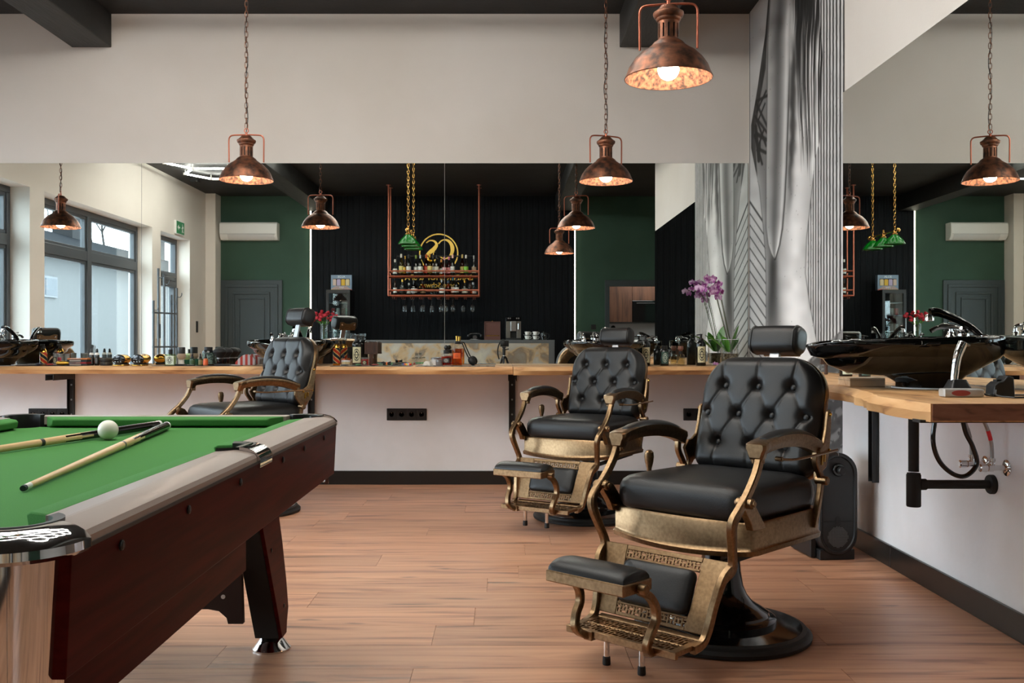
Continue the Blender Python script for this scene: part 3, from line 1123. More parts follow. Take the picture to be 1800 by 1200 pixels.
def make_chair(label, loc, rotz):
    t = thing('barber_chair', label, 'barber chair', loc, rotz, 'tufted black barber chairs')
    LE, BR = M['leather'], M['bronze']
    # base
    MB().lathe([(.300, 0), (.317, .004), (.319, .016), (.310, .024), (.304, .026), (.300, .036), (.286, .040), (.27, .036)], n=56).build('rubber_rim', M['rubber'], t)
    MB().lathe([(.288, .012), (.284, .041), (.24, .048), (.20, .052)], n=56).build('base_plate', M['pedestal'], t)
    MB().lathe([(.195, .050), (.196, .066), (.186, .074), (.172, .078), (.168, .086), (.140, .104), (.112, .122), (.092, .148), (.080, .18), (.072, .23), (.066, .30), (.066, .34)], n=40).build('pedestal', M['pedestal'], t)
    MB().lathe([(.050, .18), (.050, .385)], n=24).build('column', M['steel'], t)
    q = MB().box(-.13, .13, -.16, .16, .352, .372)
    q.bar((.17, -.02, .33), (.20, .30, .372), .03, .02)
    q.bar((-.17, -.02, .33), (-.20, .30, .372), .03, .02)
    q.build('undercarriage', M['black'], t, smooth=0, bevel=.003)
    q = MB().tube(spline([(-.07, .03, .32), (-.16, .10, .33), (-.30, .18, .36), (-.34, .21, .42)], 5), .011, 8)
    q.build('pump_lever', M['steel'], t)
    # seat frame with a bowed front
    hx, yf = .285, -.265
    out = rrect(.285, .24, .035, 3, 0, -.025)
    # replace the front edge (first and last runs) by the bow
    ol = [p for p in out if p[1] > -.2]
    bow = [(-hx + .012 + (2 * hx - .024) * k / 16, yf - .040 * (1 - ((-hx + .012 + (2 * hx - .024) * k / 16) / hx) ** 2)) for k in range(17)]
    outline = bow + [(hx, yf + .02)] + ol + [(-hx, yf + .02)]

    def ring(z, off, sag=0.0):
        r = []
        for x, y in outline:
            l = math.hypot(x, y)
            f = 1 - (x / hx) ** 2 if y < -.2 else 0
            r.append((x * (1 + off / .3), y * (1 + off / .3), z - sag * f))
        return r
    MB().loft([ring(.360, -.006, .016), ring(.362, .004, .016), ring(.378, .006, .016), ring(.382, .001, .015), ring(.390, -.001, .012), ring(.460, -.001, .004), ring(.466, -.006, .0)]).build('seat_frame', BR, t, smooth=40)
    # seat cushion
    rings = []
    so = rrect(.272, .265, .075, 7, 0, -.03)
    for z, s in ((.462, .93), (.468, .965), (.482, .985), (.510, 1.0), (.538, .992), (.558, .965), (.571, .91), (.580, .80), (.585, .6), (.587, .3)):
        rings.append([((p[0]) * s, (p[1] + .03) * s - .03, z + .010 * max(0, (-(p[1]) - .1)) * s) for p in so])
    MB().loft(rings).build('seat_cushion', LE, t, smooth=60)
    q = MB().bar((.10, -.16, .292), (.225, .17, .352), .010, .022)
    q.cbox((.225, .17, .356), (.016, .022, .020))
    q.build('recline_bar', M['black'], t, smooth=0, bevel=.002)
    # backrest: tilted frame
    MBk = Matrix.Translation((0, .305, .768)) @ Matrix.Rotation(R(-15), 4, 'X')
    # local (u, v, w) -> (x, -w, z)
    conv = Matrix(((1, 0, 0, 0), (0, 0, -1, 0), (0, 1, 0, 0), (0, 0, 0, 1)))
    BK = MBk @ conv
    vs, fs, btn, rim, T = tufted_back()
    q = MB()
    q.add([BK @ Vector(p) for p in vs], fs)
    bc = q.build('back_cushion', LE, t, smooth=75)
    bproto = None
    for u, v in btn:
        if bproto is None:
            b = MB().lathe([(.0115, -.004), (.0125, .001), (.010, .006), (.005, .0085), (.0002, .009)], n=14).build('button', LE, bc)
            bproto = b
        else:
            b = bproto.copy()
            COL.objects.link(b)
            b.parent = bc
        b.matrix_local = BK @ Matrix.Translation((u, v, T - .030))
    # bronze shell round the back of the cushion
    q = MB()
    def rs(f, w):
        return [BK @ Vector((p[0] * f, p[1] * f, w)) for p in rim]
    q.loft([rs(.90, -.024), rs(.985, -.020), rs(1.012, -.008), rs(1.014, .016), rs(1.006, .020), rs(.995, .016)], True, False)
    q.build('back_shell', BR, t, smooth=50)
    q = MB()
    q.loft([[BK @ Vector((p[0] * .74, p[1] * .74, w)) for p in rim] for w in (-.022, -.030)], True, True)
    q.loft([[BK @ Vector((p[0] * s, p[1] * s, w)) for p in rim] for s, w in ((.72, -.030), (.68, -.036), (.5, -.042))], True, True)
    q.build('back_pad', LE, t, smooth=50)
    # headrest
    q = MB()
    q.bar(BK @ Vector((0, .10, -.034)), BK @ Vector((0, .30, -.030)), .042, .012, (0, 1, 0))
    q.build('headrest_post', M['steel'], t, bevel=.002, smooth=0)
    HR = Matrix.Translation(BK @ Vector((0, .312, -.032))) @ Matrix.Rotation(R(-14), 4, 'X')
    prof = rrect(.048, .054, .036, 6)
    rings = []
    for x, s in ((-.107, .62), (-.105, .82), (-.099, .94), (-.088, 1.0), (-.05, 1.03), (0, 1.035), (.05, 1.03), (.088, 1.0), (.099, .94), (.105, .82), (.107, .62)):
        rings.append([HR @ Vector((x, p[0] * s, p[1] * s)) for p in prof])
    hr = MB().loft(rings).build('headrest', LE, t, smooth=60)
    for x in (-.089, .089):
        MB().tube([HR @ Vector((x, p[0] * 1.008, p[1] * 1.008)) for p in prof], .0028, 6, closed=True).build('seam', LE, hr)
    q = MB()
    pl = [(-.078, -.052), (.078, -.052), (.078, .012), (.050, .016), (.02, .002), (-.02, .002), (-.050, .016), (-.078, .012)]
    i0 = len(q.v)
    q.prism(pl, 'y', .047, .056)
    q.xform(HR, i0)
    hb_ = q.build('headrest_bracket', BR, t, smooth=0, bevel=.002)
    for x in (-.06, .06):
        q = MB().lathe([(.007, .054), (.006, .060), (.0002, .062)], (x, 0, -.005), 10, 'y')
        q.xform(HR)
        q.build('screw', M['chrome'], hb_)

    # arms and posts, both sides
    for s in (-1, 1):
        xo = .280 * s
        # arm body: arched bar
        path = spline([(xo, -.245, .714), (xo, -.20, .724), (xo, -.11, .735), (xo, 0, .733), (xo, .09, .720), (xo, .175, .694)], 5)
        m = len(path)
        rings = []
        for i, p in enumerate(path):
            f = i / (m - 1)
            wt = .036 * (1.0 - .25 * max(0, f - .1)) * (1.05 if f < .14 else .95)
            hh = .020 if f > .1 else .024
            dp = .030 + .012 * (f < .16) + .010 * f
            x, y, z = p
            rings.append([(x - wt, y, z - .008), (x - wt * .96, y, z + .008), (x - wt * .8, y, z + .012), (x + wt * .8, y, z + .012), (x + wt * .96, y, z + .008), (x + wt, y, z - .008),
                          (x + wt * .86, y, z - .016), (x + wt * .60, y, z - dp), (x - wt * .60, y, z - dp), (x - wt * .86, y, z - .016)])
        first = [((p[0] - xo) * .8 + xo, p[1] - .010, (p[2] - .700) * .8 + .702) for p in rings[0]]
        rings = [first] + rings
        ar = MB().loft(rings).build('armrest', BR, t, smooth=40)
        # pad
        pr = []
        for i, p in enumerate(path[5:-1]):
            f = i / (m - 7)
            wt = .031 * (1 - .15 * f) * min(1, .55 + 3.2 * f) * min(1, .6 + 3.0 * (1 - f))
            hh = .017 * math.sin(PI * (0.10 + .8 * f)) ** .6
            x, y, z = p
            pr.append([(x + wt * math.cos(a), y, z + .008 + max(0, math.sin(a)) * hh) for a in [PI * k / 8 for k in range(9)]])
        MB().loft(pr, True, True).build('arm_pad', LE, ar, smooth=60)
        # front hinge block under the arm
        q = MB()
        q.cbox((xo - .012, -.230, .678), (.008, .030, .040)).cbox((xo + .012, -.230, .678), (.008, .030, .040))
        q.lathe([(.008, -.022), (.008, .022)], (xo, -.234, .670), 10, 'x')
        q.build('arm_hinge', BR, t, smooth=30, bevel=.002)
        # long front post: from the arm down to the footplate
        pts = [(.288, -.234, .678), (.288, -.262, .625), (.288, -.315, .565), (.288, -.368, .520), (.280, -.392, .480), (.268, -.372, .415), (.258, -.352, .362), (.254, -.352, .332), (.246, -.394, .300), (.232, -.420, .225), (.222, -.440, .150), (.218, -.468, .112), (.214, -.515, .102)]
        sp = spline([(p[0] * s, p[1], p[2]) for p in pts], 4)
        ww = []
        tt = []
        for i in range(len(sp)):
            f = i / (len(sp) - 1)
            ww.append(.024)
            tt.append(.026 + .010 * math.exp(-((f - .33) / .08) ** 2) + .012 * math.exp(-((f - .60) / .07) ** 2))
        MB().flat(sp, ww, tt, (1, 0, 0)).build('front_post', BR, t, smooth=40)
        # gusset from the post to the seat frame
        q = MB()
        q.prism([(-.345, .545), (-.325, .562), (-.285, .545), (-.215, .465), (-.205, .448), (-.285, .448), (-.30, .478), (-.335, .520)], 'x', (.268) * s, (.293) * s)
        q.lathe([(.014, -.03), (.017, -.026), (.017, .026), (.014, .03)], (.288 * s, -.326, .542), 14, 'x')
        q.lathe([(.009, -.036), (.009, .036)], (.288 * s, -.326, .542), 10, 'x')
        q.build('post_gusset', BR, t, smooth=30, bevel=.002)
        # rear post
        pts = [(.288, .160, .676), (.288, .158, .630), (.288, .188, .585), (.288, .196, .560), (.288, .188, .520), (.290, .165, .47), (.285, .15, .40)]
        sp = spline([(p[0] * s, p[1], p[2]) for p in pts], 4)
        MB().flat(sp, .020, .022, (1, 0, 0)).build('rear_post', BR, t, smooth=40)
        MB().lathe([(.013, -.024), (.016, -.02), (.016, .02), (.013, .024)], (.292 * s, .196, .562), 14, 'x').build('rear_hinge', BR, t, smooth=30)
        MB().lathe([(.010, -.020), (.010, .020)], (.288 * s, .160, .672), 10, 'x').build('arm_pin', BR, t, smooth=30)
        # side bracket that carries the back
        q = MB()
        q.prism([(0.168, 0.64), (0.193, 0.668), (0.223, 0.672), (0.253, 0.69), (0.27, 0.735), (0.286, 0.8), (0.296, 0.808), (0.308, 0.8), (0.31, 0.76), (0.302, 0.7), (0.29, 0.64), (0.268, 0.6), (0.233, 0.585), (0.208, 0.56), (0.19, 0.556), (0.194, 0.59)], 'x', .262 * s, .275 * s)
        q.build('back_bracket', BR, t, smooth=0, bevel=.003)
        for y, z in ((.296, .79), (.286, .66), (.218, .655)):
            q = MB().lathe([(.007, 0), (.006, .006), (.0002, .008)], (0, y, z), 10, 'x')
            q.xform(Matrix.Translation((.275 * s, 0, 0)) @ Matrix.Scale(s, 4, (1, 0, 0)))
            q.build('bracket_bolt', M['gold'], t, smooth=30)
        for a, b, w_ in (((.276 * s, .228, .612), (.276 * s, .234, .648), .012), ((.276 * s, .248, .622), (.276 * s, .252, .648), .010)):
            MB().bar(a, b, w_, .006, (1, 0, 0)).build('bracket_slot', M['gold'], t, smooth=0)
    # knob of the recline lever beside the left arm
    q = MB()
    q.lathe([(.004, .46), (.0085, .54), (.010, .572), (.016, .596), (.0185, .616), (.017, .633), (.010, .641), (.0002, .643)], (-.300, -.02, 0), 16)
    q.build('lever_knob', BR, t)
    q = MB().tube(spline([(.318, -.145, .668), (.326, -.07, .662), (.328, .08, .664), (.322, .255, .668)], 4), .0045, 8)
    q.lathe([(.008, -.012), (.008, .012)], (.306, -.14, .668), 10, 'x')
    q.build('recline_rod', BR, t)

    # leg rest between the front posts
    nrm = Vector((0, -.90, -.43)).normalized()
    P0, P1 = Vector((0, -.348, .350)), Vector((0, -.442, .130))
    up = (P0 - P1).normalized()
    nrm = Vector((1, 0, 0)).cross(up)
    if nrm.y > 0:
        nrm = -nrm
    def lp(u, v, w):
        c = P1 + up * ((P0 - P1).length * v)
        return (u, c.y + nrm.y * w, c.z + nrm.z * w)
    q = MB()
    for (u0, u1, v0, v1) in ((-.248, -.152, 0, 1), (.152, .248, 0, 1), (-.152, .152, .93, 1), (-.152, .152, .0, .05), (-.152, .152, .80, .835), (-.152, .152, .16, .195)):
        k0, k1 = 1 - .10 * (1 - v0), 1 - .10 * (1 - v1)
        ring0 = [lp(u0 * k0, v0, -.006), lp(u1 * k0, v0, -.006), lp(u1 * k1, v1, -.006), lp(u0 * k1, v1, -.006)]
        ring1 = [lp(u0 * k0, v0, .006), lp(u1 * k0, v0, .006), lp(u1 * k1, v1, .006), lp(u0 * k1, v1, .006)]
        q.loft([ring0, ring1])
    q.build('leg_panel', BR, t, smooth=0, bevel=.002, seg=1)
    # pierced fretwork strips
    def fret_mapped(u0, u1, v0, v1, f3, w, cell, th):
        mb = MB()

        def b(a0, b0, a1, b1):
            q4 = ((a0, b0), (a1, b0), (a1, b1), (a0, b1))
            mb.loft([[f3(u, v, -w) for u, v in q4], [f3(u, v, w) for u, v in q4]])
        n = max(1, round((u1 - u0) / cell))
        du, dv = (u1 - u0) / n, v1 - v0
        tq = dv * .11
        for k in range(n):
            x0 = u0 + k * du
            x1 = x0 + du
            xm = (x0 + x1) / 2
            b(x0 - th / 2, v0, x0 + th / 2, v1)
            if k % 2 == 0:
                b(x0, v0 + dv * .44, x1, v0 + dv * .44 + tq)
                b(xm - th / 2, v0, xm + th / 2, v0 + dv * .44)
                b(x0 + du * .2, v0 + dv * .74, x1 - du * .2, v0 + dv * .74 + tq)
                b(xm - th / 2, v0 + dv * .74, xm + th / 2, v1)
            else:
                b(x0, v0 + dv * .22, x1, v0 + dv * .22 + tq)
                b(x0, v0 + dv * .68, x1, v0 + dv * .68 + tq)
                b(xm - th / 2, v0 + dv * .22, xm + th / 2, v0 + dv * .68)
                b(x0 + du * .25, v0 + dv * .68, x0 + du * .25 + th, v1)
        b(u1 - th / 2, v0, u1 + th / 2, v1)
        return mb
    for v0, v1 in ((.83, .935), (.048, .165)):
        fm = fret_mapped(-.150, .150, v0, v1, lp, .004, .027, .0055)
        fm.build('fretwork', BR, t, smooth=0)
    q = MB()
    ro = rrect(.147, .072, .025, 5)
    LL = (P0 - P1).length
    q.loft([[lp(p[0] * sc * (.95 + .10 * (p[1] + .07)), .50 + p[1] * sc / LL, w) for p in ro] for sc, w in ((1.0, .000), (1.02, .010), (.99, .020), (.9, .027), (.6, .030), (.2, .031))])
    q.build('calf_cushion', LE, t, smooth=60)
    # footplate with pierced top
    q = MB()
    zf, yb_, yf_ = .112, -.455, -.600
    q.box(-.216, .216, yf_ - .010, yf_ + .006, zf - .020, zf + .004).box(-.216, .216, yb_, yb_ + .02, zf - .012, zf + .004)
    q.box(-.216, -.190, yf_, yb_ + .02, zf - .012, zf + .004).box(.190, .216, yf_, yb_ + .02, zf - .012, zf + .004)
    q.box(-.19, .19, (yb_ + yf_) / 2 - .006, (yb_ + yf_) / 2 + .006, zf - .004, zf + .003)
    q.prism([(-.44, .125), (-.46, .118), (-.46, .100), (-.40, .095)], 'x', -.20, .20)
    q.build('footplate', BR, t, smooth=0, bevel=.002, seg=1)
    ym = (yb_ + yf_) / 2
    for a, b in ((yf_ + .006, ym - .006), (ym + .006, yb_)):
        fm = fret_mapped(-.19, .19, a, b, lambda u, v, w: (u, v, zf + w), .003, .030, .006)
        fm.build('fretwork', BR, t, smooth=0)
    # calf rest on two curved posts
    for s in (-1, 1):
        lx = .085 if s < 0 else .055
        pts = [(.120, -.596, .100), (.128, -.625, .104), (.140, -.652, .130), (.148, -.640, .170), (.150, -.618, .205), (.150, -.622, .245), (.150, -.652, .282), (.150, -.690, .302), (.150, -.715, .318)]
        sp = spline([(p[0] * s, p[1], p[2]) for p in pts], 4)
        MB().flat(sp, .026, .024, (1, 0, 0)).build('calf_post', BR, t, smooth=40)
        MB().cbox((.118 * s, -.602, .100), (.034, .034, .030)).build('calf_clamp', BR, t, smooth=0, bevel=.003)
        MB().lathe([(.016, -.014), (.016, .014)], (.166 * s, -.705, .316), 14, 'x').build('calf_hinge', BR, t, smooth=30, bevel=.003)
        MB().lathe([(.0095, .022), (.0095, .105)], (0, 0, 0), 12).xform(Matrix.Translation((lx * s, -.560, 0))).build('plate_leg', M['chrome'], t)
        MB().lathe([(.0125, 0), (.0135, .004), (.0125, .026), (.010, .028)], (lx * s, -.560, 0), 12).build('rubber_foot', M['rubber'], t)
    q = MB()
    q.box(-.152, .152, -.785, -.640, .302, .338)
    q.build('calf_rest', BR, t, smooth=0, bevel=.004)
    rings = []
    for x, sc in ((-.147, .72), (-.143, .88), (-.12, 1), (0, 1.05), (.12, 1), (.143, .88), (.147, .72)):
        rings.append([(x, -.7125 + .068 * math.cos(a) * (.9 + .1 * sc), .338 + .036 * sc * max(0, math.sin(a)) ** .8) for a in [PI * k / 12 for k in range(13)]])
    MB().loft(rings).build('calf_pad', LE, t, smooth=60)
    return t


CH = make_chair('nearest barber chair, large in the right foreground, black tufted leather on a bronze frame', (.788, 3.505, 0), -R(44))


def pumped_up(root, dz):
    """raise everything of a chair but its base"""
    for o in list(COL.objects):
        if o.parent == root and o.name.split('.')[0] not in ('rubber_rim', 'base_plate', 'pedestal'):
            o.location.z += dz


c2 = dup(CH, (.50, 5.84, 0), -R(33), 'middle barber chair beside the long worktop, smaller copy behind the nearest chair')
c3 = dup(CH, (-1.590, 6.04, 0), -R(44), 'barber chair behind the pool table, only its upper half showing over the cushions')
c4 = dup(CH, (-4.05, 6.0, 0), -R(36), 'barber chair at the far left, only its headrest showing in the mirror')
pumped_up(c2, .03)
pumped_up(c3, .095)
for o in list(COL.objects):      # this chair's headrest is pulled out further
    if o.parent == c3 and o.name.split('.')[0] in ('headrest', 'headrest_post', 'headrest_bracket'):
        o.location += Vector((0, -.035, .065))
pumped_up(c4, .06)
# ================================================================== POOL TABLE
PT = thing('pool_table', 'mahogany pool table with green cloth and chrome corners in the left foreground', 'pool table', (-1.187, 2.38, 0))
HX, HY, ZR, ZB = .597, 1.12, .795, .757
PX_, PY_ = .488, 1.00       # corner pocket centres
NX, NY = .449, .962         # cushion noses


def arc(cx, cy, r, a0, a1, n):
    return [(cx + r * math.cos(R(a0 + (a1 - a0) * k / n)), cy + r * math.sin(R(a0 + (a1 - a0) * k / n))) for k in range(n + 1)]


# bed: cloth covered slab, its outline cut back at the pockets
pr = .058
poly = []
for sx, sy, a0 in ((1, -1, 180), (1, 1, 270), (-1, 1, 0), (-1, -1, 90)):
    c = (sx * (PX_ + .006), sy * (PY_ + .006))
    a = arc(c[0], c[1], pr, a0, a0 - 90, 8)
    poly += a
    if (sx, sy) == (1, -1):
        poly += arc(NX + .062, 0, .055, 270, 90, 10)
    if (sx, sy) == (-1, 1):
        poly += arc(-NX - .062, 0, .055, 90, -90, 10)
# keep the outline inside the rails
poly = [(max(-.52, min(.52, p[0])), max(-1.06, min(1.06, p[1]))) for p in poly]
MB().prism(poly, 'z', ZB - .03, ZB).build('bed_cloth', M['felt'], PT, smooth=0)


# cushions: triangular section, nose over the bed
def cushion(a, b, inward, trim_a, trim_b):
    a, b, n = Vector((*a, 0)), Vector((*b, 0)), Vector((*inward, 0))
    d = (b - a).normalized()
    w = .055
    rings = []
    prof = [(0, ZB), (0, ZR - .002), (w * .8, ZR - .004), (w, ZR - .010), (w * .9, ZB + .008), (w * .4, ZB)]
    for base, tr, sg in ((a, trim_a, 1), (b, trim_b, -1)):
        rings.append([tuple(base + d * (sg * tr * (u / w)) + n * u + Vector((0, 0, z))) for u, z in prof])
    return MB().loft(rings).build('cushion', M['felt'], PT, smooth=30, bevel=.003)


bx, by = NX + .055, NY + .055
pc = .088
cushion((-bx + pc, by), (bx - pc, by), (0, -1), .045, .045)
cushion((-bx + pc, -by), (bx - pc, -by), (0, 1), .045, .045)
for s in (-1, 1):
    cushion((s * bx, .070), (s * bx, by - pc), (-s, 0), .012, .045)
    cushion((s * bx, -by + pc), (s * bx, -.070), (-s, 0), .045, .012)

# rails with a flat inner half and a rounded outer half
rp = [(NX + .055, ZR - .002), (.543, ZR), (.549, ZR - .0005), (.582, ZR - .007), (.592, ZR - .011), (HX, ZR - .019), (HX, ZR - .030), (NX + .055, ZR - .030)]
for s in (-1, 1):
    for y0, y1 in ((.062, HY - .105), (-HY + .105, -.062)):
        MB().prism([(s * p[0], p[1]) for p in rp], 'y', y0, y1).build('rail', M['rail'], PT, smooth=12)
    q = MB().prism([(s * (p[0] - NX + NY + .013 * (p[0] - NX - .055) / .093), p[1]) for p in rp], 'x', -HX + .105, HX - .105)
    q.build('rail', M['rail'], PT, smooth=12)
# trim line under the rails
for s in (-1, 1):
    MB().box(s * (HX + .002) if s < 0 else HX - .05, -HX + .05 if s < 0 else HX + .002, -HY + .11, HY - .11, ZR - .035, ZR - .029).build('rail_trim', M['black'], PT, smooth=0)

# aprons
ZA = .588
for s in (-1, 1):
    q = MB()
    q.prism([(s * (HX - .002), ZR - .034), (s * (HX - .026), ZR - .034), (s * (HX - .034), ZA), (s * (HX - .010), ZA)], 'y', -HY + .066, HY - .066)
    ap = q.build('apron', M['maho'], PT, smooth=0, bevel=.002)
    for y in (-.88, -.56, -.20, .22, .50, .82):
        q = MB().lathe([(.0085, 0), (.0085, .004), (.005, .006)], (0, y, ZR - .058), 10, 'x')
        q.xform(Matrix.Translation((s * (HX - .004), 0, 0)) @ Matrix.Scale(s, 4, (1, 0, 0)))
        q.build('apron_bolt', M['black'], ap, smooth=30)
    q = MB()
    q.prism([(s * (HY - .002), ZR - .034), (s * (HY - .026), ZR - .034), (s * (HY - .034), ZA), (s * (HY - .010), ZA)], 'x', -HX + .12, HX - .12)
    q.build('apron', M['maho'], PT, smooth=0, bevel=.002)
# inner cabinet below the apron
q = MB()
q.box(-.405, .405, -.99, -.97, .36, .60).box(-.405, .405, .54, .56, .36, .60).box(-.405, -.385, -.97, .54, .36, .60).box(.385, .405, -.97, .54, .36, .60)
q.box(-.385, .385, -.97, .54, .36, .38).box(-.53, .53, -1.0, 1.0, .60, .62)
q.build('cabinet', M['maho'], PT, smooth=0)

# chrome corner caps, pocket rings and posts
for sx in (-1, 1):
    for sy in (-1, 1):
        cx, cy = sx * (HX - .100), sy * (HY - .100)
        a0 = {(1, 1): 0, (-1, 1): 90, (-1, -1): 180, (1, -1): 270}[(sx, sy)]
        rings = []
        for k in range(13):
            a = R(a0 + 90 * k / 12)
            ca, sa = math.cos(a), math.sin(a)
            # inner edge follows the pocket, outer edge is the rounded corner
            def at(r, z):
                return (cx + ca * r, cy + sa * r, z)
            ri = .050
            rings.append([at(ri, ZR - .004), at(ri + .006, ZR + .003), at(.066, ZR + .003), at(.082, ZR - .001), at(.096, ZR - .009), at(.106, ZR - .020), at(.107, ZR - .032), at(.101, ZR - .038), at(ri, ZR - .038)])
        # straight ends that overlap the rails
        def ext(ring, d):
            return [(p[0] + d[0], p[1] + d[1], p[2]) for p in ring]
        dd0 = (math.sin(R(a0)) * .012, -math.cos(R(a0)) * .012)
        dd1 = (-math.sin(R(a0 + 90)) * .012, math.cos(R(a0 + 90)) * .012)
        rings = [ext(rings[0], dd0)] + rings + [ext(rings[-1], dd1)]
        MB().loft(rings).build('corner_cap', M['chrome'], PT, smooth=35)
        # black pocket liner
        q = MB()
        px, py = sx * PX_, sy * PY_
        inner, outer = [], []
        for k in range(17):
            a = R(a0 - 55 + 200 * k / 16)
            inner.append((px + .052 * math.cos(a), py + .052 * math.sin(a)))
            outer.append((px + .068 * math.cos(a), py + .068 * math.sin(a)))
        q.loft([[(i_[0], i_[1], ZB - .07), (i_[0], i_[1], ZR + .002), (o_[0], o_[1], ZR + .004), (o_[0], o_[1], ZB - .07)] for i_, o_ in zip(inner, outer)])
        q.lathe([(.0002, ZB - .07), (.053, ZB - .07)], (px, py, 0), 16)
        q.build('pocket_liner', M['black'], PT, smooth=35)
        # tapered chrome corner post
        bx_, by_ = sx * (HX - .106), sy * (HY - .094)
        rings = []
        for z, r in ((ZR - .036, .092), (ZR - .05, .091), (.62, .084), (.555, .080)):
            ring = [(bx_ + r * math.cos(R(a0 + 90 * k / 12)), by_ + r * math.sin(R(a0 + 90 * k / 12)), z) for k in range(13)]
            ring += [(bx_ + (r - .012) * math.cos(R(a0 + 90 * k / 12)), by_ + (r - .012) * math.sin(R(a0 + 90 * k / 12)), z) for k in range(12, -1, -1)]
            rings.append(ring)
        rings = [[(p[0], p[1], p[2]) for p in r] for r in rings]
        MB().loft(rings).build('corner_post', M['chrome'], PT, smooth=35)
# side pockets
for s in (-1, 1):
    q = MB()
    px = s * (NX + .060)
    inner, outer = [], []
    for k in range(17):
        a = R((0 if s > 0 else 180) - 95 + 190 * k / 16)
        inner.append((px + .052 * math.cos(a), .058 * math.sin(a)))
        outer.append((px + .068 * math.cos(a), .080 * math.sin(a)))
    q.loft([[(i_[0], i_[1], ZB - .07), (i_[0], i_[1], ZR + .003), (o_[0], o_[1], ZR + .006), (o_[0], o_[1], ZB - .07)] for i_, o_ in zip(inner, outer)])
    q.lathe([(.0002, ZB - .07), (.047, ZB - .07)], (px, 0, 0), 16, sy=1.2)
    q.box(min(s * .547, s * .589), max(s * .547, s * .589), -.061, .061, ZR - .030, ZR - .012)
    q.build('pocket_liner', M['black'], PT, smooth=35)
    q = MB()
    cp = [(0.545, ZR + .006), (0.563, ZR + .005), (0.585, ZR - .001), (0.599, ZR - .012), (0.605, ZR - .024), (0.604, ZR - .044), (0.597, ZR - .044), (0.597, ZR - .022), (0.582, ZR - .008), (0.545, ZR + .001)]
    q.prism([(s * p[0], p[1]) for p in cp], 'y', -.060, .060)
    q.build('side_cap', M['chrome'], PT, smooth=40)

# the rails and caps are cut round at the six pockets
cuts = []
for cx_, cy_, r_, st_ in [(sx * PX_, sy * PY_, .0655, 1.0) for sx in (-1, 1) for sy in (-1, 1)] + [(s * (NX + .060), 0, .066, 1.18) for s in (-1, 1)]:
    cuts.append(MB().lathe([(r_, .60), (r_, .90)], (cx_, cy_, 0), 32, sy=st_).build('cutter', M['black'], PT, smooth=0))
bpy.context.view_layer.update()
for ob in [o for o in list(COL.objects) if o.parent == PT and o.name.split('.')[0] in ('rail', 'corner_cap')]:
    for c in cuts:
        if abs(c.dimensions.x) > 0:
            md = ob.modifiers.new('cut', 'BOOLEAN')
            md.object = c
            md.operation = 'DIFFERENCE'
            md.solver = 'EXACT'
    dg_ = bpy.context.evaluated_depsgraph_get()
    me_ = bpy.data.meshes.new_from_object(ob.evaluated_get(dg_))
    ob.modifiers.clear()
    old = ob.data
    ob.data = me_
    me_.name = old.name
for c in cuts:
    bpy.data.objects.remove(c)

# legs: thick tapered boards on chrome feet, joined across by dark panels
for sx in (-1, 1):
    for sy in (-1, 1):
        q = MB()
        pro = [(.70, .60), (.925, .60), (.970, .50), (1.002, .36), (1.018, .22), (1.018, .125), (.985, .085), (.965, .050), (.90, .050)]
        def lx(z, off):
            return .350 + (.60 - z) * .075 + off
        q.loft([[(sx * lx(z, .047), sy * y, z) for y, z in pro], [(sx * lx(z, .034), sy * y, z) for y, z in pro]])
        lg = q.build('leg', M['maho'], PT, smooth=0, bevel=.002)
        MB().loft([[(sx * lx(z, .034), sy * y * .998, z) for y, z in pro], [(sx * lx(z, -.045), sy * y * .998, z) for y, z in pro]]).build('leg_core', M['blackmatt'], lg, smooth=0)
        for y, z in ((.895, .545), (.84, .36), (.955, .145)):
            q = MB().lathe([(.008, 0), (.008, .004), (.004, .006)], (0, 0, 0), 10, 'x')
            q.xform(Matrix.Translation((sx * lx(z, .045), sy * y, z)) @ Matrix.Scale(sx, 4, (1, 0, 0)))
            q.build('leg_bolt', M['black'], lg, smooth=30)
        fx, fy = sx * lx(.05, 0), sy * .945
        MB().lathe([(.064, 0), (.065, .006), (.060, .011), (.046, .030), (.034, .046), (.022, .052), (.018, .060)], (fx, fy, 0), 24).build('foot', M['chrome'], PT, smooth=35)
for sy in (-1, 1):
    pl = [(-.32, .60), (.32, .60), (.335, .13), (.285, .13), (.28, .15), (.255, .172), (.22, .178), (-.22, .178), (-.255, .172), (-.28, .15), (-.285, .13), (-.335, .13)]
    q = MB().prism(pl, 'y', sy * .80 - .012, sy * .80 + .012)
    pn = q.build('end_panel', M['lipwood'], PT, smooth=0, bevel=.002)
    for x in (-.27, .27):
        MB().lathe([(.007, -.015), (.007, .015)], (x, sy * .80, .22), 10, 'y').build('panel_bolt', M['white'], pn, smooth=30)

# ball and cues
bl = MB().sphere((0, 0, 0), .030, 32, 20).build('cue_ball', colour((232, 232, 216), 0.12), loc=(X(190, 2.93), 2.93, ZB + .0302), smooth=180)
tag(bl, 'white cue ball resting against a cue on the green cloth', 'ball')
BLK = mk('black_lacquered_butt', (20, 17, 16), 0.12)


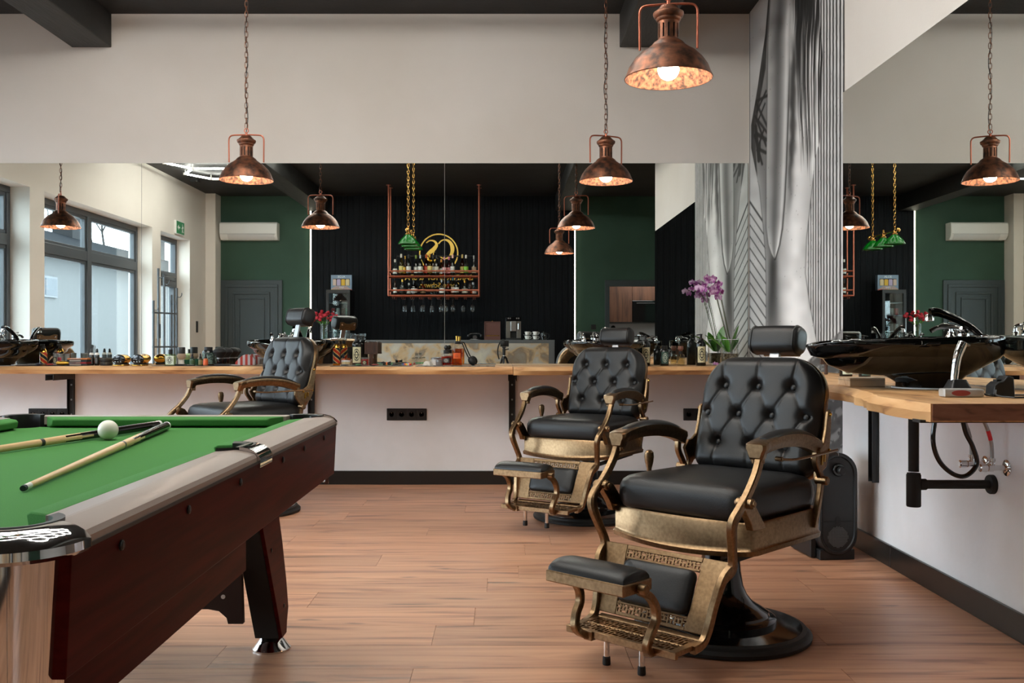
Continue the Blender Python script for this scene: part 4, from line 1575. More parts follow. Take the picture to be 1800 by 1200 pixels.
def cue(name, tip, butt, label, rad=.0135):
    t_ = Vector(tip)
    b_ = Vector(butt)
    d = (b_ - t_)
    ln = d.length
    d.normalize()
    e = thing('pool_cue', label, 'cue', tip, 0, 'cues on the pool table')
    q = d.to_track_quat('Z', 'Y')
    e.rotation_mode = 'QUATERNION'
    e.rotation_quaternion = q
    def rr(u):
        return .0062 + (rad - .0062) * min(1, u / (ln * .9))
    MB().lathe([(.0058, 0), (.0062, .004), (.0062, .012)], n=14).build('leather_tip', colour((40, 52, 56), .8), e, smooth=40)
    MB().lathe([(.0063, .012), (rr(.04), .040)], n=14).build('ferrule', M['white'], e, smooth=40)
    j = ln * .56
    MB().lathe([(rr(.04), .040), (rr(j), j)], n=16).build('shaft', M['cue'], e, smooth=40)
    MB().lathe([(rr(j) + .0004, j), (rr(j) + .0004, j + .014)], n=16).build('joint_collar', M['black'], e, smooth=40)
    # pale forearm with dark points running in from the butt
    a, b = j + .014, ln - .012
    n = 24
    rings = []
    for k in range(33):
        u = a + (b - a) * k / 32
        rings.append([(rr(u) * math.cos(2 * PI * i / n), rr(u) * math.sin(2 * PI * i / n), u) for i in range(n)])
    m = MB().loft(rings)
    for fi, f in enumerate(m.f):
        if len(f) != 4:
            m.mi[fi] = 1
            continue
        k, i = divmod(fi, n)
        pt = abs(((i + .5) / n * 4) % 1 - .5) * 2
        u = k / 32
        m.mi[fi] = 1 if u > .10 + .32 * pt else 0
    m.build('butt', [M['cue'], BLK], e, smooth=40)
    MB().lathe([(rr(b), ln - .012), (rad + .0006, ln - .010), (rad + .0004, ln), (.004, ln + .003)], n=16).build('butt_cap', M['white'], e, smooth=40)


cue('pool_cue', (X(40, 1.895), 1.895, ZB + .0085), (X(293, 3.26), 3.26, ZB + .015), 'pool cue in front of the white ball, its pale tip pointing to the near left')
cue('pool_cue', (-1.475, 1.99, ZB + .0085), (X(280, 3.285), 3.285, ZB + .017), 'pool cue lying behind the white ball and running out of the picture at left')

# ------------------------------------------------------------------ three-shade lamp over the table
PL_ = thing('pool_table_lamp', 'brass bar lamp with three green glass shades over the pool table, seen in the mirrors', 'lamp', (-1.167, 2.145, 0))
MB().tube([(0, -.46, 2.43), (0, .46, 2.43)], .011, 12).build('bar', M['brass'], PL_)
for y in (-.46, .46):
    MB().sphere((0, y, 2.43), .028, 14, 10).build('bar_end', M['brass'], PL_)
GS = mk('green_glass_shade', (6, 78, 18), 0.2, spec=0.25)
for y in (-.355, 0, .355):
    s_ = MB().lathe([(.030, 2.385), (.045, 2.372), (.085, 2.335), (.125, 2.275), (.128, 2.265), (.124, 2.266), (.083, 2.328), (.042, 2.366), (.0295, 2.378)], (0, y, 0), 32, cap0=False, cap1=False).build('lamp_shade', GS, PL_, smooth=50)
    MB().lathe([(.012, 2.44), (.020, 2.43), (.022, 2.405), (.034, 2.398), (.034, 2.385), (.028, 2.38)], (0, y, 0), 18).build('shade_holder', M['brass'], PL_, smooth=40)
    MB().lathe([(.012, 2.44), (.010, 2.47), (.014, 2.475), (.0002, 2.49)], (0, y, 0), 12).build('finial', M['brass'], PL_, smooth=40)
    MB().sphere((0, y, 2.325), .026, 12, 8).build('bulb', M['white'], PL_)


def chain(mb, x, y, z0, z1, ll=.034, lw=.011, w=.0022, twist=0):
    """oval links standing alternately across each other"""
    n = max(2, int((z1 - z0) / (ll * .78)))
    st = (z1 - z0 - ll) / (n - 1)
    for k in range(n):
        zc = z0 + ll / 2 + k * st
        a = (PI / 2) * (k % 2) + twist
        pts = []
        for j in range(10):
            t = 2 * PI * j / 10
            u = lw * math.cos(t)
            v = (ll / 2 - lw) * sgn(math.sin(t)) * (abs(math.sin(t)) > .01) + lw * math.sin(t)
            pts.append((x + u * math.cos(a), y + u * math.sin(a), zc + v))
        mb.tube(pts, w, 5, closed=True)


for y in (-.355, .355):
    q = MB()
    chain(q, 0, y, 2.485, CEIL, .052, .013, .0024)
    q.build('chain', M['brass'], PL_, smooth=60)

# ================================================================== PENDANT LAMPS
BULB = emit('hot_bulb', (255, 238, 214), BULB_STRENGTH)


def pendant(label, x, y, zr, rot=0.0):
    """zr = height of the shade rim"""
    t = thing('pendant_lamp', label, 'pendant lamp', (x, y, zr), rot, 'copper pendant lamps')
    q = MB().lathe([(.1635, 0), (.1655, .003), (.1635, .008), (.158, .018), (.148, .045), (.130, .072), (.104, .098), (.078, .114), (.074, .118)], n=48, cap0=False, cap1=False)
    sh = q.build('lamp_shade', M['rust'], t, smooth=40)
    MB().lathe([(.1625, .001), (.156, .018), (.146, .043), (.128, .069), (.102, .095), (.074, .112), (.02, .116)], n=48, cap0=False, cap1=True).build('shade_lining', M['rustin'], sh, smooth=40)
    MB().lathe([(.076, .112), (.070, .118), (.064, .126), (.056, .136), (.046, .143), (.040, .147)], n=36, cap0=False, cap1=False).build('shade_neck', M['rust'], t, smooth=40)
    # slotted vent cylinder: staves with gaps over a dark core
    v = MB()
    for k in range(12):
        a0, a1 = 2 * PI * k / 12 + .09, 2 * PI * (k + 1) / 12 - .09
        rings = []
        for z in (.150, .206):
            rings.append([(r * math.cos(a), r * math.sin(a), z) for r, a in ((.036, a0), (.0395, a0), (.0395, (a0 + a1) / 2), (.0395, a1), (.036, a1))])
        v.loft(rings)
    v.lathe([(.0395, .143), (.0395, .152), (.036, .152), (.036, .143)], n=36, cap0=False, cap1=False)
    v.lathe([(.0395, .204), (.0395, .216), (.036, .216), (.036, .204)], n=36, cap0=False, cap1=False)
    vt = v.build('vent_collar', M['rust'], t, smooth=35)
    MB().lathe([(.033, .143), (.033, .215)], n=24).build('vent_core', M['blackmatt'], vt)
    MB().lathe([(.038, .214), (.044, .218), (.047, .224), (.047, .228), (.054, .233), (.058, .243), (.057, .249), (.050, .253), (.036, .266), (.030, .274), (.016, .277), (.0002, .279)], n=36).build('lamp_cap', M['rust'], t, smooth=40)
    h = spline([(-.107, 0, .112), (-.1075, 0, .18), (-.108, 0, .245), (-.104, 0, .266), (-.088, 0, .279), (-.04, 0, .282), (0, 0, .283), (.04, 0, .282), (.088, 0, .279), (.104, 0, .266), (.108, 0, .245), (.1075, 0, .18), (.107, 0, .112)], 3)
    MB().tube(h, .0046, 8).build('handle', M['copper'], t)
    q = MB().tube([(.013 * math.cos(2 * PI * k / 12), 0, .308 + .013 * math.sin(2 * PI * k / 12)) for k in range(12)], .0028, 6, closed=True)
    q.lathe([(.007, .278), (.007, .294), (.003, .298)], n=10)
    q.build('hanging_ring', M['copper'], t)
    q = MB()
    chain(q, 0, 0, .318, CEIL - zr - .02, .040, .0095, .0021)
    q.build('chain', M['rust'], t, smooth=60)
    cd = [(.0, 0, .30)] + [(.010 * math.sin(k * 1.3), .008 * math.cos(k * 1.7), .32 + (CEIL - zr - .34) * k / 16) for k in range(17)]
    MB().tube(spline(cd, 3), .0025, 5).build('cable', M['black'], t)
    MB().lathe([(.05, CEIL - zr), (.05, CEIL - zr - .018), (.012, CEIL - zr - .03), (.0002, CEIL - zr - .032)], n=24).build('ceiling_rose', M['rust'], t, smooth=40)
    MB().lathe([(.018, .075), (.019, .115)], n=16).build('bulb_socket', M['blackmatt'], t)
    MB().sphere((0, 0, .036), .040, 20, 14).build('bulb', BULB, t)
    return t


PN = pendant('copper pendant lamp hanging left of centre above the chair behind the pool table', -1.588, 5.98, 2.055)
dup(PN, (.635, 5.98, 2.048), R(20), 'copper pendant lamp hanging above the middle barber chair, left of the biggest lamp')
dup(PN, (-3.846, 5.98, 2.055), R(75), 'copper pendant lamp at the far left, seen only in the mirror before the window')
dup(PN, (.623, 3.646, 2.045), R(-8), 'nearest and biggest copper pendant lamp, cut off by the top edge above the near chair')
# ================================================================== WORKTOPS
def live_slab(name, label, outline_top, live, zt, th, mat, seed, flare=0.0):
    """outline: list of points; live: set of indices whose edge is the wavy bark edge"""
    rr = random.Random(seed)
    c = Vector((sum(p[0] for p in outline_top) / len(outline_top), sum(p[1] for p in outline_top) / len(outline_top)))
    offs = {}
    for i in range(len(outline_top)):
        offs[i] = (rr.uniform(-.006, .006), rr.uniform(.004, .014) + flare * .55, rr.uniform(-.022, .002) + flare) if i in live else (0, 0, 0)
    rings = []
    n = len(outline_top)
    for lv, z in ((0, zt), (0, zt - .006), (1, zt - th * .45), (2, zt - th)):
        r = []
        for i, p in enumerate(outline_top):
            a, b = outline_top[i - 1], outline_top[(i + 1) % n]
            t = Vector((b[0] - a[0], b[1] - a[1])).normalized()
            nn = Vector((t.y, -t.x))
            d = offs[i][lv] + (-.004 if lv == 0 and z == zt and i in live else 0)
            r.append((p[0] + nn.x * d, p[1] + nn.y * d, z))
        rings.append(r)
    o = MB().loft(rings[::-1]).build(name, mat, smooth=35)
    return tag(o, label, 'worktop')


def wav(pts, k, amp, seed):
    rr = random.Random(seed)
    sp = spline([(p[0], p[1], 0) for p in pts], k)
    return [(p[0], p[1] + (rr.uniform(-amp, amp) if 0 < i < len(sp) - 1 else 0)) for i, p in enumerate(sp)]


SX = X(902, 6.62)
fa = wav([(-4.86, 6.84), (-3.6, 6.83), (-2.4, 6.80), (-1.4, 6.76), (-.6, 6.70), (SX - .002, 6.66)], 7, .004, 2)
live_slab('worktop', 'long live-edge oak worktop below the mirror, left slab with the most bottles', fa + [(SX - .002, WALL_Y - .007), (-4.86, WALL_Y - .007)], set(range(1, len(fa) - 1)), HC, .053, M['oak'], 3)
fb = wav([(SX + .002, 6.60), (.35, 6.63), (.8, 6.68), (1.2, 6.73), (1.46, 6.70)], 6, .004, 4)
live_slab('worktop', 'oak worktop slab behind the two right barber chairs, starting at the step in the edge', fb + [(WALL_X - .007, 6.70), (WALL_X - .007, WALL_Y - .007), (SX + .002, WALL_Y - .007)], set(range(1, len(fb) - 1)), HC - .001, .055, M['oak'], 5)
YE = .163 * F / 106.0
XE = X(1636, YE)
fc = [(p[0], p[1]) for p in spline([(1.47, 6.695, 0), (1.46, 6.0, 0), (1.45, 5.3, 0), (1.39, 4.7, 0), (1.30, 4.15, 0), (1.268, 3.75, 0), (1.262, 3.5, 0), (1.21, 3.2, 0), (1.155, 2.95, 0), (XE, YE, 0)], 5)]
WT = live_slab('worktop', 'thick live-edge oak worktop on the right carrying the wash basin', fc + [(WALL_X - .007, YE), (WALL_X - .007, 6.695)], set(range(1, len(fc) - 1)), HC - .0005, .050, M['oaky'], 8, .020)
ef = MB().box(XE + .004, WALL_X - .007, YE - .003, YE, HC - .046, HC - .001).build('end_grain', M['endgrain'], WT, smooth=0)
us = MB().box(XE - .02, WALL_X - .01, YE + .02, YE + .07, HC - .054, HC - .046).build('support_bar', M['black'], WT, smooth=0)


def bracket(label, x, arm, drop=.455, wall='back', w=.048):
    """steel L bracket: upright on the wall, arm under the worktop"""
    zt = HC - .056
    if wall == 'back':
        t = thing('shelf_bracket', label, 'bracket', (x, WALL_Y, 0), 0, 'black worktop brackets')
    else:
        t = thing('shelf_bracket', label, 'bracket', (WALL_X - .004, x, 0), -R(90), 'black worktop brackets')
        zt = HC - .054
    q = MB().box(-w / 2, w / 2, -.010, -.001, zt - drop, zt)
    q.box(-w / 2, -w / 2 + .006, -.034, -.010, zt - drop, zt).box(w / 2 - .006, w / 2, -.034, -.010, zt - drop, zt)
    q.build('upright', M['black'], t, smooth=0, bevel=.001, seg=1)
    q = MB().box(-w / 2 - .006, w / 2 + .006, -arm, -.012, zt - .008, zt - .001)
    q.box(-w / 2 - .006, -w / 2, -arm, -.012, zt - .045, zt - .008).box(w / 2, w / 2 + .006, -arm, -.012, zt - .045, zt - .008)
    q.build('arm', M['black'], t, smooth=0, bevel=.001, seg=1)
    q = MB()
    for k in range(4):
        q.lathe([(.007, -.012), (.006, -.008), (.006, -.014)], (0, 0, zt - .09 - k * .11), 8, 'y')
    q.build('screw', M['steel'], t, smooth=30)


bracket('black steel bracket at the far left under the long worktop, above the left sockets', -3.21, .36)
bracket('black steel bracket right behind the chair at the pool table', -1.425, .38)
bracket('black steel bracket under the joint of the two worktop slabs', .066, .44)
bracket('black steel bracket left of the big chair back, beside the small double socket', 1.56, .42)
bracket('black steel bracket on the right wall above the black humidifier', 4.72, .38, .46, 'right', .055)


def socket_row(label, x0, x1, n, z0=None, z1=None):
    z0, z1 = Z(738.5, WALL_Y), Z(717.5, WALL_Y)
    t = thing('wall_socket', label, 'socket', ((x0 + x1) / 2, WALL_Y, (z0 + z1) / 2), 0, 'black wall sockets')
    w, h = (x1 - x0) / 2, (z1 - z0) / 2
    MB().box(-w, w, -.010, 0, -h, h).build('socket_frame', M['black'], t, smooth=0, bevel=.003)
    for k in range(n):
        c = -w + (2 * w) * (k + .5) / n
        q = MB().box(c - w / n * .84, c + w / n * .84, -.0125, -.010, -h * .84, h * .84)
        s = q.build('socket_insert', M['plastic'], t, smooth=0, bevel=.001, seg=1)
        q = MB().lathe([(.019, -.0127), (.021, -.0145), (.0195, -.0145), (.0175, -.0128)], (c, 0, 0), 18, 'y', cap0=False, cap1=False)
        q.lathe([(.0175, -.0129), (.0002, -.0129)], (c, 0, 0), 18, 'y')
        q.build('socket_well', M['blackmatt'], s, smooth=40)
        MB().lathe([(.0028, -.0128), (.0028, -.0165), (.0002, -.017)], (c, 0, .012), 8, 'y').build('earth_pin', M['chrome'], s)


socket_row('black four-gang socket under the worktop, in the middle of the wall', X(680, 7.2), X(750, 7.2), 4)
socket_row('black double socket between the two right barber chairs', X(1201, 7.2), X(1238, 7.2), 2)
socket_row('black four-gang socket at the left above the pool table pocket', X(51, 7.2), X(119, 7.2), 4)

# ================================================================== WASH BASINS
def make_basin(label, loc, rotz, rear=.255):
    t = thing('wash_basin', label, 'wash basin', loc, rotz, 'black shampoo basins')
    n = 56
    L0, L1, Wd = -.405, rear, .268
    H = .178

    def plan(a):
        """rim outline: a = 0 to the right, going round; lip at -y"""
        ca, sa = math.cos(a), math.sin(a)
        e = .72 if sa > 0 else .92
        x = Wd * sgn(ca) * abs(ca) ** (.62 if sa > 0 else .86)
        y = (L1 if sa > 0 else -L0) * sgn(sa) * abs(sa) ** e
        if sa < 0:
            x *= 1 - .42 * (-sa) ** 2.0
        return x, y
    P = [plan(2 * PI * k / n) for k in range(n)]

    def dip(x, y):
        """the lip dips for the neck and the rim rises to the rear"""
        f = (y - L0) / (L1 - L0)
        d = .020 * (f - .35)
        if y < -.18:
            k = (-.18 - y) / (-.18 - L0)
            d -= .012 * k * math.exp(-(x / .085) ** 2)
            d -= .004 * k
        return d
    B = [(.118 * math.cos(2 * PI * k / n), .030 + .105 * math.sin(2 * PI * k / n)) for k in range(n)]
    rings = []

    def ring(f, z, front=None, tilt=1.0):
        r = []
        for k in range(n):
            bx, by = B[k]
            px, py = P[k]
            sa = math.sin(2 * PI * k / n)
            rear_ = max(0.0, sa)
            g = f
            if rear_ > 0:
                g = f + (min(1.0, f * 1.45) - f) * rear_ ** .7
            r.append((bx + (px - bx) * g, by + (py - by) * g, z + dip(px, py) * tilt * f))
        return r
    rings += [ring(0, 0), ring(0.0, .02), ring(.05, .032)]
    for f in (.14, .25, .37, .50, .63, .76, .87, .95):
        rings.append(ring(f, .032 + (H - .036 - .032) * (f / .98)))
    def rimring(f, dz):
        r = []
        for k in range(n):
            px, py = P[k]
            th = .30 + .70 * min(1, max(0, (py + .405) / .30))
            bx, by = B[k]
            r.append((bx + (px - bx) * f, by + (py - by) * f, H - dz * th + dip(px, py)))
        return r
    rings.append(rimring(.99, .034))
    rings.append(rimring(1.0, .022))
    rings.append(rimring(1.0, .006))

    def inset(s, z, tilt=1.0, cy=.02):
        return [(p[0] * s, (p[1] - cy) * s + cy, z + dip(*p) * tilt) for p in P]
    rings += [inset(.985, H), inset(.955, H + .001), inset(.935, H - .006), inset(.90, H - .03, .9), inset(.82, H - .08, .6), inset(.66, H - .115, .3), inset(.40, H - .130, .1), inset(.08, H - .134, 0)]
    body = MB().loft(rings).build('basin_bowl', M['gloss'], t, smooth=50)
    MB().lathe([(.030, H - .1335), (.032, H - .128), (.024, H - .126), (.0002, H - .127)], (0, .02, 0), 20).build('drain_strainer', M['chrome'], t, smooth=40)
    MB().lathe([(.121, .0), (.120, .004)], (0, .030, 0), 40).build('silicone_ring', M['white'], t)
    # mixer tap and hand shower on the rear deck
    z = H + .012
    MB().lathe([(.026, z - .014), (.026, z - .004), (.021, z), (.019, z + .018), (.022, z + .024), (.018, z + .034), (.0002, z + .037)], (-.055, .190, 0), 20).build('tap_body', M['chrome'], t, smooth=40)
    MB().tube(spline([(-.055, .190, z + .022), (-.055, .150, z + .034), (-.055, .10, z + .032), (-.055, .07, z + .018)], 5), .0088, 10).build('tap_spout', M['chrome'], t, smooth=50)
    MB().tube(spline([(-.055, .192, z + .034), (-.055, .200, z + .048), (-.055, .135, z + .054)], 5), .0045, 8).build('tap_lever', M['chrome'], t, smooth=50)
    q = MB().lathe([(.018, z - .014), (.018, z), (.012, z + .006), (.011, z + .018)], (-.145, .185, 0), 16)
    q.tube(spline([(-.145, .185, z + .014), (-.146, .183, z + .036), (-.148, .16, z + .042), (-.148, .14, z + .034)], 4), .007, 8)
    q.build('shower_holder', M['chrome'], t, smooth=45)
    hp = spline([(.070, .205, z - .012), (.066, .160, z + .030), (.060, .095, z + .066), (.055, .045, z + .084), (.052, .020, z + .082)], 6)
    hs_ = MB().tube(hp, [.011 + .006 * (i / (len(hp) - 1)) for i in range(len(hp))], 12).build('hand_shower', M['gloss'], t, smooth=50)
    MB().lathe([(.015, -.014), (.016, -.004), (.012, .010)], (0, 0, 0), 16).xform(Matrix.Translation((.051, .018, z + .066))).build('shower_head', M['chrome'], hs_, smooth=40)
    MB().lathe([(.018, z - .014), (.018, z), (.012, z + .004)], (.07, .205, 0), 14).build('shower_socket', M['chrome'], t, smooth=40)
    return t


WB = make_basin('big glossy black wash basin on the right worktop', (1.515, 3.53, HC), -R(90))
dup(WB, (-1.545, 6.90, HC), 0, 'glossy black wash basin behind the chair at the pool table')
dup(WB, (.735, 6.90, HC), 0, 'glossy black wash basin behind the back of the middle barber chair')
dup(WB, (-3.63, 6.90, HC), 0, 'glossy black wash basin at the far left end of the long worktop')

# plumbing below the right worktop
t = thing('drain_pipe', 'matt black bottle trap and pipe under the right worktop', 'drain pipe', (1.46, 3.60, 0))
xp, yp = X(1606, 3.60), 3.60
t.location = (xp, yp, 0)
zt_ = Z(833, yp)
MB().lathe([(.019, zt_ + .01), (.019, HC - .053)], n=20).build('down_pipe', M['blackmatt'], t)
MB().lathe([(.024, Z(890, yp)), (.0262, Z(888, yp)), (.0262, zt_ - .002), (.024, zt_), (.024, zt_ + .004)], n=24).build('trap_cup', M['blackmatt'], t, smooth=40)
zh = Z(851, yp)
MB().lathe([(.019, .02), (.021, .022), (.021, .045), (.019, .047)], (0, 0, zh), 18, 'x').build('trap_nut', M['blackmatt'], t, smooth=40)
MB().lathe([(.0165, .02), (.0165, WALL_X - .006 - xp)], (0, 0, zh), 18, 'x').build('wall_pipe', M['blackmatt'], t)
MB().lathe([(.034, WALL_X - .022 - xp), (.036, WALL_X - .018 - xp), (.036, WALL_X - .0045 - xp)], (0, 0, zh), 28, 'x').build('wall_flange', M['blackmatt'], t, smooth=40)
ys_ = 3.52


def hose(name, label, pts, r, mat, cat='hose'):
    o = MB().tube(spline(pts, 7), r, 10).build(name, mat, smooth=60)
    return tag(o, label, cat)


yh = 3.25
hose('shower_hose', 'looped glossy black hose hanging under the right worktop', [(X(1648, yh), yh, HC - .05), (X(1640, yh), yh, Z(770, yh)), (X(1650, yh), yh, Z(808, yh)), (X(1674, yh), yh, Z(832, yh)), (X(1698, yh), yh, Z(836, yh)), (X(1717, yh), yh, Z(815, yh)), (X(1710, yh), yh, Z(785, yh)), (X(1697, yh), yh, Z(758, yh)), (X(1688, yh), yh, HC - .05)], .0078, M['pedestal'])
for (pv, yv, pyv, bx_, lb, bandc) in ((1733, 3.655, 815, 1712, 'left chrome water valve with grey hose on the right wall', (150, 150, 150)), (1761, 3.50, 822, 1727, 'right chrome water valve whose hose carries a red band', (210, 40, 50))):
    zv = Z(pyv, yv)
    t = thing('water_valve', lb, 'valve', (WALL_X - .0045, yv, zv), 0, 'chrome water valves')
    q = MB().lathe([(.030, -.001), (.030, -.004), (.022, -.008), (.012, -.010)], n=22, axis='x')
    q.build('wall_rosette', M['chrome'], t, smooth=40)
    q = MB().lathe([(.010, -.008), (.010, -.05), (.013, -.052), (.013, -.070), (.010, -.072)], n=16, axis='x')
    q.lathe([(.009, .0), (.009, .022), (.011, .024), (.011, .036)], (-.055, 0, 0), 14)
    q.build('valve_body', M['chrome'], t, smooth=40)
    MB().lathe([(.012, -.072), (.015, -.075), (.015, -.098), (.011, -.102)], n=12, axis='x').build('valve_knob', M['chrome'], t, smooth=40)
    hp = spline([(-.055, 0, .034), (-.058, 0, .09), (-.085, -.01, .16), (-.135, -.02, HC - .05 - zv)], 6)
    hs_ = MB().tube(hp, .0068, 10).build('braided_hose', M['steel'], t, smooth=60)
    MB().tube(hp[7:11], .0074, 10).build('hose_band', colour(bandc), hs_, smooth=60)

# ================================================================== HUMIDIFIER
yq = 1.05 * F / (984 - 603) - .01
t = thing('humidifier', 'tall black floor humidifier with a dial, standing under the right worktop', 'humidifier', (X(1474, yq), yq, 0), R(6))
w, hh = .100, .520
dp = .30
ov = [(w * math.cos(a), hh - w + w * math.sin(a)) for a in [PI * k / 16 for k in range(17)]] + [(w * math.cos(a), .022 + w + w * math.sin(a)) for a in [PI + PI * k / 16 for k in range(17)]]
cz = (hh + .022) / 2
def sc(o, s):
    return [(p[0] * s if False else p[0] - s * (1 if p[0] > 0 else -1) * min(1, abs(p[0]) / w), p[1] - s * (1 if p[1] > cz else -1) * min(1, abs(p[1] - cz) / (hh / 2 - .011))) for p in o]
q = MB().loft([[(p[0], y, p[1]) for p in sc(ov, s)] for y, s in ((dp, .012), (dp - .01, .002), (.02, 0), (.006, .002), (0, .008), (.0, .018), (.008, .022))])
q.build('housing', M['plastic'], t, smooth=40)
q = MB().prism(sc(ov, .0225), 'y', .006, .012)
q.build('front_panel', M['black'], t, smooth=0)
q = MB().lathe([(.032, .006), (.032, -.004), (.028, -.010)], (0, 0, hh - .082), 28, 'y')
q.build('dial_ring', M['pedestal'], t, smooth=40)
q = MB().lathe([(.019, -.008), (.019, -.030), (.016, -.034), (.0002, -.035)], (.006, 0, hh - .083), 24, 'y')
q.build('dial', M['plastic'], t, smooth=40)
MB().box(-.072, .072, .002, .008, .186, .189).lathe([(.026, .003), (.026, .009)], (0, 0, .188), 20, 'y', sy=.5).build('panel_joint', M['blackmatt'], t, smooth=0)
q = MB()
for i in range(-9, 10):
    for k in range(-9, 10):
        if i * i + k * k < 84:
            q.box(i * .0056 - .0014, i * .0056 + .0014, .0035, .0065, .112 + k * .0056 - .0014, .112 + k * .0056 + .0014)
gr = q.build('air_grille', colour((110, 110, 110), .5), t, smooth=0)
gr['kind'] = 'stuff'
MB().box(-.001, .001, -.0008, .02, hh - .014, hh + .0006).build('indicator', M['steel'], t, smooth=0)
q = MB().box(-.088, .088, .012, dp, 0, .05)
q.box(-w - .018, -w + .01, .05, dp, 0.008, .11)
q.build('stand', M['black'], t, smooth=0, bevel=.004)
tx = text('lettering', 'TURBO', .018, colour((180, 180, 180)), t, (-w - .0185, .17, .075), (R(90), 0, R(-90)), .0004)

# ================================================================== THINGS ON THE WORKTOPS
YI = 7.06


def lathe_thing(name, label, cat, px, y, parts, group=None, n=20, z=None):
    t = thing(name, label, cat, (X(px, y), y, HC if z is None else z), 0, group)
    for nm, prof, mat in parts:
        MB().lathe(prof, n=n).build(nm, mat, t, smooth=40)
    return t


def emblem_label(t, w, h, z, yfront, paper, ink, r=None, style=0):
    """a flat or curved paper label with a printed oval emblem"""
    if r:
        a = min(1.2, w / (2 * r))
        ring0 = []
        q = MB()
        q.loft([[(r * math.sin(-a + 2 * a * k / 10), -r * math.cos(-a + 2 * a * k / 10), zz) for k in range(11)] for zz in (z, z + h)], False, False, closed=False)
        lb = q.build('paper_label', paper, t, smooth=60)
    else:
        lb = MB().box(-w / 2, w / 2, yfront - .001, yfront, z, z + h).build('paper_label', paper, t, smooth=0)
    yy = -(r + .0006) if r else yfront - .0012
    q = MB()
    cz_ = z + h * .5
    rx, rz = w * .34, h * .40
    def el(a, s):
        x_ = rx * s * math.cos(a)
        y_ = (-math.sqrt(max((r + .0006) ** 2 - x_ * x_, 0))) if r else yy
        return (x_, y_, cz_ + rz * s * math.sin(a))
    for s0, s1 in ((1.0, .88), (.62, .40)):
        q.loft([[el(2 * PI * k / 20, s0) for k in range(20)], [el(2 * PI * k / 20, s1) for k in range(20)]], False, False)
    # frame corners and a few words' worth of bars
    for zz, ww in ((cz_ + rz * .76, .36), (cz_ - rz * .74, .42), (cz_, .9)):
        if r:
            pts = [(ww * rx * (u / 4), -math.sqrt((r + .0007) ** 2 - (ww * rx * u / 4) ** 2)) for u in range(-4, 5)]
            q.loft([[(p[0], p[1], zz - h * .018) for p in pts], [(p[0], p[1], zz + h * .018) for p in pts]], False, False, closed=False)
        else:
            q.box(-ww * rx, ww * rx, yy - .0002, yy, zz - h * .018, zz + h * .018)
    q.build('emblem', ink, lb, smooth=0)
    return lb


INK = colour((38, 40, 38), .6)
CREAM = colour((216, 212, 176), .6)
PALE = colour((214, 222, 200), .6)
DKGL = mk('dark_bottle', (20, 22, 22), 0.16)
TEAL = colour((66, 96, 88), .5)


def pump_bottle(px, y, label, h=.20, r=.033, paper=CREAM, z=None, rot=0.0):
    t = thing('pump_bottle', label, 'bottle', (X(px, y), y, HC if z is None else z), rot, 'dark labelled bottles')
    MB().lathe([(r * .95, 0), (r, .003), (r, h * .68), (r * .92, h * .73), (r * .6, h * .78), (r * .42, h * .80)], n=28).build('bottle_body', DKGL, t, smooth=40)
    MB().lathe([(r * .5, h * .79), (r * .5, h * .85), (r * .22, h * .86), (r * .22, h * .95), (r * .34, h * .955), (r * .34, h * .985), (.001, h)], n=16).build('pump', M['black'], t, smooth=40)
    MB().bar((0, 0, h * .975), (-r * .95, -r * .2, h * .955), .009, .008).build('nozzle', M['black'], t, smooth=0, bevel=.002)
    emblem_label(t, r * 1.75, h * .50, h * .10, 0, paper, INK, r + .0006)
    return t


pump_bottle(1134.5, 7.02, 'black pump bottle with cream label just right of the middle chair back', .222, .035)
pump_bottle(1232, 7.02, 'black pump bottle with cream label standing left of the orchid pot', .232, .036)
pump_bottle(628, 7.05, 'tallest black pump bottle with cream label, right of the chair at the pool table', .225, .038)

# bottle with teal label, no pump
t = lathe_thing('toner_bottle', 'black bottle with teal label left of the clear perfume bottles', 'bottle', 1168, 7.04,
                [('bottle_body', [(.031, 0), (.032, .003), (.032, .108), (.026, .118), (.019, .122)], DKGL), ('cap', [(.021, .121), (.021, .143), (.018, .145)], M['black'])])
emblem_label(t, .055, .085, .015, 0, TEAL, colour((190, 205, 196), .6), .0328)
GLC = liquid((244, 243, 234))
for px, y, lb in ((1196.5, 7.05, 'square clear perfume bottle with wooden stopper between the dark bottles'),):
    t = thing('perfume_bottle', lb, 'bottle', (X(px, y), y, HC))
    MB().loft([[(p[0], p[1], z) for p in rrect(w_, w_, .006, 3)] for z, w_ in ((0, .024), (.004, .026), (.076, .026), (.082, .022), (.084, .012))]).build('bottle_body', GLC, t, smooth=35)
    MB().loft([[(p[0] * .84, p[1] * .84, z) for p in rrect(.026, .026, .006, 3)] for z in (.008, .060)]).build('perfume', liquid((247, 243, 222)), t, smooth=35)
    MB().lathe([(.0155, .083), (.0155, .104), (.010, .106)], n=18).build('collar', M['black'], t, smooth=40)
    MB().lathe([(.011, .104), (.013, .110), (.0205, .118), (.0205, .140), (.018, .143)], n=18).build('stopper', colour((122, 78, 62), .5), t, smooth=40)

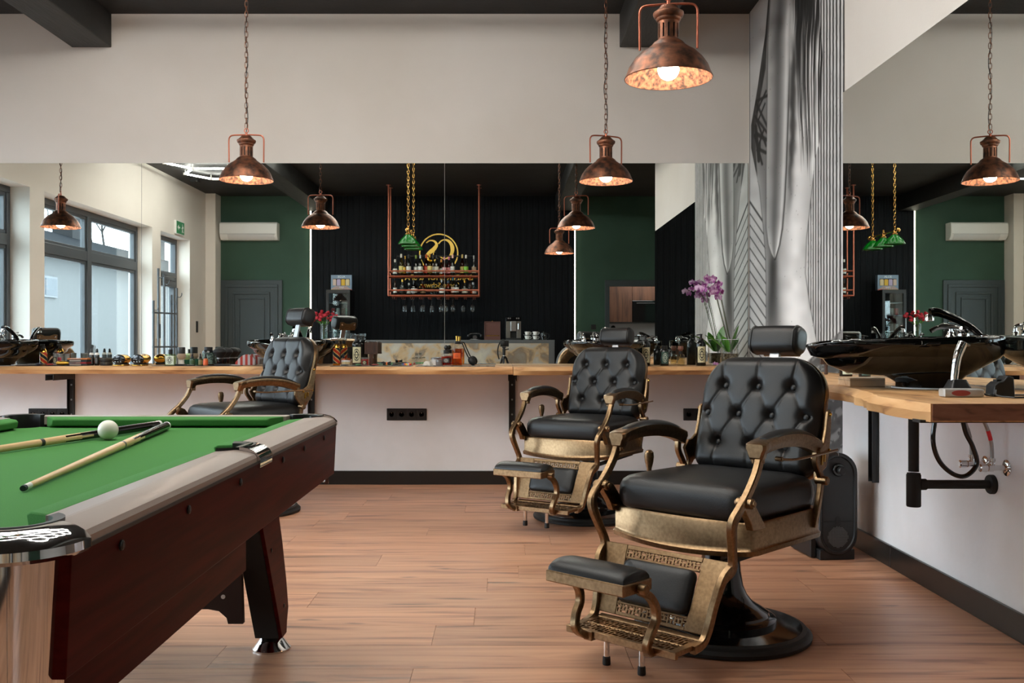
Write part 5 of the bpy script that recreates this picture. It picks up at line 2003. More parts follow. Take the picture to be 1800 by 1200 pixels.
# orchid
oy = 6.98
ox = X(1282, oy)
t = thing('orchid', 'purple and white orchid in a square glass pot below the mural', 'orchid', (ox, oy, HC))
q = MB()
s_ = .056
ro = rrect(s_, s_, .010, 3)
q.loft([[(p[0] * k, p[1] * k, z) for p in ro] for k, z in ((1, 0), (1, .19), (.93, .19), (.93, .008))], True, True)
gp = q.build('glass_pot', M['glass'], t, smooth=35)
MB().tube([(p[0] * .98, p[1] * .98, .19) for p in ro], .0022, 6, closed=True).build('pot_rim', colour((220, 226, 226), .1), gp, smooth=60)
q = MB().loft([[(p[0] * .91, p[1] * .91, z) for p in ro] for z in (.010, .080, .088)])
soil = mk('bark_mix', (70, 60, 44), .9)
noise_col(soil, (44, 36, 26), (112, 104, 78), 90, bump=.5)
q.build('potting_bark', soil, t, smooth=0)
LEAF = mk('orchid_leaf', (74, 138, 44), .4)
lr = random.Random(5)


def leaf(mb, base, tip, wmax, droop):
    b, e = Vector(base), Vector(tip)
    d = (e - b)
    sd_ = Vector((-d.y, d.x, 0))
    if sd_.length < .02:
        sd_ = Vector((1, 0, 0))
    sd_.normalize()
    rings = []
    for k in range(11):
        f = k / 10
        p = b + d * f + Vector((0, 0, -droop * f * f + droop * f * .9))
        w_ = wmax * (math.sin(PI * min(1, .12 + .88 * f)) ** .7)
        rings.append([p - sd_ * w_ + Vector((0, 0, w_ * .25)), p - sd_ * w_ * .5, p - Vector((0, 0, .003)), p + sd_ * w_ * .5, p + sd_ * w_ + Vector((0, 0, w_ * .25)), p + sd_ * w_ * .5 + Vector((0, 0, .002)), p, p - sd_ * w_ * .5 + Vector((0, 0, .002))])
    mb.loft(rings)


for tip, w_, dr in (((-.17, .02, .225), .036, .05), ((.062, -.03, .295), .050, .01), ((-.07, .04, .25), .038, .03), ((.075, .03, .20), .036, .03), ((-.06, -.05, .215), .034, .03)):
    q = MB()
    leaf(q, (.0 + tip[0] * .12, tip[1] * .12, .10), tip, w_, dr)
    q.build('leaf', LEAF, t, smooth=60)
STEM = mk('orchid_stem', (66, 82, 46), .6)
PETAL = mk('orchid_petal', (170, 84, 168), .6)
tcg = N(PETAL, 'ShaderNodeTexCoord')
nzp = N(PETAL, 'ShaderNodeTexNoise')
nzp.inputs['Scale'].default_value = 38
L(PETAL, tcg.outputs['Object'], nzp.inputs['Vector'])
crp = N(PETAL, 'ShaderNodeValToRGB')
crp.color_ramp.elements[0].position = .40
crp.color_ramp.elements[0].color = (*s2l((146, 52, 140)), 1)
crp.color_ramp.elements[1].position = .62
crp.color_ramp.elements[1].color = (*s2l((226, 190, 222)), 1)
L(PETAL, nzp.outputs['Fac'], crp.inputs[0])
L(PETAL, crp.outputs[0], bsdf(PETAL).inputs['Base Color'])
stems = [[(.01, 0, .09), (-.03, 0, .25), (-.075, .0, .42), (-.105, -.01, .52), (-.15, -.02, .56), (-.21, -.03, .57)],
         [(.02, .0, .09), (-.02, .01, .30), (-.06, .0, .48), (-.085, -.01, .58), (-.12, -.02, .615), (-.17, -.02, .625)]]


def flower(mb, c, face, s):
    f = Vector(face).normalized()
    a = f.cross(Vector((0, 0, 1))).normalized()
    b = a.cross(f)
    c = Vector(c)
    for ang, w_, l_ in ((90, .45, 1), (210, .45, .9), (330, .45, .9), (20, .8, 1.0), (160, .8, 1.0)):
        d = a * math.cos(R(ang)) + b * math.sin(R(ang))
        e = f.cross(d)
        p = []
        for u, v in ((0, .1), (.35, .8), (.7, 1), (1, .25), (1, -.25), (.7, -1), (.35, -.8), (0, -.1)):
            p.append(c + d * (s * l_ * u) + e * (s * w_ * .62 * v) + f * (s * .18 * u * u))
        mb.loft([p, [x + f * .0012 for x in p]])
    mb.sphere(tuple(c + f * .004), s * .2, 8, 6)


for st in stems:
    sp = spline(st, 8)
    MB().tube(sp, .0030, 6).build('stem', STEM, t)
    MB().tube([(p[0] + .008, p[1] + .008, p[2]) for p in sp[:26]], .0018, 5).build('support_stick', colour((70, 60, 40)), t)
    for k in range(9):
        f = .50 + .5 * k / 8
        p = sp[min(len(sp) - 1, int(f * (len(sp) - 1)))]
        q = MB()
        c = (p[0] + lr.uniform(-.02, .02), p[1] - .012 + lr.uniform(-.03, .02), p[2] + lr.uniform(-.03, .025))
        flower(q, c, (lr.uniform(-.7, .4), -1, lr.uniform(-.3, .2)), lr.uniform(.026, .034))
        q.build('blossom', PETAL, t, smooth=0)
q = MB()
flower(q, (0, 0, .012), (.2, -.6, .8), .024)
tag(q.build('fallen_blossom', PETAL, smooth=0, loc=(X(1258, 6.95), 6.95, HC)), 'purple orchid blossom fallen on the worktop left of the pot', 'blossom')

# perfume with a rubber bulb
t = thing('atomiser_bottle', 'tall amber perfume bottle with orange label and a rubber bulb', 'bottle', (X(803.5, 7.0), 7.0, HC))
MB().lathe([(.036, 0), (.040, .006), (.039, .10), (.038, .135), (.030, .150), (.018, .158)], n=28).build('bottle_body', M['glass'], t, smooth=40)
MB().lathe([(.034, .004), (.0375, .010), (.0365, .10), (.036, .122)], n=28).build('cologne', liquid((246, 186, 92)), t, smooth=40)
MB().lathe([(.017, .157), (.018, .16), (.018, .178), (.012, .180)], n=16).build('collar', M['black'], t, smooth=40)
MB().lathe([(.009, .179), (.009, .205), (.011, .206), (.011, .214), (.0002, .216)], n=12).build('spray_head', M['gold'], t, smooth=40)
q = MB()
a = .72
q.loft([[(.0405 * math.sin(-a + 2 * a * k / 10), -.0405 * math.cos(-a + 2 * a * k / 10), z) for k in range(11)] for z in (.052, .092)], False, False, closed=False)
ol_ = q.build('orange_label', colour((226, 96, 36), .6), t, smooth=60)
q = MB()
for u in (-.006, .006):
    for v in (.066, .078):
        q.box(u - .003, u + .003, -.0412, -.0406, v - .003, v + .003)
q.build('window_mark', colour((130, 40, 20), .6), ol_, smooth=0)
bp = spline([(.016, 0, .17), (.035, -.01, .165), (.055, -.02, .12), (.075, -.02, .075), (.092, -.02, .050)], 5)
MB().tube(bp, .005, 8).build('rubber_tube', M['rubber'], t)
MB().sphere((0, 0, 0), .026, 18, 12, (1, 1, 1.35)).xform(Matrix.Translation((.108, -.02, .034)) @ Matrix.Rotation(R(-35), 4, 'Y')).build('rubber_bulb', M['rubber'], t, smooth=180)
t = thing('cologne_bottle', 'red square cologne bottle with a round black stopper and black label', 'bottle', (X(784.5, 7.01), 7.01, HC))
MB().loft([[(p[0], p[1], z) for p in rrect(w_, w_ * .8, .010, 3)] for z, w_ in ((0, .037), (.004, .040), (.072, .040), (.082, .036), (.088, .018))]).build('bottle_body', M['glass'], t, smooth=35)
MB().loft([[(p[0] * .90, p[1] * .72, z) for p in rrect(.040, .040, .010, 3)] for z in (.006, .066)]).build('cologne', liquid((244, 116, 84)), t, smooth=35)
MB().lathe([(.021, .087), (.021, .112), (.016, .114), (.008, .118)], n=18).build('collar', M['black'], t, smooth=40)
MB().sphere((0, 0, .132), .017, 16, 10).build('stopper', M['black'], t)
emblem_label(t, .046, .032, .022, -.0325, INK, colour((200, 196, 188), .6))


def jar(px, y, label, r, h, body, lid, lh=.012, name='jar', group='small jars on the worktop', lab=None):
    t = lathe_thing(name, label, 'jar', px, y, [('jar_body', [(r * .95, 0), (r, .003), (r, h - lh), (r * .93, h - lh + .001)], body), ('lid', [(r * 1.03, h - lh), (r * 1.03, h - .001), (r * .98, h), (.0002, h)], lid)], group)
    if lab:
        emblem_label(t, r * 1.3, (h - lh) * .6, (h - lh) * .18, 0, lab, INK if lab is not INK else CREAM, r + .0006)
    return t


jar(641.5, 7.0, 'red jar with silver lid right of the tall black pump bottle', .026, .060, colour((150, 40, 32), .4), M['steel'], lab=INK)
jar(608, 6.98, 'low cream jar with white lid left of the tall black pump bottle', .032, .040, colour((222, 200, 150), .4), M['white'])
jar(625, 6.90, 'low clear glass dish in front of the tall black pump bottle', .036, .026, M['glass'], M['glass'], .004, 'glass_dish')
jar(766, 7.06, 'white jar with grey lid behind the small pots, left of the red cologne', .036, .058, colour((206, 206, 204), .4), M['steel'])
jar(772, 6.93, 'small pot with grey lid directly left of the red cologne', .024, .044, colour((120, 110, 106), .4), M['steel'], .014)
t = thing('star_dish', 'crumpled white star-edged dish at the left end of the printed mat', 'dish', (X(752, 6.93), 6.93, HC))
q = MB()
rings = []
for z, r0, am in ((0, .030, .25), (.012, .030, .2), (.024, .026, .1), (.034, .018, .0)):
    rings.append([(r0 * (1 + am * math.cos(6 * 2 * PI * k / 36)) * math.cos(2 * PI * k / 36), r0 * (1 + am * math.cos(6 * 2 * PI * k / 36)) * math.sin(2 * PI * k / 36), z) for k in range(36)])
q.loft(rings).build('dish_body', colour((214, 208, 196), .5), t, smooth=40)
for px, h, lb in ((726.5, .058, 'short clear glass vial left of the tall vial'), (732.5, .090, 'tall clear glass vial with flat stopper'), (739.5, .060, 'short clear glass vial right of the tall vial')):
    r = .0125
    t = lathe_thing('glass_vial', lb, 'vial', px, 7.06 - (.02 if h > .07 else 0), [('vial_body', [(r * .95, 0), (r, .002), (r, h * .72), (r * .7, h * .78), (r * .62, h * .82)], M['glass']), ('stopper', [(r * .78, h * .82), (r * .9, h * .84), (r * .9, h), (.0002, h)], liquid((214, 220, 220)))], 'clear glass vials')

BRASSY = mk('polished_gold', (212, 160, 70), .18, 1.0)


def stripe_mat():
    m = mk('barber_stripes', (180, 60, 40), .25, .3)
    tc = N(m, 'ShaderNodeTexCoord')
    sp = N(m, 'ShaderNodeSeparateXYZ')
    L(m, tc.outputs['Object'], sp.inputs[0])
    at = N(m, 'ShaderNodeMath', operation='ARCTAN2')
    L(m, sp.outputs[1], at.inputs[0])
    L(m, sp.outputs[0], at.inputs[1])
    ml = N(m, 'ShaderNodeMath', operation='MULTIPLY_ADD')
    ml.inputs[1].default_value = 2 / (2 * PI)
    L(m, at.outputs[0], ml.inputs[0])
    m2 = N(m, 'ShaderNodeMath', operation='MULTIPLY')
    m2.inputs[1].default_value = 16.0
    L(m, sp.outputs[2], m2.inputs[0])
    L(m, m2.outputs[0], ml.inputs[2])
    fr_ = N(m, 'ShaderNodeMath', operation='FRACT')
    L(m, ml.outputs[0], fr_.inputs[0])
    cr = N(m, 'ShaderNodeValToRGB')
    cr.color_ramp.interpolation = 'CONSTANT'
    e = cr.color_ramp.elements
    e[0].position, e[0].color = 0, (*s2l((190, 60, 40)), 1)
    e[1].position, e[1].color = .36, (*s2l((214, 176, 110)), 1)
    x = e.new(.5)
    x.color = (*s2l((30, 40, 50)), 1)
    x = e.new(.86)
    x.color = (*s2l((214, 176, 110)), 1)
    L(m, fr_.outputs[0], cr.inputs[0])
    L(m, cr.outputs[0], bsdf(m).inputs['Base Color'])
    return m


STRIPE = stripe_mat()
for px, y, h, lb, trig in ((76.5, 7.06, .150, 'barber-striped spray bottle at the far left of the worktop', False), (591.5, 7.03, .195, 'barber-striped spray bottle with a trigger, right of the chair at the pool table', True)):
    r = .026
    t = thing('spray_bottle', lb, 'bottle', (X(px, y), y, HC), 0, 'barber-striped spray bottles')
    b = h * .66
    MB().lathe([(r, b * .12), (r, b)], n=28, cap0=False, cap1=False).build('striped_sleeve', STRIPE, t)
    MB().lathe([(r * .96, 0), (r * 1.02, .003), (r * 1.02, b * .13)], n=28).build('foot_band', BRASSY, t, smooth=40)
    MB().lathe([(r * 1.02, b), (r * .98, b * 1.05), (r * .62, b * 1.20), (r * .45, b * 1.24)], n=28).build('shoulder', BRASSY, t, smooth=40)
    MB().lathe([(r * .5, b * 1.22), (r * .5, h * .93), (r * .2, h * .94), (r * .2, h)], n=14).build('pump', M['black'], t, smooth=40)
    if trig:
        MB().cbox((-.012, 0, h * .985), (.065, .018, .022)).build('trigger_head', M['chrome'], t, smooth=40, bevel=.007, seg=3)
        MB().bar((-.030, 0, h * .97), (-.024, 0, h * .80), .010, .006, (0, 1, 0)).build('trigger', M['black'], t, smooth=0, bevel=.002)
    else:
        MB().cbox((-.008, 0, h * 1.0), (.032, .014, .014)).build('spray_head', M['black'], t, smooth=0, bevel=.003)


def dropper(px, y, label, h, r, body, lab=None):
    t = lathe_thing('dropper_bottle', label, 'bottle', px, y, [('bottle_body', [(r * .95, 0), (r, .002), (r, h * .52), (r * .8, h * .58), (r * .45, h * .62)], body), ('collar', [(r * .55, h * .61), (r * .55, h * .74), (r * .4, h * .75)], M['black']), ('dropper_bulb', [(r * .34, h * .74), (r * .36, h * .92), (r * .2, h * .99), (.0002, h)], M['rubber'])], 'dropper bottles')
    if lab:
        MB().lathe([(r + .0005, h * .1), (r + .0005, h * .46)], n=20, cap0=False, cap1=False).build('paper_label', lab, t)


dropper(338, 6.95, 'dark green dropper bottle at the left of three, before the green bowl', .092, .019, colour((34, 56, 40), .15), colour((60, 84, 52), .5))
dropper(352.5, 6.95, 'amber-green dropper bottle in the middle of three', .090, .015, colour((64, 60, 30), .15), colour((120, 112, 70), .5))
dropper(361.5, 6.95, 'orange dropper bottle at the right of three', .088, .017, colour((200, 110, 70), .15), colour((226, 100, 52), .5))
dropper(604, 7.08, 'orange dropper bottle behind the cream jar', .085, .016, colour((170, 80, 40), .15), colour((206, 96, 50), .5))
for px, lb in ((161, 'black spray bottle with clear cap right of the stacked boxes, left one'), (170.5, 'black spray bottle with clear cap right of the stacked boxes, right one')):
    t = lathe_thing('spray_bottle', lb, 'bottle', px, 7.08, [('bottle_body', [(.016, 0), (.017, .003), (.017, .075), (.013, .082)], DKGL), ('clear_cap', [(.0168, .078), (.0150, .090), (.009, .094)], M['white']), ('spray_head', [(.009, .093), (.009, .112), (.005, .122), (.0002, .124)], M['black'])])
    emblem_label(t, .028, .05, .012, 0, colour((46, 50, 52), .5), colour((150, 150, 150), .5), .0176)
jar(106.5, 7.0, 'grey tin with a red arched emblem left of the plain ribbed tin', .022, .088, colour((120, 122, 120), .35), M['steel'], .01, 'tin', 'tins on the worktop', colour((170, 44, 60), .5))
t = jar(117.5, 7.04, 'plain ribbed grey tin left of the stacked boxes', .020, .088, colour((136, 138, 134), .4), M['steel'], .01, 'tin', 'tins on the worktop')
jar(98.5, 7.05, 'grey tin with a dark emblem, leftmost of the three tins', .020, .090, colour((128, 130, 128), .35), M['steel'], .01, 'tin', 'tins on the worktop', INK)
# stack of flat boxes
for k, (rgb, w_, lb) in enumerate((((40, 36, 40), .145, 'dark flat box at the bottom of the stack beside the tins'), ((150, 34, 40), .140, 'red flat box in the middle of the stack beside the tins'), ((30, 30, 34), .145, 'black flat box second from the top of the stack beside the tins'), ((206, 120, 52), .140, 'orange flat box on top of the stack beside the tins'))):
    z0 = HC + sum((.015, .012, .018, .010)[:k])
    hgt = (.015, .012, .018, .010)[k]
    t = thing('flat_box', lb, 'box', (X(139, 7.02), 7.02 + .004 * (k % 2), z0), R((2, -3, 1, 3)[k]), 'stacked flat boxes')
    MB().box(-w_ / 2, w_ / 2, -.04, .04, 0, hgt * .97).build('box_body', colour(rgb, .4), t, smooth=0, bevel=.0015)
    MB().box(-w_ * .36, w_ * .2, -.0405, -.04, hgt * .25, hgt * .75).build('box_label', colour((170, 160, 150), .5), t, smooth=0)
for k, (lb) in enumerate(('dark round tin lying flat, lower of two left of the oval shavers', 'dark round tin with ribbed rim on top, left of the oval shavers')):
    lathe_thing('flat_tin', lb, 'tin', 187, 7.04, [('tin_base', [(.042, 0), (.043, .002), (.043, .012)], M['black']), ('tin_lid', [(.045, .012), (.045, .026), (.042, .028), (.0002, .028)], colour((58, 56, 50), .35))], 'flat tins', z=HC + .0282 * k)
# oval finishing shavers with gold trim
for px, lb in ((213.5, 'black and gold oval shaver, left of the pair on the worktop'), (246.5, 'black and gold oval shaver, right of the pair on the worktop')):
    t = thing('oval_shaver', lb, 'shaver', (X(px, 6.98), 6.98, HC), R(-14), 'oval black and gold shavers')
    rings = []
    for y, s in ((-.045, .55), (-.042, .86), (-.030, 1), (.02, 1.0), (.045, .92), (.06, .7), (.066, .3)):
        rings.append([(.052 * s * math.cos(2 * PI * k / 28), y, .046 + .036 * s * math.sin(2 * PI * k / 28)) for k in range(28)])
    MB().loft(rings[2:]).build('gold_back', BRASSY, t, smooth=50)
    MB().loft(rings[:3]).build('black_face', M['pedestal'], t, smooth=50)
    q = MB()
    for u in (-.02, .004, .026):
        q.lathe([(.004, -.0458), (.0002, -.0462)], (u, 0, .030), 10, 'y')
    q.lathe([(.003, -.0458), (.0002, -.0462)], (.0, 0, .074), 10, 'y')
    q.box(-.026, .006, -.0462, -.0456, .0455, .048)
    q.build('face_marks', colour((170, 170, 170), .4), t, smooth=0)
    q = MB().tube(spline([(-.05, -.03, .006), (-.03, -.052, .004), (.02, -.056, .004), (.055, -.03, .006), (.045, .03, .006), (-.045, .03, .006)], 5, True), .0035, 6, closed=True)
    q.build('gold_cord', BRASSY, t, smooth=60)
    MB().box(-.036, .036, -.03, .045, 0, .016).build('shaver_foot', M['black'], t, smooth=0, bevel=.003)
# aftershave square bottle
t = thing('aftershave_bottle', 'square pale green aftershave bottle with black cap and skull-like emblem', 'bottle', (X(300, 6.98), 6.98, HC))
MB().loft([[(p[0], p[1], z) for p in rrect(w_, w_ * .6, .006, 3)] for z, w_ in ((0, .036), (.003, .0375), (.078, .0375), (.084, .034), (.086, .014))]).build('bottle_body', liquid((214, 224, 196)), t, smooth=35)
MB().lathe([(.015, .086), (.015, .116), (.013, .118)], n=18).build('cap', M['black'], t, smooth=40)
MB().loft([[(p[0] * .86, p[1] * .8, z) for p in rrect(.0375, .0225, .006, 3)] for z in (.006, .07)]).build('aftershave', colour((206, 214, 184), .3), t, smooth=35)
emblem_label(t, .060, .062, .010, -.0228, PALE, INK)
# shaving brush on a stand, bowls
lathe_thing('shaving_brush', 'upended shaving brush with black handle on a white pedestal', 'brush', 319, 7.05, [('pedestal', [(.022, 0), (.024, .003), (.014, .016), (.016, .045)], M['white']), ('bristles', [(.022, .045), (.030, .06), (.031, .075), (.026, .088)], colour((176, 152, 130), .8)), ('handle', [(.027, .087), (.027, .130), (.024, .134)], M['black'])])
lathe_thing('bowl', 'small dark green shaving bowl, left one behind the dropper bottles', 'bowl', 331, 7.08, [('bowl_body', [(.018, 0), (.019, .004), (.030, .02), (.031, .042), (.028, .042), (.026, .022), (.0002, .012)], colour((24, 74, 56), .15))], 'green bowls')
lathe_thing('bowl', 'small dark green shaving bowl, right one behind the dropper bottles', 'bowl', 345.5, 7.1, [('bowl_body', [(.018, 0), (.019, .004), (.028, .02), (.029, .048), (.026, .048), (.024, .022), (.0002, .012)], colour((24, 74, 56), .15))], 'green bowls')
t = lathe_thing('talc_tin', 'black tin with grey-green pattern behind the dropper bottles', 'tin', 366.5, 7.06, [('tin_body', [(.042, 0), (.044, .003), (.044, .100), (.036, .112)], DKGL), ('lid', [(.030, .112), (.030, .134), (.027, .136)], M['black'])])
MB().lathe([(.0446, .012), (.0446, .094)], n=20, cap0=False, cap1=False).build('paper_label', (lambda m: (noise_col(m, (48, 66, 62), (112, 134, 126), 60, detail=1, lo=.45, hi=.5), m)[1])(mk('patterned_label', (80, 100, 94), .5)), t)
for px, lb in ((386.5, 'black fan-shaped duster brush left of its twin'), (397.5, 'black fan-shaped duster brush right of its twin, leaning over')):
    lathe_thing('duster_brush', lb, 'brush', px, 7.0 + (.11 if px > 390 else 0), [('brush_base', [(.024, 0), (.025, .003), (.025, .050)], M['pedestal']), ('collar', [(.0255, .050), (.0255, .058)], M['steel']), ('bristles', [(.022, .058), (.034, .075), (.050, .098), (.047, .110), (.030, .124), (.012, .130), (.0002, .131)], M['blackmatt'])], 'black duster brushes')
# neck brush of dark wood
for px, y, lb, sz in ((652.5, 7.08, 'wide dark brown neck brush standing on its handle beside the red jar', 1.12), (1452, 5.05, 'dark brown neck brush standing in the corner before the mural', .72)):
    t = thing('neck_brush', lb, 'brush', (X(px, y), y, HC), R(0), 'dark neck brushes')
    MB().lathe([(.010 * sz, 0), (.013 * sz, .004), (.012 * sz, .045 * sz), (.015 * sz, .075 * sz)], n=16).build('handle', M['darkwood'], t, smooth=40)
    MB().cbox((0, 0, .079 * sz), (.086 * sz, .026 * sz, .010)).build('ferrule', M['darkwood'], t, smooth=0, bevel=.002)
    q = MB()
    for k in range(14):
        x0 = (-.042 + .084 * k / 14) * sz
        q.box(x0 + .0004, x0 + .0056 * sz, -.013 * sz, .013 * sz, .083 * sz, (.148 + .004 * (k % 3)) * sz)
    br_ = q.build('bristles', M['darkwood'], t, smooth=0)
    br_['kind'] = 'stuff'
# bow tie clip, tins, beads on the mat
t = thing('bow_tie', 'black bow tie with orange knot lying on the mat', 'bow tie', (X(680, 6.80), 6.80, HC + .004))
for s in (-1, 1):
    MB().prism([(s * .004, .010), (s * .026, .002), (s * .028, .032), (s * .004, .024)], 'y', -.012, .012).build('wing', M['blackmatt'], t, smooth=0, bevel=.003)
MB().cbox((0, 0, .016), (.012, .028, .022)).build('knot', colour((200, 110, 60), .5), t, smooth=0, bevel=.003)
for px, lb in ((694, 'dark wooden trinket box on the mat, left one'), (701.5, 'dark wooden trinket box on the mat, right one')):
    t = thing('trinket_box', lb, 'box', (X(px, 7.04), 7.04, HC), R(8), 'dark trinket boxes')
    MB().box(-.014, .014, -.014, .014, 0, .018).build('box_body', colour((46, 40, 30), .4), t, smooth=0, bevel=.002)
    MB().box(-.015, .015, -.015, .015, .018, .020).build('box_lid', colour((62, 52, 36), .4), t, smooth=0, bevel=.002)
for k, (rgb, nm) in enumerate((((50, 80, 150), 'blue'), ((214, 90, 80), 'coral'), ((236, 196, 60), 'yellow'), ((214, 210, 206), 'white'), ((200, 60, 60), 'red'))):
    o = MB().sphere((0, 0, 0), .010, 14, 10, (1.15, 1, .85)).build('hair_clip_bead', colour(rgb, .3), loc=(X(708.5 + 3.1 * k, 7.03), 7.03, HC + .0085), smooth=180)
    tag(o, '%s bead in the row of coloured beads left of the vials' % nm, 'bead', 'coloured beads')
gc = MB().box(-.10, .10, -.008, .008, 0, .010)
o = gc.build('comb_spine', colour((32, 110, 62), .4), smooth=0, bevel=.002, loc=(X(685, 7.12), 7.12, HC))
tag(o, 'long green comb at the foot of the mirror behind the mat', 'comb')


def mat_(px0, px1, y0, y1, label, stripes=0):
    t = thing('work_mat', label, 'mat', (0, 0, HC))
    MB().box(X(px0, y0), X(px1, y0), y0, y1, 0, .003).build('mat_sheet', M['rubber'], t, smooth=0, bevel=.001, seg=1)
    if stripes:
        q = MB()
        xa_, xb_ = X(px0, y0), X(px1, y0)
        for k in range(stripes):
            x0 = xa_ + (xb_ - xa_) * (k + .3) / stripes
            q.box(x0, x0 + (xb_ - xa_) / stripes * .7, y0 + .02, y0 + .06, .003, .0034)
        q.build('mat_print', colour((190, 188, 184), .6), t, smooth=0)


mat_(28, 135, 6.86, 6.96, 'black rubber mat with tools at the far left of the worktop')
mat_(266, 420, 6.86, 6.97, 'black rubber mat in front of the dropper bottles')
mat_(580, 722, 6.77, 6.95, 'dark mat in front of the tall black pump bottle', 6)
mat_(730, 870, 6.74, 6.98, 'dark mat with pale printed stripes under the amber bottle', 9)


def tool(name, label, cat, px, y, ln, rgb, rot, r=.008, group=None, metal=0, z=.004):
    t = thing(name, label, cat, (X(px, y), y, HC + z), R(rot), group)
    MB().loft([[(u, r * s * math.cos(2 * PI * k / 10) * 1.4, r + r * s * math.sin(2 * PI * k / 10)) for k in range(10)] for u, s in ((-ln / 2, .5), (-ln / 2 + .01, .9), (0, 1), (ln / 2 - .02, .8), (ln / 2, .5))]).build('tool_handle', colour(rgb, .35, metal), t, smooth=50)
    MB().box(ln / 2 - .004, ln / 2 + .045, -.006, .006, r - .002, r + .002).build('blade', M['steel'], t, smooth=0)


tool('razor', 'grey straight razor on the far left mat', 'razor', 62, 6.93, .12, (96, 98, 102), 6, .007, 'razors and clips on the mats')
tool('clipper_comb', 'dark blue comb clip on the far left mat', 'clip', 68, 6.875, .05, (44, 54, 74), 70, .010, 'razors and clips on the mats')
tool('razor', 'dark razor beside the red clip on the far left mat', 'razor', 92, 6.92, .10, (60, 62, 66), 4, .007, 'razors and clips on the mats')
tool('clip', 'red hair clip below the striped spray bottle', 'clip', 88, 6.88, .05, (150, 48, 42), 12, .008, 'razors and clips on the mats')
tool('clipper', 'gold and chrome hair clipper lying before the grey tins', 'clipper', 110, 6.90, .085, (226, 178, 76), 8, .017, None, 1)
tool('razor', 'dark razor on the mat before the duster brushes', 'razor', 392, 6.90, .13, (46, 46, 48), -4, .006, 'razors and clips on the mats')
tool('razor', 'black razor on the mat before the square aftershave bottle', 'razor', 318, 6.89, .09, (30, 30, 32), 8, .006, 'razors and clips on the mats')
tool('clip', 'red and grey clip at the left of the mat with the bow tie', 'clip', 660, 6.84, .05, (140, 62, 58), 14, .007, 'razors and clips on the mats')
tool('clip', 'green clip on the mat before the glass dish', 'clip', 630, 6.82, .045, (84, 128, 92), -10, .007, 'razors and clips on the mats')
tool('clip', 'grey steel clip on the mat before the striped bottle', 'clip', 606, 6.83, .06, (120, 120, 120), 20, .006, 'razors and clips on the mats', .8)
tool('clip', 'small black clip on the mat right of the bow tie', 'clip', 694, 6.82, .05, (24, 24, 26), 14, .006, 'razors and clips on the mats')
# scissors at the far left
t = thing('scissors', 'open steel scissors on the far left mat', 'scissors', (X(46, 6.9), 6.9, HC + .004), R(20))
q = MB().bar((-.06, -.012, .004), (.07, .010, .004), .010, .003).bar((-.06, .012, .008), (.07, -.010, .008), .010, .003)
q.build('blade', M['steel'], t, smooth=0)
for s in (-1, 1):
    MB().tube([(-.075 + .018 * math.cos(a), s * .020 + .014 * math.sin(a), .006) for a in [2 * PI * k / 14 for k in range(14)]], .003, 6, closed=True).build('finger_ring', M['steel'], t, smooth=60)
# folded striped towel
t = thing('towel', 'folded red and white striped towel beside the basin behind the left chair', 'towel', (X(432, 7.08), 7.08, HC), R(10))
for k in range(8):
    MB().loft([[(-.07 + .0175 * k, y, .004), (-.07 + .0175 * (k + 1), y, .004), (-.07 + .0175 * (k + 1), y, .012 + .07 * math.sin(PI * (k + 1.5) / 10)), (-.07 + .0175 * k, y, .012 + .07 * math.sin(PI * (k + .5) / 10))] for y in (-.05, .05)]).build('stripe', colour((170, 66, 58), .9) if k % 2 == 0 else colour((198, 190, 196), .9), t, smooth=0)

# --- right worktop
pump_bottle(1487, 4.78, 'black bottle with cream label at the foot of the right mirror behind the basin', .10, .031, PALE)
t = lathe_thing('toner_bottle', 'small dark bottle partly hidden behind the black basin lip', 'bottle', 1520, 4.55, [('bottle_body', [(.026, 0), (.027, .003), (.027, .07), (.018, .082)], DKGL), ('cap', [(.017, .08), (.017, .10)], M['black'])])
emblem_label(t, .045, .045, .012, 0, TEAL, INK, .0276)
yb0 = .163 * F / 76
t = thing('wooden_box', 'low pale pine box between the mural corner and the black basin foot', 'box', (X(1494, yb0), yb0, HC), R(-4))
MB().box(0, .13, 0, .16, 0, .031).build('box_body', M['palewood'], t, smooth=0, bevel=.0015)
MB().box(-.001, .131, -.001, .161, .022, .0225).build('lid_joint', M['darkwood'], t, smooth=0)
ysh = 2.93
t = thing('trimmer', 'pale grey trimmer with a red oval lying at the right worktop end', 'trimmer', (X(1690, ysh), ysh, HC), R(-4))
MB().loft([[(x, p[0] * s, .013 + p[1] * s) for p in rrect(.024, .013, .006, 3)] for x, s in ((-.060, .78), (-.056, .98), (-.02, 1), (.03, 1), (.054, .92), (.060, .7))]).build('trimmer_body', colour((176, 172, 168), .35), t, smooth=40)
MB().loft([[(-.010 + .028 * s * math.cos(2 * PI * k / 24), -.0235 - d_, .013 + .009 * s * math.sin(2 * PI * k / 24)) for k in range(24)] for s, d_ in ((1, 0), (.96, .002), (.8, .0026))]).build('red_badge', M['redplastic'], t, smooth=50)
hose('cable', 'thin black cable running from the trimmer to the charging stand', [(X(1726, ysh), ysh, HC + .012), (X(1738, ysh), ysh, HC + .006), (X(1752, 3.0), 3.0, HC + .005), (X(1775, 2.95), 2.95, HC + .005), (1.66, 2.98, HC + .005)], .0028, M['black'], 'cable')
ysd = 3.06
t = thing('shaver_stand', 'chrome handled shaver standing in a black foot, left of the black stand', 'shaver', (X(1683, ysd), ysd, HC))
MB().loft([[(p[0] * s, p[1] * s, z) for p in rrect(.038, .038, .010, 3)] for z, s in ((0, 1), (.012, .96), (.042, .62), (.048, .55))]).build('stand_foot', M['plastic'], t, smooth=40)
hp = spline([(-.012, 0, .03), (-.008, 0, .07), (.0, 0, .12), (.018, 0, .165)], 6)
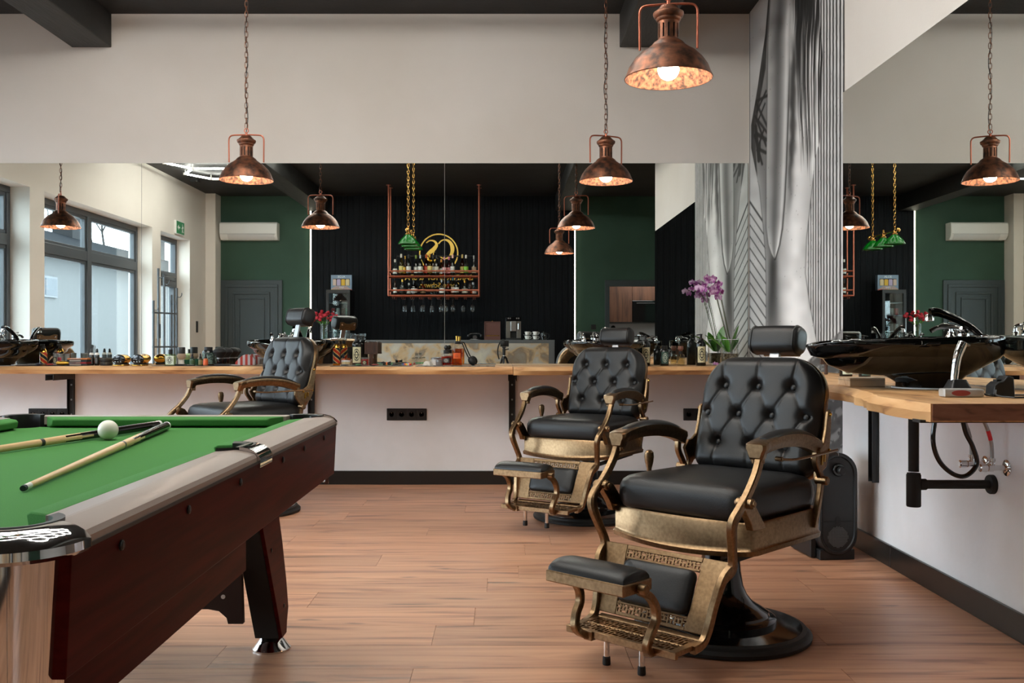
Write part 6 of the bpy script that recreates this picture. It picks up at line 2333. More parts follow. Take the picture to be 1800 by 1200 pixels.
MB().tube(hp, [.011 + .004 * (i / (len(hp) - 1)) for i in range(len(hp))], 14).build('shaver_handle', M['chrome'], t, smooth=50)
MB().loft([[(.010, -.012, .158), (.034, -.012, .152), (.034, .012, .152), (.010, .012, .158)], [(.008, -.014, .172), (.036, -.014, .158), (.036, .014, .158), (.008, .014, .172)]]).build('shaver_head', M['steel'], t, smooth=0, bevel=.003)
yst = 2.97
t = thing('charging_stand', 'angular black charging stand at the right worktop end', 'charging stand', (X(1757, yst), yst, HC))
MB().prism([(-.032, 0), (.034, 0), (.030, .060), (.012, .064), (-.004, .046), (-.014, .046), (-.028, .034)], 'y', -.028, .028).build('stand_body', M['plastic'], t, smooth=0, bevel=.003)
MB().box(-.014, .004, -.012, .012, .040, .052).build('charging_slot', M['blackmatt'], t, smooth=0)
hose('cable', 'black cable leaving the charging stand along the worktop', [(X(1750, 2.90), 2.90, HC + .022), (X(1752, 2.88), 2.88, HC + .008), (X(1775, 2.84), 2.84, HC + .0045), (X(1800, 2.82), 2.82, HC + .0045), (1.70, 2.82, HC + .0045)], .0026, M['black'], 'cable')
# ================================================================== BEHIND THE CAMERA, SEEN IN THE MIRRORS
# bar counter with a stone front
BT = 1.10
BX0, BX1, BY0, BY1 = -2.98, .79, -.98, -.46
t = thing('bar_counter', 'bar counter with mottled stone front and grey frame, seen in the mirror', 'bar counter', (0, 0, 0))
stone = mk('slate_veneer', (150, 140, 122), .7)
cr = noise_col(stone, (140, 138, 130), (186, 178, 160), 4.2, detail=12, lo=.3, hi=.7, dist=.5, bump=.3)
e = cr.color_ramp.elements
x_ = e.new(.47)
x_.color = (*s2l((178, 152, 116)), 1)
x_ = e.new(.40)
x_.color = (*s2l((128, 110, 90)), 1)
x_ = e.new(.55)
x_.color = (*s2l((166, 162, 152)), 1)
MB().box(BX0 + .08, BX1 - .09, BY1 - .03, BY1 - .006, .08, BT - .05).build('stone_front', stone, t, smooth=0)
GF = colour((84, 88, 90), .5)
MB().box(BX0, BX1, BY0, BY1, BT - .05, BT).build('bar_top', GF, t, smooth=0, bevel=.003)
MB().box(BX1 - .09, BX1, BY0, BY1, 0, BT - .05).build('end_panel', GF, t, smooth=0, bevel=.003)
MB().box(BX0, BX0 + .08, BY0, BY1, 0, BT - .05).build('end_panel', GF, t, smooth=0, bevel=.003)
MB().box(BX0 + .08, BX1 - .09, BY1 - .06, BY1 - .03, 0, BT - .05).build('back_board', GF, t, smooth=0)
MB().box(BX0 + .08, BX1 - .09, BY1 - .03, BY1 - .004, 0, .08).build('plinth', M['black'], t, smooth=0)

# fridge with a glass door
fx0, fx1 = X(574, 14.4 + 1.25), X(616, 14.4 + 1.25)
t = thing('drinks_fridge', 'black glass-door drinks fridge at the left end of the bar, seen in the mirrors', 'fridge', ((fx0 + fx1) / 2, -1.25, 0))
w, fh = (fx1 - fx0) / 2, 1.915
q = MB().box(-w, w, -.44, -.42, .05, fh).box(-w, -w + .03, -.42, 0, .05, fh).box(w - .03, w, -.42, 0, .05, fh).box(-w + .03, w - .03, -.42, 0, fh - .03, fh).box(-w + .03, w - .03, -.42, 0, .05, .14)
q.build('cabinet', M['black'], t, smooth=0, bevel=.003)
q = MB()
for sx in (-1, 1):
    for y in (-.38, -.05):
        q.lathe([(.02, 0), (.02, .05)], (sx * (w - .05), y, 0), 10)
q.build('foot', M['rubber'], t)
dr = MB().box(-w, w, .002, .035, fh - .06, fh).box(-w, w, .002, .035, .06, .14).box(-w, -w + .045, .002, .035, .14, fh - .06).box(w - .045, w, .002, .035, .14, fh - .06).build('door', M['black'], t, smooth=0, bevel=.003)
MB().box(-w + .045, w - .045, .012, .018, .14, fh - .06).build('door_glass', glassy('fridge_glass', (.75, .82, .84), ior=1.7), dr, smooth=0)
MB().tube([(-w + .02, .06, .9), (-w + .02, .06, 1.5)], .010).build('door_handle', M['steel'], dr)
for z in (1.70, 1.50, 1.24, .98, .7, .42):
    MB().box(-w + .032, w - .032, -.38, -.01, z, z + .008).build('shelf', M['steel'], t, smooth=0)
fl = emit('fridge_led', (230, 240, 255), 2.0)
MB().box(-w + .06, w - .06, -.05, -.03, fh - .045, fh - .035).build('fridge_light', fl, t, smooth=0)
k = 0
for z in (1.508, 1.248):
    for xx in (-.11, -.03, .05, .12):
        rgb = ((190, 60, 60), (200, 200, 196), (90, 60, 50), (60, 120, 80), (206, 206, 200), (120, 120, 116), (40, 40, 44), (150, 150, 150))[k]
        o = lathe_thing('drink_can', '%s drink can on the %s fridge shelf in view' % (('red', 'white', 'brown', 'green', 'cream', 'grey', 'black', 'silver')[k], 'upper' if z > 1.4 else 'lower'), 'can', 0, 1, [('can_body', [(.024, 0), (.030, .008), (.030, .10), (.025, .112)], colour(rgb, .3, .3)), ('can_lid', [(.0255, .112), (.0255, .115), (.0002, .114)], M['steel'])], 'cans in the fridge')
        o.location = ((fx0 + fx1) / 2 + xx, -1.40, z)
        k += 1
# gift box on the fridge
t = thing('gift_box', 'printed gift box reading ALOE with four small bottles, standing on the fridge', 'gift box', ((fx0 + fx1) / 2 + .02, -1.42, fh))
gw, gh = .17, .25
MB().box(-gw, gw, -.10, -.005, 0, gh).build('box_body', colour((96, 112, 128), .5), t, smooth=0)
q = MB().box(-gw, gw, -.005, 0, .19, gh).box(-gw, gw, -.005, 0, 0, .075).box(-gw, -gw + .03, -.005, 0, .075, .19).box(gw - .03, gw, -.005, 0, .075, .19)
bf = q.build('box_front', colour((120, 142, 164), .5), t, smooth=0)
q = MB()
for kk in range(9):
    u = -gw + .005 + kk * (2 * gw - .01) / 9
    q.prism([(u * 1.0, .016), (u + .020, .016), (u * .55 + .006, .072), (u * .55, .072)], 'y', .0002, .001)
q.build('field_rows', colour((206, 150, 110), .6), bf, smooth=0)
MB().box(-gw, gw * .1, .0002, .001, 0, .014).build('stripe', colour((200, 160, 40), .6), bf, smooth=0)
MB().box(gw * .1, gw, .0002, .001, 0, .014).build('stripe', colour((190, 60, 40), .6), bf, smooth=0)
text('lettering', 'ALOE', .05, colour((226, 232, 236), .6), bf, (0, .0006, .219), (R(90), 0, R(180)), .0006)
text('lettering', 'SOFT', .034, colour((226, 232, 236), .6), bf, (0, .0016, .045), (R(90), 0, R(180)), .0006)
MB().box(-gw + .03, gw - .03, -.0049, -.0047, .075, .19).build('box_window', colour((60, 44, 36), .7), t, smooth=0)
for kk, rgb in enumerate(((206, 186, 140), (214, 170, 30), (176, 160, 190), (200, 176, 160))):
    MB().lathe([(.030, .078), (.031, .080), (.031, .170), (.022, .180)], (gw - .07 - kk * .072, -.0046, 0), 16, sy=.13).build('soap_bottle', colour(rgb, .4), t, smooth=40)

# vase with red flowers
t = thing('flower_vase', 'clear glass vase of red flowers on the left end of the bar', 'flower vase', (X(569, 15.0), -.62, BT))
MB().lathe([(.055, 0), (.058, .004), (.060, .26), (.055, .26), (.052, .012), (.0002, .010)], n=28).build('vase', M['glass'], t, smooth=40)
MB().lathe([(.050, .012), (.051, .14), (.0002, .14)], n=24).build('water', liquid((214, 226, 220)), t)
fr_ = random.Random(12)
RED = colour((168, 20, 40), .6)
for k in range(24):
    a = 2.4 * k + fr_.uniform(-.2, .2)
    rr_ = .03 + .17 * math.sqrt((k + .5) / 24) + fr_.uniform(-.02, .02)
    zt = fr_.uniform(.36, .50) - rr_ * .40
    px_, py_ = rr_ * math.cos(a), rr_ * math.sin(a) * .8
    MB().tube(spline([(px_ * -.12, py_ * -.12, .02), (px_ * .2, py_ * .2, .22), (px_, py_, zt)], 4), .0025, 5).build('stem', STEM, t)
    q = MB()
    for j in range(4):
        q.sphere((px_ + fr_.uniform(-.014, .014), py_ + fr_.uniform(-.014, .014), zt + fr_.uniform(-.01, .014)), fr_.uniform(.018, .027), 8, 6, (1, 1, .8))
    q.build('blossom', RED, t, smooth=180)
    if k % 3 == 0:
        q = MB()
        leaf(q, (px_ * .3, py_ * .3, .24), (px_ * .8, py_ * .9, .30), .014, .02)
        q.build('leaf', LEAF, t, smooth=60)
for k in range(7):
    o = lathe_thing('tumbler', '%s clear tumbler from the left beside the flower vase on the bar' % ('first', 'second', 'third', 'fourth', 'fifth', 'sixth', 'seventh')[k], 'glass', 0, 1, [('tumbler_body', [(.030, 0), (.032, .003), (.036, .10), (.0335, .10), (.030, .012), (.0002, .010)], M['glass'])], 'tumblers on the bar')
    o.location = (-2.62 + .078 * k, -.56 - .09 * (k % 2), BT)

# telephone, cigar box, coffee machine, cups, press on the bar
t = thing('telephone', 'old black telephone on the bar left of the open wooden box', 'telephone', (X(835, 15.05), -.66, BT))
MB().loft([[(p[0], p[1], z) for p in rrect(w_, w_ * .8, .02, 4)] for z, w_ in ((0, .085), (.012, .085), (.03, .07), (.058, .04), (.065, .035))]).build('phone_body', M['pedestal'], t, smooth=40)
MB().lathe([(.034, 0), (.034, .008), (.0002, .010)], n=24).xform(Matrix.Translation((0, .045, .040)) @ Matrix.Rotation(R(-55), 4, 'X')).build('dial', M['steel'], t, smooth=40)
q = MB().tube(spline([(-.095, 0, .075), (-.07, 0, .094), (0, 0, .100), (.07, 0, .094), (.095, 0, .075)], 4), .012, 10)
q.lathe([(.026, 0), (.022, .03)], (-.10, 0, .052), 16)
q.lathe([(.026, 0), (.022, .03)], (.10, 0, .052), 16)
q.build('handset', M['pedestal'], t, smooth=50)
t = thing('cigar_box', 'open brown wooden box with its lid up on the bar', 'box', (X(865.5, 15.1), -.70, BT))
BW = colour((92, 52, 44), .5)
MB().box(-.125, .125, -.10, .10, 0, .07).build('box_body', BW, t, smooth=0, bevel=.003)
MB().box(-.125, .125, -.105, -.090, .072, .29).box(-.125, -.112, -.09, -.07, .072, .29).box(.112, .125, -.09, -.07, .072, .29).box(-.112, .112, -.09, -.07, .277, .29).build('box_lid', BW, t, smooth=0, bevel=.003)
MB().box(-.10, .11, .095, .103, .060, .072).build('box_trim', M['gold'], t, smooth=0)
MB().box(-.008, .008, -.10, -.08, .29, .302).build('clasp', M['gold'], t, smooth=0)
t = thing('coffee_machine', 'black and steel espresso machine on the bar', 'coffee machine', (X(902.5, 15.1), -.72, BT))
MB().box(-.118, .118, -.20, .06, 0, .355).build('housing', M['black'], t, smooth=0, bevel=.006)
MB().box(-.116, -.048, .06, .12, .03, .29).build('front_column', colour((112, 108, 102), .4, .6), t, smooth=0, bevel=.004)
MB().box(.048, .116, .06, .12, .03, .29).build('front_column', colour((112, 108, 102), .4, .6), t, smooth=0, bevel=.004)
MB().box(-.118, .118, .06, .125, .29, .355).build('control_panel', M['pedestal'], t, smooth=0, bevel=.004)
q = MB()
for u in (-.08, -.05, .05, .08):
    q.lathe([(.010, .125), (.009, .131)], (u, 0, .335), 12, 'y')
q.build('button', M['steel'], t)
MB().box(-.045, .045, .06, .075, .03, .13).build('cup_bay', M['blackmatt'], t, smooth=0)
MB().box(-.045, .045, .06, .14, .135, .29).build('coffee_spout', M['steel'], t, smooth=0, bevel=.006)
MB().box(.07, .085, .12, .16, .16, .26).build('milk_wand', M['chrome'], t, smooth=0, bevel=.004)
MB().box(-.118, .118, .06, .16, 0, .03).build('drip_tray', M['black'], t, smooth=0, bevel=.003)
cups = ((926.5, 0, 'white cup on a saucer, lower left of four on the bar'), (940.5, 0, 'white cup on a saucer, lower right of four on the bar'), (926.5, 1, 'white cup stacked on another, upper left of four on the bar'), (940.5, 1, 'white cup stacked on another, upper right of four on the bar'))
for px, lv, lb in cups:
    z = BT + lv * .068
    t = thing('coffee_cup', lb, 'cup', (X(px, 15.05), -.64, z), 0, 'white cups on the bar')
    MB().lathe([(.025, 0), (.030, .003), (.060, .012), (.061, .014), (.028, .007), (.0002, .006)], n=24).build('saucer', M['porcelain'], t, smooth=40)
    MB().lathe([(.020, .008), (.024, .010), (.038, .045), (.041, .062), (.038, .062), (.034, .045), (.02, .016), (.0002, .014)], n=24).build('cup_bowl', M['porcelain'], t, smooth=40)
    MB().tube(spline([(.036, 0, .052), (.060, 0, .050), (.058, 0, .028), (.030, 0, .026)], 4), .004, 6).build('handle', M['porcelain'], t, smooth=60)
t = thing('french_press', 'small glass coffee press with black frame right of the cups', 'coffee press', (X(955, 15.05), -.64, BT))
MB().lathe([(.045, .004), (.046, .10), (.044, .10), (.043, .008)], n=24, cap0=True).build('glass_jug', M['glass'], t, smooth=40)
MB().lathe([(.041, .008), (.041, .06)], n=24).build('coffee', liquid((120, 84, 40)), t)
q = MB().lathe([(.048, 0), (.048, .010)], n=24)
q.lathe([(.048, .096), (.048, .108), (.01, .114), (.010, .128), (.0002, .13)], n=24)
for a in (0, 2.1, 4.2):
    q.bar((.047 * math.cos(a), .047 * math.sin(a), .0), (.047 * math.cos(a), .047 * math.sin(a), .10), .006, .006)
q.tube(spline([(.047, 0, .095), (.085, 0, .09), (.083, 0, .03), (.047, 0, .02)], 4), .005, 6)
q.build('press_frame', M['black'], t, smooth=40)

# hanging copper bar shelf
y0s, y1s = -.58, -.86
xs0, xs1 = -1.776, -.375
t = thing('hanging_bar_shelf', 'copper tube bar shelf hung from the ceiling over the bar, seen in the mirror', 'bar shelf', ((xs0 + xs1) / 2, (y0s + y1s) / 2, 0))
hw, hd = (xs1 - xs0) / 2, (y0s - y1s) / 2
rt = .0135
ZL, ZRL, ZU, ZRU = 1.788, 1.871, 2.087, 2.168
for sx in (-1, 1):
    for sy in (-1, 1):
        MB().lathe([(rt, ZL), (rt, CEIL - .002)], (sx * hw, sy * hd, 0), 12).build('hanging_tube', M['copper'], t)
        MB().lathe([(.035, CEIL - .012), (.035, CEIL)], (sx * hw, sy * hd, 0), 16).build('ceiling_flange', M['copper'], t)
for z in (ZL, ZRL, ZU, ZRU):
    for sy in (-1, 1):
        MB().tube([(-hw, sy * hd, z), (hw, sy * hd, z)], rt * (.95 if z in (ZRL, ZRU) else 1.05), 12).build('shelf_rail', M['copper'], t)
    for sx in (-1, 1):
        MB().tube([(sx * hw, -hd, z), (sx * hw, hd, z)], rt * .95, 12).build('side_rail', M['copper'], t)
for z in (ZL, ZU):
    MB().box(-hw, hw, -hd, hd, z + .006, z + .014).build('shelf_board', colour((60, 44, 36), .5), t, smooth=0)
q = MB()
gx = [-.62 + .138 * k for k in range(10)]
for k, u in enumerate(gx):
    for d_ in (-.014, .014):
        q.tube(spline([(u + d_, -hd + .02, ZL - .01), (u + d_, -hd + .02, ZL - .05), (u + d_, hd - .02, ZL - .052), (u + d_, hd, ZL - .03)], 4), .0035, 6)
q.build('glass_hanger', M['copper'], t, smooth=60)
# low black frame standing on the upper shelf behind the bottles
q = MB().tube([(-.60, -hd + .03, ZU + .014), (-.60, -hd + .03, 2.42), (.62, -hd + .03, 2.42), (.62, -hd + .03, ZU + .014)], .010, 8)
q.build('back_frame', M['black'], t, smooth=40)
cxs, cys = t.location[0], t.location[1]


def liquor(label, x, y, z, h, r, body, cap, lab=None, style='wine', grp='bottles on the hanging bar shelf'):
    o = thing('liquor_bottle', label, 'bottle', (x, y, z), 0, grp)
    if style == 'wine':
        prof = [(r * .93, 0), (r, .004), (r, h * .58), (r * .8, h * .66), (r * .38, h * .74), (r * .34, h * .95), (r * .40, h * .955), (r * .40, h)]
    elif style == 'tall':
        prof = [(r * .93, 0), (r, .004), (r * .98, h * .45), (r * .6, h * .62), (r * .38, h * .80), (r * .36, h)]
    else:
        prof = [(r * .93, 0), (r, .004), (r, h * .56), (r * .86, h * .64), (r * .34, h * .70), (r * .32, h * .85)]
    MB().lathe(prof, n=16).build('bottle_body', body, o, smooth=40)
    MB().lathe([(r * .44, h * .84), (r * .44, h * 1.0), (r * .3, h * 1.01)], n=12).build('cap', cap, o, smooth=40)
    if lab:
        MB().lathe([(r + .0008, h * .14), (r + .0008, h * .44)], n=16, cap0=False, cap1=False).build('paper_label', lab, o)
    return o


CL, AMB, GRN, DRK, PNK, YEL = liquid((226, 232, 228)), liquid((206, 130, 50)), liquid((90, 150, 60)), mk('dark_wine_glass', (22, 24, 20), .1), liquid((236, 150, 160)), liquid((232, 206, 90))
W_, K_, G_ = colour((222, 220, 212), .5), M['black'], BRASSY
dY = 14.4 - (-.72)
ZB1, ZB2 = ZU + .0145, ZL + .0145
up = [(694, .26, .034, CL, W_, W_, 'tall', 'clear bottle with white label, leftmost on the upper bar shelf'),
      (706, .335, .036, YEL, W_, colour((206, 190, 110), .5), 'wine', 'pale yellow wine bottle, second from the left on the upper bar shelf'),
      (712, .315, .030, AMB, G_, G_, 'tall', 'slim gold-topped amber bottle, third from the left on the upper bar shelf'),
      (719, .325, .036, DRK, K_, W_, 'wine', 'dark wine bottle with white label left of the rum on the upper bar shelf'),
      (731, .325, .035, DRK, colour((120, 150, 50), .4), W_, 'wine', 'dark bottle with a green-gold neck on the upper bar shelf'),
      (739.5, .32, .038, DRK, M['steel'], W_, 'wine', 'dark bottle with silver neck and broad white label on the upper bar shelf'),
      (749, .335, .038, liquid((190, 60, 30)), colour((214, 100, 40), .4), colour((196, 70, 40), .5), 'wine', 'orange-necked bottle in the middle of the upper bar shelf'),
      (756, .335, .038, YEL, G_, colour((214, 196, 120), .5), 'wine', 'yellow bottle with cream label in the middle of the upper bar shelf'),
      (761, .33, .034, DRK, K_, W_, 'wine', 'dark bottle close behind the yellow one on the upper bar shelf'),
      (768, .315, .038, DRK, K_, colour((196, 190, 170), .5), 'wine', 'dark wine bottle right of the yellow one on the upper bar shelf'),
      (775.5, .26, .034, liquid((236, 180, 90)), colour((226, 150, 60), .4), W_, 'wine', 'short bottle with orange-gold top on the upper bar shelf'),
      (781.5, .29, .032, PNK, colour((220, 130, 150), .4), colour((226, 170, 170), .5), 'wine', 'slim pink bottle, left of two on the upper bar shelf'),
      (789, .30, .038, PNK, colour((206, 110, 140), .4), colour((226, 150, 150), .5), 'wine', 'broad pink bottle, right of two on the upper bar shelf'),
      (796, .325, .034, DRK, colour((236, 190, 170), .4), W_, 'wine', 'dark bottle with a pale pink neck on the upper bar shelf'),
      (812.5, .335, .034, AMB, colour((206, 180, 110), .4), colour((190, 170, 90), .5), 'wine', 'amber bottle with a pale neck, third from the right on the upper bar shelf'),
      (819.5, .32, .036, CL, W_, colour((130, 190, 60), .5), 'wine', 'clear bottle with a bright green label on the upper bar shelf'),
      (833, .32, .036, DRK, M['steel'], colour((180, 150, 120), .5), 'tall', 'dark slim bottle, rightmost on the upper bar shelf')]
for k, (px, h, r, b, c, lb, st, tx_) in enumerate(up):
    liquor(tx_, X(px, dY), -.72 + (-.045, .045)[k % 2], ZB1, h, r, b, c, lb, st)
lo = [(694, .26, .030, AMB, K_, W_, 'tall', 'slim amber bottle, leftmost on the lower bar shelf'),
      (708.5, .24, .045, DRK, G_, colour((60, 60, 56), .5), 'rum', 'dark squat bottle, second from the left on the lower bar shelf'),
      (718.5, .19, .034, DRK, W_, W_, 'rum', 'short dark bottle with white cap on the lower bar shelf'),
      (728.5, .22, .050, liquid((150, 70, 40)), K_, W_, 'rum', 'red-brown squat bottle with white label on the lower bar shelf'),
      (743, .22, .042, AMB, K_, colour((130, 100, 70), .5), 'rum', 'amber whisky bottle left of the clear decanter on the lower bar shelf'),
      (762.5, .15, .052, CL, CL, None, 'rum', 'low clear decanter on the lower bar shelf'),
      (776.5, .25, .042, CL, M['steel'], W_, 'rum', 'clear gin bottle left of the mirror seam on the lower bar shelf'),
      (788.5, .22, .045, AMB, colour((40, 60, 80), .4), None, 'rum', 'amber bottle with blue-black cap on the lower bar shelf'),
      (796, .28, .036, CL, colour((60, 150, 190), .4), W_, 'wine', 'clear bottle with turquoise neck on the lower bar shelf'),
      (803, .26, .036, DRK, K_, W_, 'wine', 'dark bottle with white label right of the turquoise neck on the lower bar shelf'),
      (817, .23, .046, DRK, G_, colour((206, 200, 180), .5), 'rum', 'dark broad bottle with cream label on the lower bar shelf'),
      (826.5, .27, .030, AMB, colour((226, 110, 40), .4), None, 'wine', 'slim bottle with orange neck on the lower bar shelf'),
      (832, .20, .046, CL, M['steel'], W_, 'rum', 'clear squat bottle, rightmost on the lower bar shelf')]
for k, (px, h, r, b, c, lb, st, tx_) in enumerate(lo):
    liquor(tx_, X(px, dY), -.72 + (-.05, .05)[k % 2], ZB2, h, r, b, c, lb, st)
# glasses hanging upside down
hg = [(711.5, 0), (725, 0), (743, 0), (758, 0), (775.5, 1), (783, 1), (796, 1), (813.5, 1), (830.5, 1)]
nmz = ('first', 'second', 'third', 'fourth', 'fifth', 'sixth', 'seventh', 'eighth', 'ninth')
for k, (px, wn) in enumerate(hg):
    z = ZL - .0455
    o = thing('stemmed_glass', '%s hanging %s glass from the left under the bar shelf' % (nmz[k], 'wine' if wn else 'beer'), 'glass', (X(px, 14.4 + .66), -.66 - .10 * (k % 2), z), 0, 'glasses hanging under the bar shelf')
    MB().lathe([(.034, 0), (.034, -.003), (.006, -.008), (.0045, -.09), (.008, -.096)], n=20).build('stem_and_foot', M['glass'], o, smooth=40)
    if wn:
        MB().lathe([(.006, -.094), (.030, -.110), (.040, -.145), (.036, -.185), (.031, -.205), (.0295, -.205), (.034, -.185), (.038, -.145), (.028, -.112), (.0002, -.098)], n=24, cap0=False).build('glass_bowl', M['glass'], o, smooth=40)
    else:
        MB().lathe([(.006, -.094), (.032, -.112), (.038, -.14), (.038, -.200), (.036, -.200), (.036, -.14), (.030, -.114), (.0002, -.098)], n=24, cap0=False).build('glass_bowl', M['glass'], o, smooth=40)

# gold wall logo and lettering
yl = BAR_Y + .0415
dl = 14.4 - yl
t = thing('wall_logo', 'gold round monogram sign CS on the black panelling, reversed in the mirror', 'logo', (X(771.3, dl), yl, Z(445, dl)))
ro_, ri_ = 34.5 / F * dl, 32.3 / F * dl
q = MB()
q.loft([[(r * math.cos(2 * PI * k / 64), y, r * math.sin(2 * PI * k / 64)) for r, y in ((ro_, 0), (ro_, .006), (ri_, .006), (ri_, 0))] for k in range(65)], False, False)
q.build('ring', M['goldpaint'], t, smooth=40)


def stroke(pts, ws):
    """flat ribbon letter stroke in the wall plane with changing width"""
    sp = spline([(p[0], 0, p[1]) for p in pts], 8)
    n = len(sp)
    q = MB()
    rings = []
    for i, p in enumerate(sp):
        a, b = sp[max(i - 1, 0)], sp[min(i + 1, n - 1)]
        tx, tz = b[0] - a[0], b[2] - a[2]
        l = math.hypot(tx, tz) or 1
        w = np.interp(i / (n - 1), np.linspace(0, 1, len(ws)), ws) / 2
        nx, nz = -tz / l * w, tx / l * w
        rings.append([(p[0] + nx, 0, p[2] + nz), (p[0] + nx, .006, p[2] + nz), (p[0] - nx, .006, p[2] - nz), (p[0] - nx, 0, p[2] - nz)])
    return q.loft(rings)


s_ = dl / F
# seen from the room +X is on the left: letters are drawn with x reversed
Cc = (X(782, dl) - t.location[0], Z(438, dl) - t.location[2])
stroke([(Cc[0] + math.cos(R(a)) * 13.5 * s_, Cc[1] + math.sin(R(a)) * 16.5 * s_) for a in range(145, -150, -25)], [2.2 * s_, 2.0 * s_, 5.0 * s_, 7.0 * s_, 5.0 * s_, 2.0 * s_, 2.0 * s_]).build('letter_c', M['goldpaint'], t, smooth=0)
Sc = (X(759.5, dl) - t.location[0], Z(440, dl) - t.location[2])
S_ = [(-10, 13), (-4, 17), (4, 16), (8, 10), (4, 3), (-3, -3), (-9, -10), (-5, -17), (3, -18), (10, -14)]
stroke([(Sc[0] - p[0] * -s_ * 1.0, Sc[1] + p[1] * s_) for p in S_], [2 * s_, 2.2 * s_, 4 * s_, 7 * s_, 7 * s_, 4 * s_, 2.2 * s_, 2 * s_]).build('letter_s', M['goldpaint'], t, smooth=0)
q = MB().box(-.008, .008, 0, .006, -.11, .045).box(-.03, .03, 0, .006, .045, .053).box(-.03, .03, 0, .006, -.118, -.110)
q.xform(Matrix.Translation((X(762, dl) - t.location[0], 0.001, Z(448, dl) - t.location[2])))
q.build('letter_i', M['goldpaint'], t, smooth=0)
t2 = thing('wall_lettering', 'gold words BARBER SHOP and SPA with a second line behind the bar bottles', 'lettering', (X(772, dl), yl, Z(489, dl)))
text('lettering', 'BARBER SHOP & SPA', .125, M['goldpaint'], t2, (0, .003, .010), (R(90), 0, R(180)), .003, offset=.002)
text('lettering', 'Soren Schwar.', .115, M['goldpaint'], t2, (0, .003, -.118), (R(90), 0, R(180)), .003, offset=.002)

# air conditioner, exit sign, coat rack, wall controls
dg = 14.4 - BAR_Y
t = thing('air_conditioner', 'white wall air conditioner on the green wall, seen in the mirrors', 'air conditioner', ((X(386, dg - .2) + X(487, dg - .2)) / 2, BAR_Y, Z(407, dg - .1)))
aw = (X(487, dg - .2) - X(386, dg - .2)) / 2
MB().prism([(0, -.145), (0, .145), (.18, .145), (.205, .12), (.21, -.02), (.19, -.09), (.13, -.145)], 'x', -aw, aw).build('ac_housing', M['white'], t, smooth=35, bevel=.008)
MB().prism([(.205, -.055), (.19, -.095), (.14, -.138), (.146, -.142), (.196, -.098), (.2125, -.055)], 'x', -aw * .72, aw * .9).build('air_flap', colour((206, 206, 204), .4), t, smooth=35)
MB().box(-aw * .97, aw * .97, .2085, .2105, -.052, -.048).build('panel_gap', colour((150, 150, 150), .5), t, smooth=0)
t = thing('exit_sign', 'green emergency exit sign on the window wall above the glazed door, seen in the mirror', 'sign', (LEFT_X, -.10, 2.775))
MB().box(0, .035, -.18, .18, -.10, .10).build('sign_box', M['white'], t, smooth=0, bevel=.004)
sg = MB().box(.035, .037, -.17, .17, -.09, .09).build('sign_face', colour((24, 130, 78), .4), t, smooth=0)
SW = colour((240, 244, 240), .5)
# running figure and arrow, as seen from inside the room
q = MB()
def fl_(pl, x0=.0372, x1=.0378):
    q.prism(pl, 'x', x0, x1)
fl_([(-.10, .055), (-.085, .065), (-.07, .055), (-.085, .04)])
fl_([(-.115, .035), (-.08, .038), (-.065, .0), (-.05, .01), (-.045, .0), (-.065, -.015), (-.085, .0), (-.07, -.03), (-.06, -.065), (-.072, -.068), (-.088, -.035), (-.105, -.06), (-.135, -.062), (-.135, -.050), (-.112, -.047), (-.10, -.01), (-.11, .018), (-.125, .0), (-.135, .006)])
q.build('running_figure', SW, sg, smooth=0)
q = MB()
fl_([(.02, .012), (.075, .012), (.075, .045), (.135, 0), (.075, -.045), (.075, -.012), (.02, -.012)])
q.build('arrow', SW, sg, smooth=0)
t = thing('coat_rack', 'grey steel coat rack of uneven poles before the glazed door, seen in the mirror', 'coat rack', (-4.62, 1.18, 0), R(12))
for u, h in ((-.30, 1.82), (-.16, 1.72), (.02, 1.98), (.16, 2.06), (.28, 1.62)):
    MB().lathe([(.016, .03), (.016, h)], (0, u, 0), 12).build('pole', M['frame'], t)
    q = MB().tube(spline([(0, u, h - .12), (.05, u, h - .13), (.075, u, h - .10), (.078, u, h - .07)], 4), .006, 6)
    q.build('hook', M['frame'], t)
for z in (.30, 1.0, 1.46):
    MB().bar((0, -.32, z), (0, .30, z), .016, .022).build('cross_bar', M['frame'], t, smooth=0)
MB().box(-.16, .16, -.36, .34, 0, .03).build('rack_base', M['frame'], t, smooth=0, bevel=.004)
t = thing('wall_switch', 'small black wall switch between door and pilaster on the window wall, seen in the mirror', 'switch', (LEFT_X, -.98, 1.31))
MB().box(0, .012, -.04, .04, -.09, .09).build('switch_plate', M['black'], t, smooth=0, bevel=.003)
MB().box(.012, .016, -.025, .025, -.06, .06).build('switch_key', M['plastic'], t, smooth=0, bevel=.002)
t = thing('intercom', 'white intercom handset left of the glazed door, seen in the mirror', 'intercom', (LEFT_X, .80, 1.22))
MB().box(0, .03, -.045, .045, -.11, .11).build('intercom_base', M['white'], t, smooth=0, bevel=.006)
MB().box(.03, .055, -.02, .02, -.10, .10).build('intercom_handset', colour((60, 62, 64), .4), t, smooth=0, bevel=.006)
t = thing('wall_switch', 'black switch on the green wall right of the light strip, beside the kitchen doorway', 'switch', (X(1043, dg), BAR_Y, 1.32))
MB().box(-.04, .04, 0, .012, -.04, .04).build('switch_plate', M['black'], t, smooth=0, bevel=.003)
MB().box(-.025, .025, .012, .016, -.025, .025).build('switch_key', M['plastic'], t, smooth=0, bevel=.002)

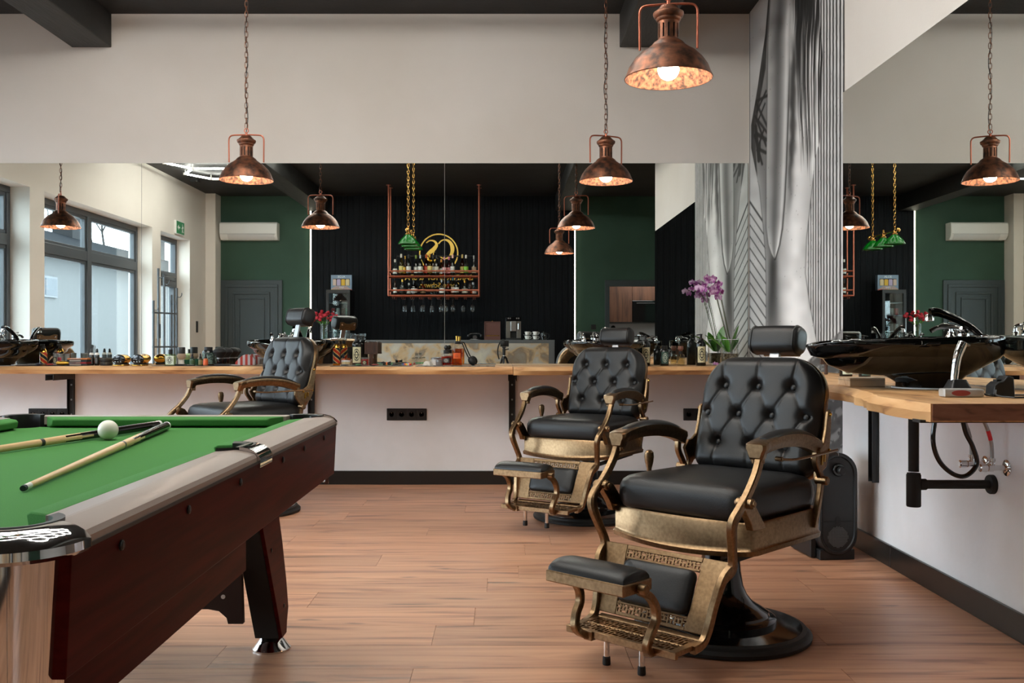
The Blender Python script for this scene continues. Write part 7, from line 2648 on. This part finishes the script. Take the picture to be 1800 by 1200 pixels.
# kitchen units seen through the doorway
yk = -3.595
dk = 14.4 - yk - .35
zk0, zk1 = Z(566, dk), 2.45
t = thing('kitchen_cupboard', 'brown oak kitchen wall units above a black oven, seen through the doorway in the mirror', 'cupboard', (0, yk, 0))
sx_ = X(1111, dk)
MB().box(1.25, sx_ - .002, 0, .35, zk0, zk1).build('cupboard_door', M['walnut'], t, smooth=0, bevel=.003)
MB().box(sx_ + .002, 3.3, 0, .35, Z(528, dk), zk1).build('cupboard_door', M['walnut'], t, smooth=0, bevel=.003)
MB().box(1.25, 3.3, 0, .35, zk0 - .02, zk0).build('underside', M['black'], t, smooth=0)
t = thing('oven', 'built-in black oven in the kitchen units, seen through the doorway in the mirror', 'oven', (0, yk, 0))
MB().box(sx_ + .004, 2.98, 0, .355, zk0 + .002, Z(528, dk) - .004).build('oven_front', M['pedestal'], t, smooth=0, bevel=.003)
MB().tube([(sx_ + .08, .39, Z(533, dk)), (2.9, .39, Z(533, dk))], .009).build('oven_handle', M['black'], t)
t = thing('kitchen_base_unit', 'pale kitchen base units below the splashback beyond the doorway', 'cupboard', (0, yk, 0))
MB().box(1.25, 4.4, 0, .6, .1, .88).build('base_front', M['white'], t, smooth=0, bevel=.003)
MB().box(1.25, 4.4, 0, .62, .88, .92).build('base_worktop', M['walnut'], t, smooth=0, bevel=.003)

# the photographer's camera on its tripod
t = thing('tripod_camera', 'black camera on a tripod standing before the bar, seen in the mirror', 'camera', (0, 0, 0))
BKP = M['plastic']
MB().lathe([(.030, -.020), (.036, -.024), (.036, -.070), (.031, -.078), (.031, -.095)], (0, 0, CAM_Z), 24, 'y').build('lens', BKP, t, smooth=40)
MB().lathe([(.029, -.026), (.0002, -.027)], (0, 0, CAM_Z), 24, 'y').build('lens_glass', M['gloss'], t)
q = MB().box(-.045, .085, -.150, -.095, CAM_Z - .052, CAM_Z + .042)
q.prism([(-.03, CAM_Z + .04), (.03, CAM_Z + .04), (.02, CAM_Z + .062), (-.02, CAM_Z + .062)], 'y', -.15, -.095)
q.build('camera_body', BKP, t, smooth=0, bevel=.006)
MB().box(.06, .085, -.10, -.080, CAM_Z - .05, CAM_Z + .035).build('hand_grip', M['rubber'], t, smooth=0, bevel=.006)
MB().tube(spline([(-.045, -.12, CAM_Z + .02), (-.075, -.11, CAM_Z - .06), (-.080, -.10, CAM_Z - .16), (-.06, -.11, CAM_Z - .24)], 5), .010, 6).build('strap', M['blackmatt'], t)
q = MB().cbox((.012, -.12, CAM_Z - .062), (.06, .06, .018))
q.sphere((.012, -.12, CAM_Z - .09), .024, 14, 10)
q.lathe([(.022, CAM_Z - .18), (.024, CAM_Z - .10)], (.012, -.12, 0), 16)
q.bar((.03, -.12, CAM_Z - .1), (.085, -.12, CAM_Z - .085), .016, .016)
q.build('ball_head', M['black'], t, smooth=30, bevel=.002)
MB().lathe([(.013, .55), (.013, CAM_Z - .17)], (.012, -.12, 0), 14).build('centre_column', M['steel'], t)
MB().lathe([(.034, CAM_Z - .235), (.034, CAM_Z - .195)], (.012, -.12, 0), 18).build('tripod_crown', M['black'], t)
for a in (R(100), R(220), R(340)):
    d_ = Vector((math.cos(a), math.sin(a), 0))
    p0 = Vector((.012, -.12, CAM_Z - .215)) + d_ * .03
    p1 = Vector((.012, -.12, .012)) + d_ * .34
    MB().tube([p0, p0.lerp(p1, .5), p1], [.016, .013, .010], 10).build('leg', M['black'], t)

bpy.context.view_layer.update()
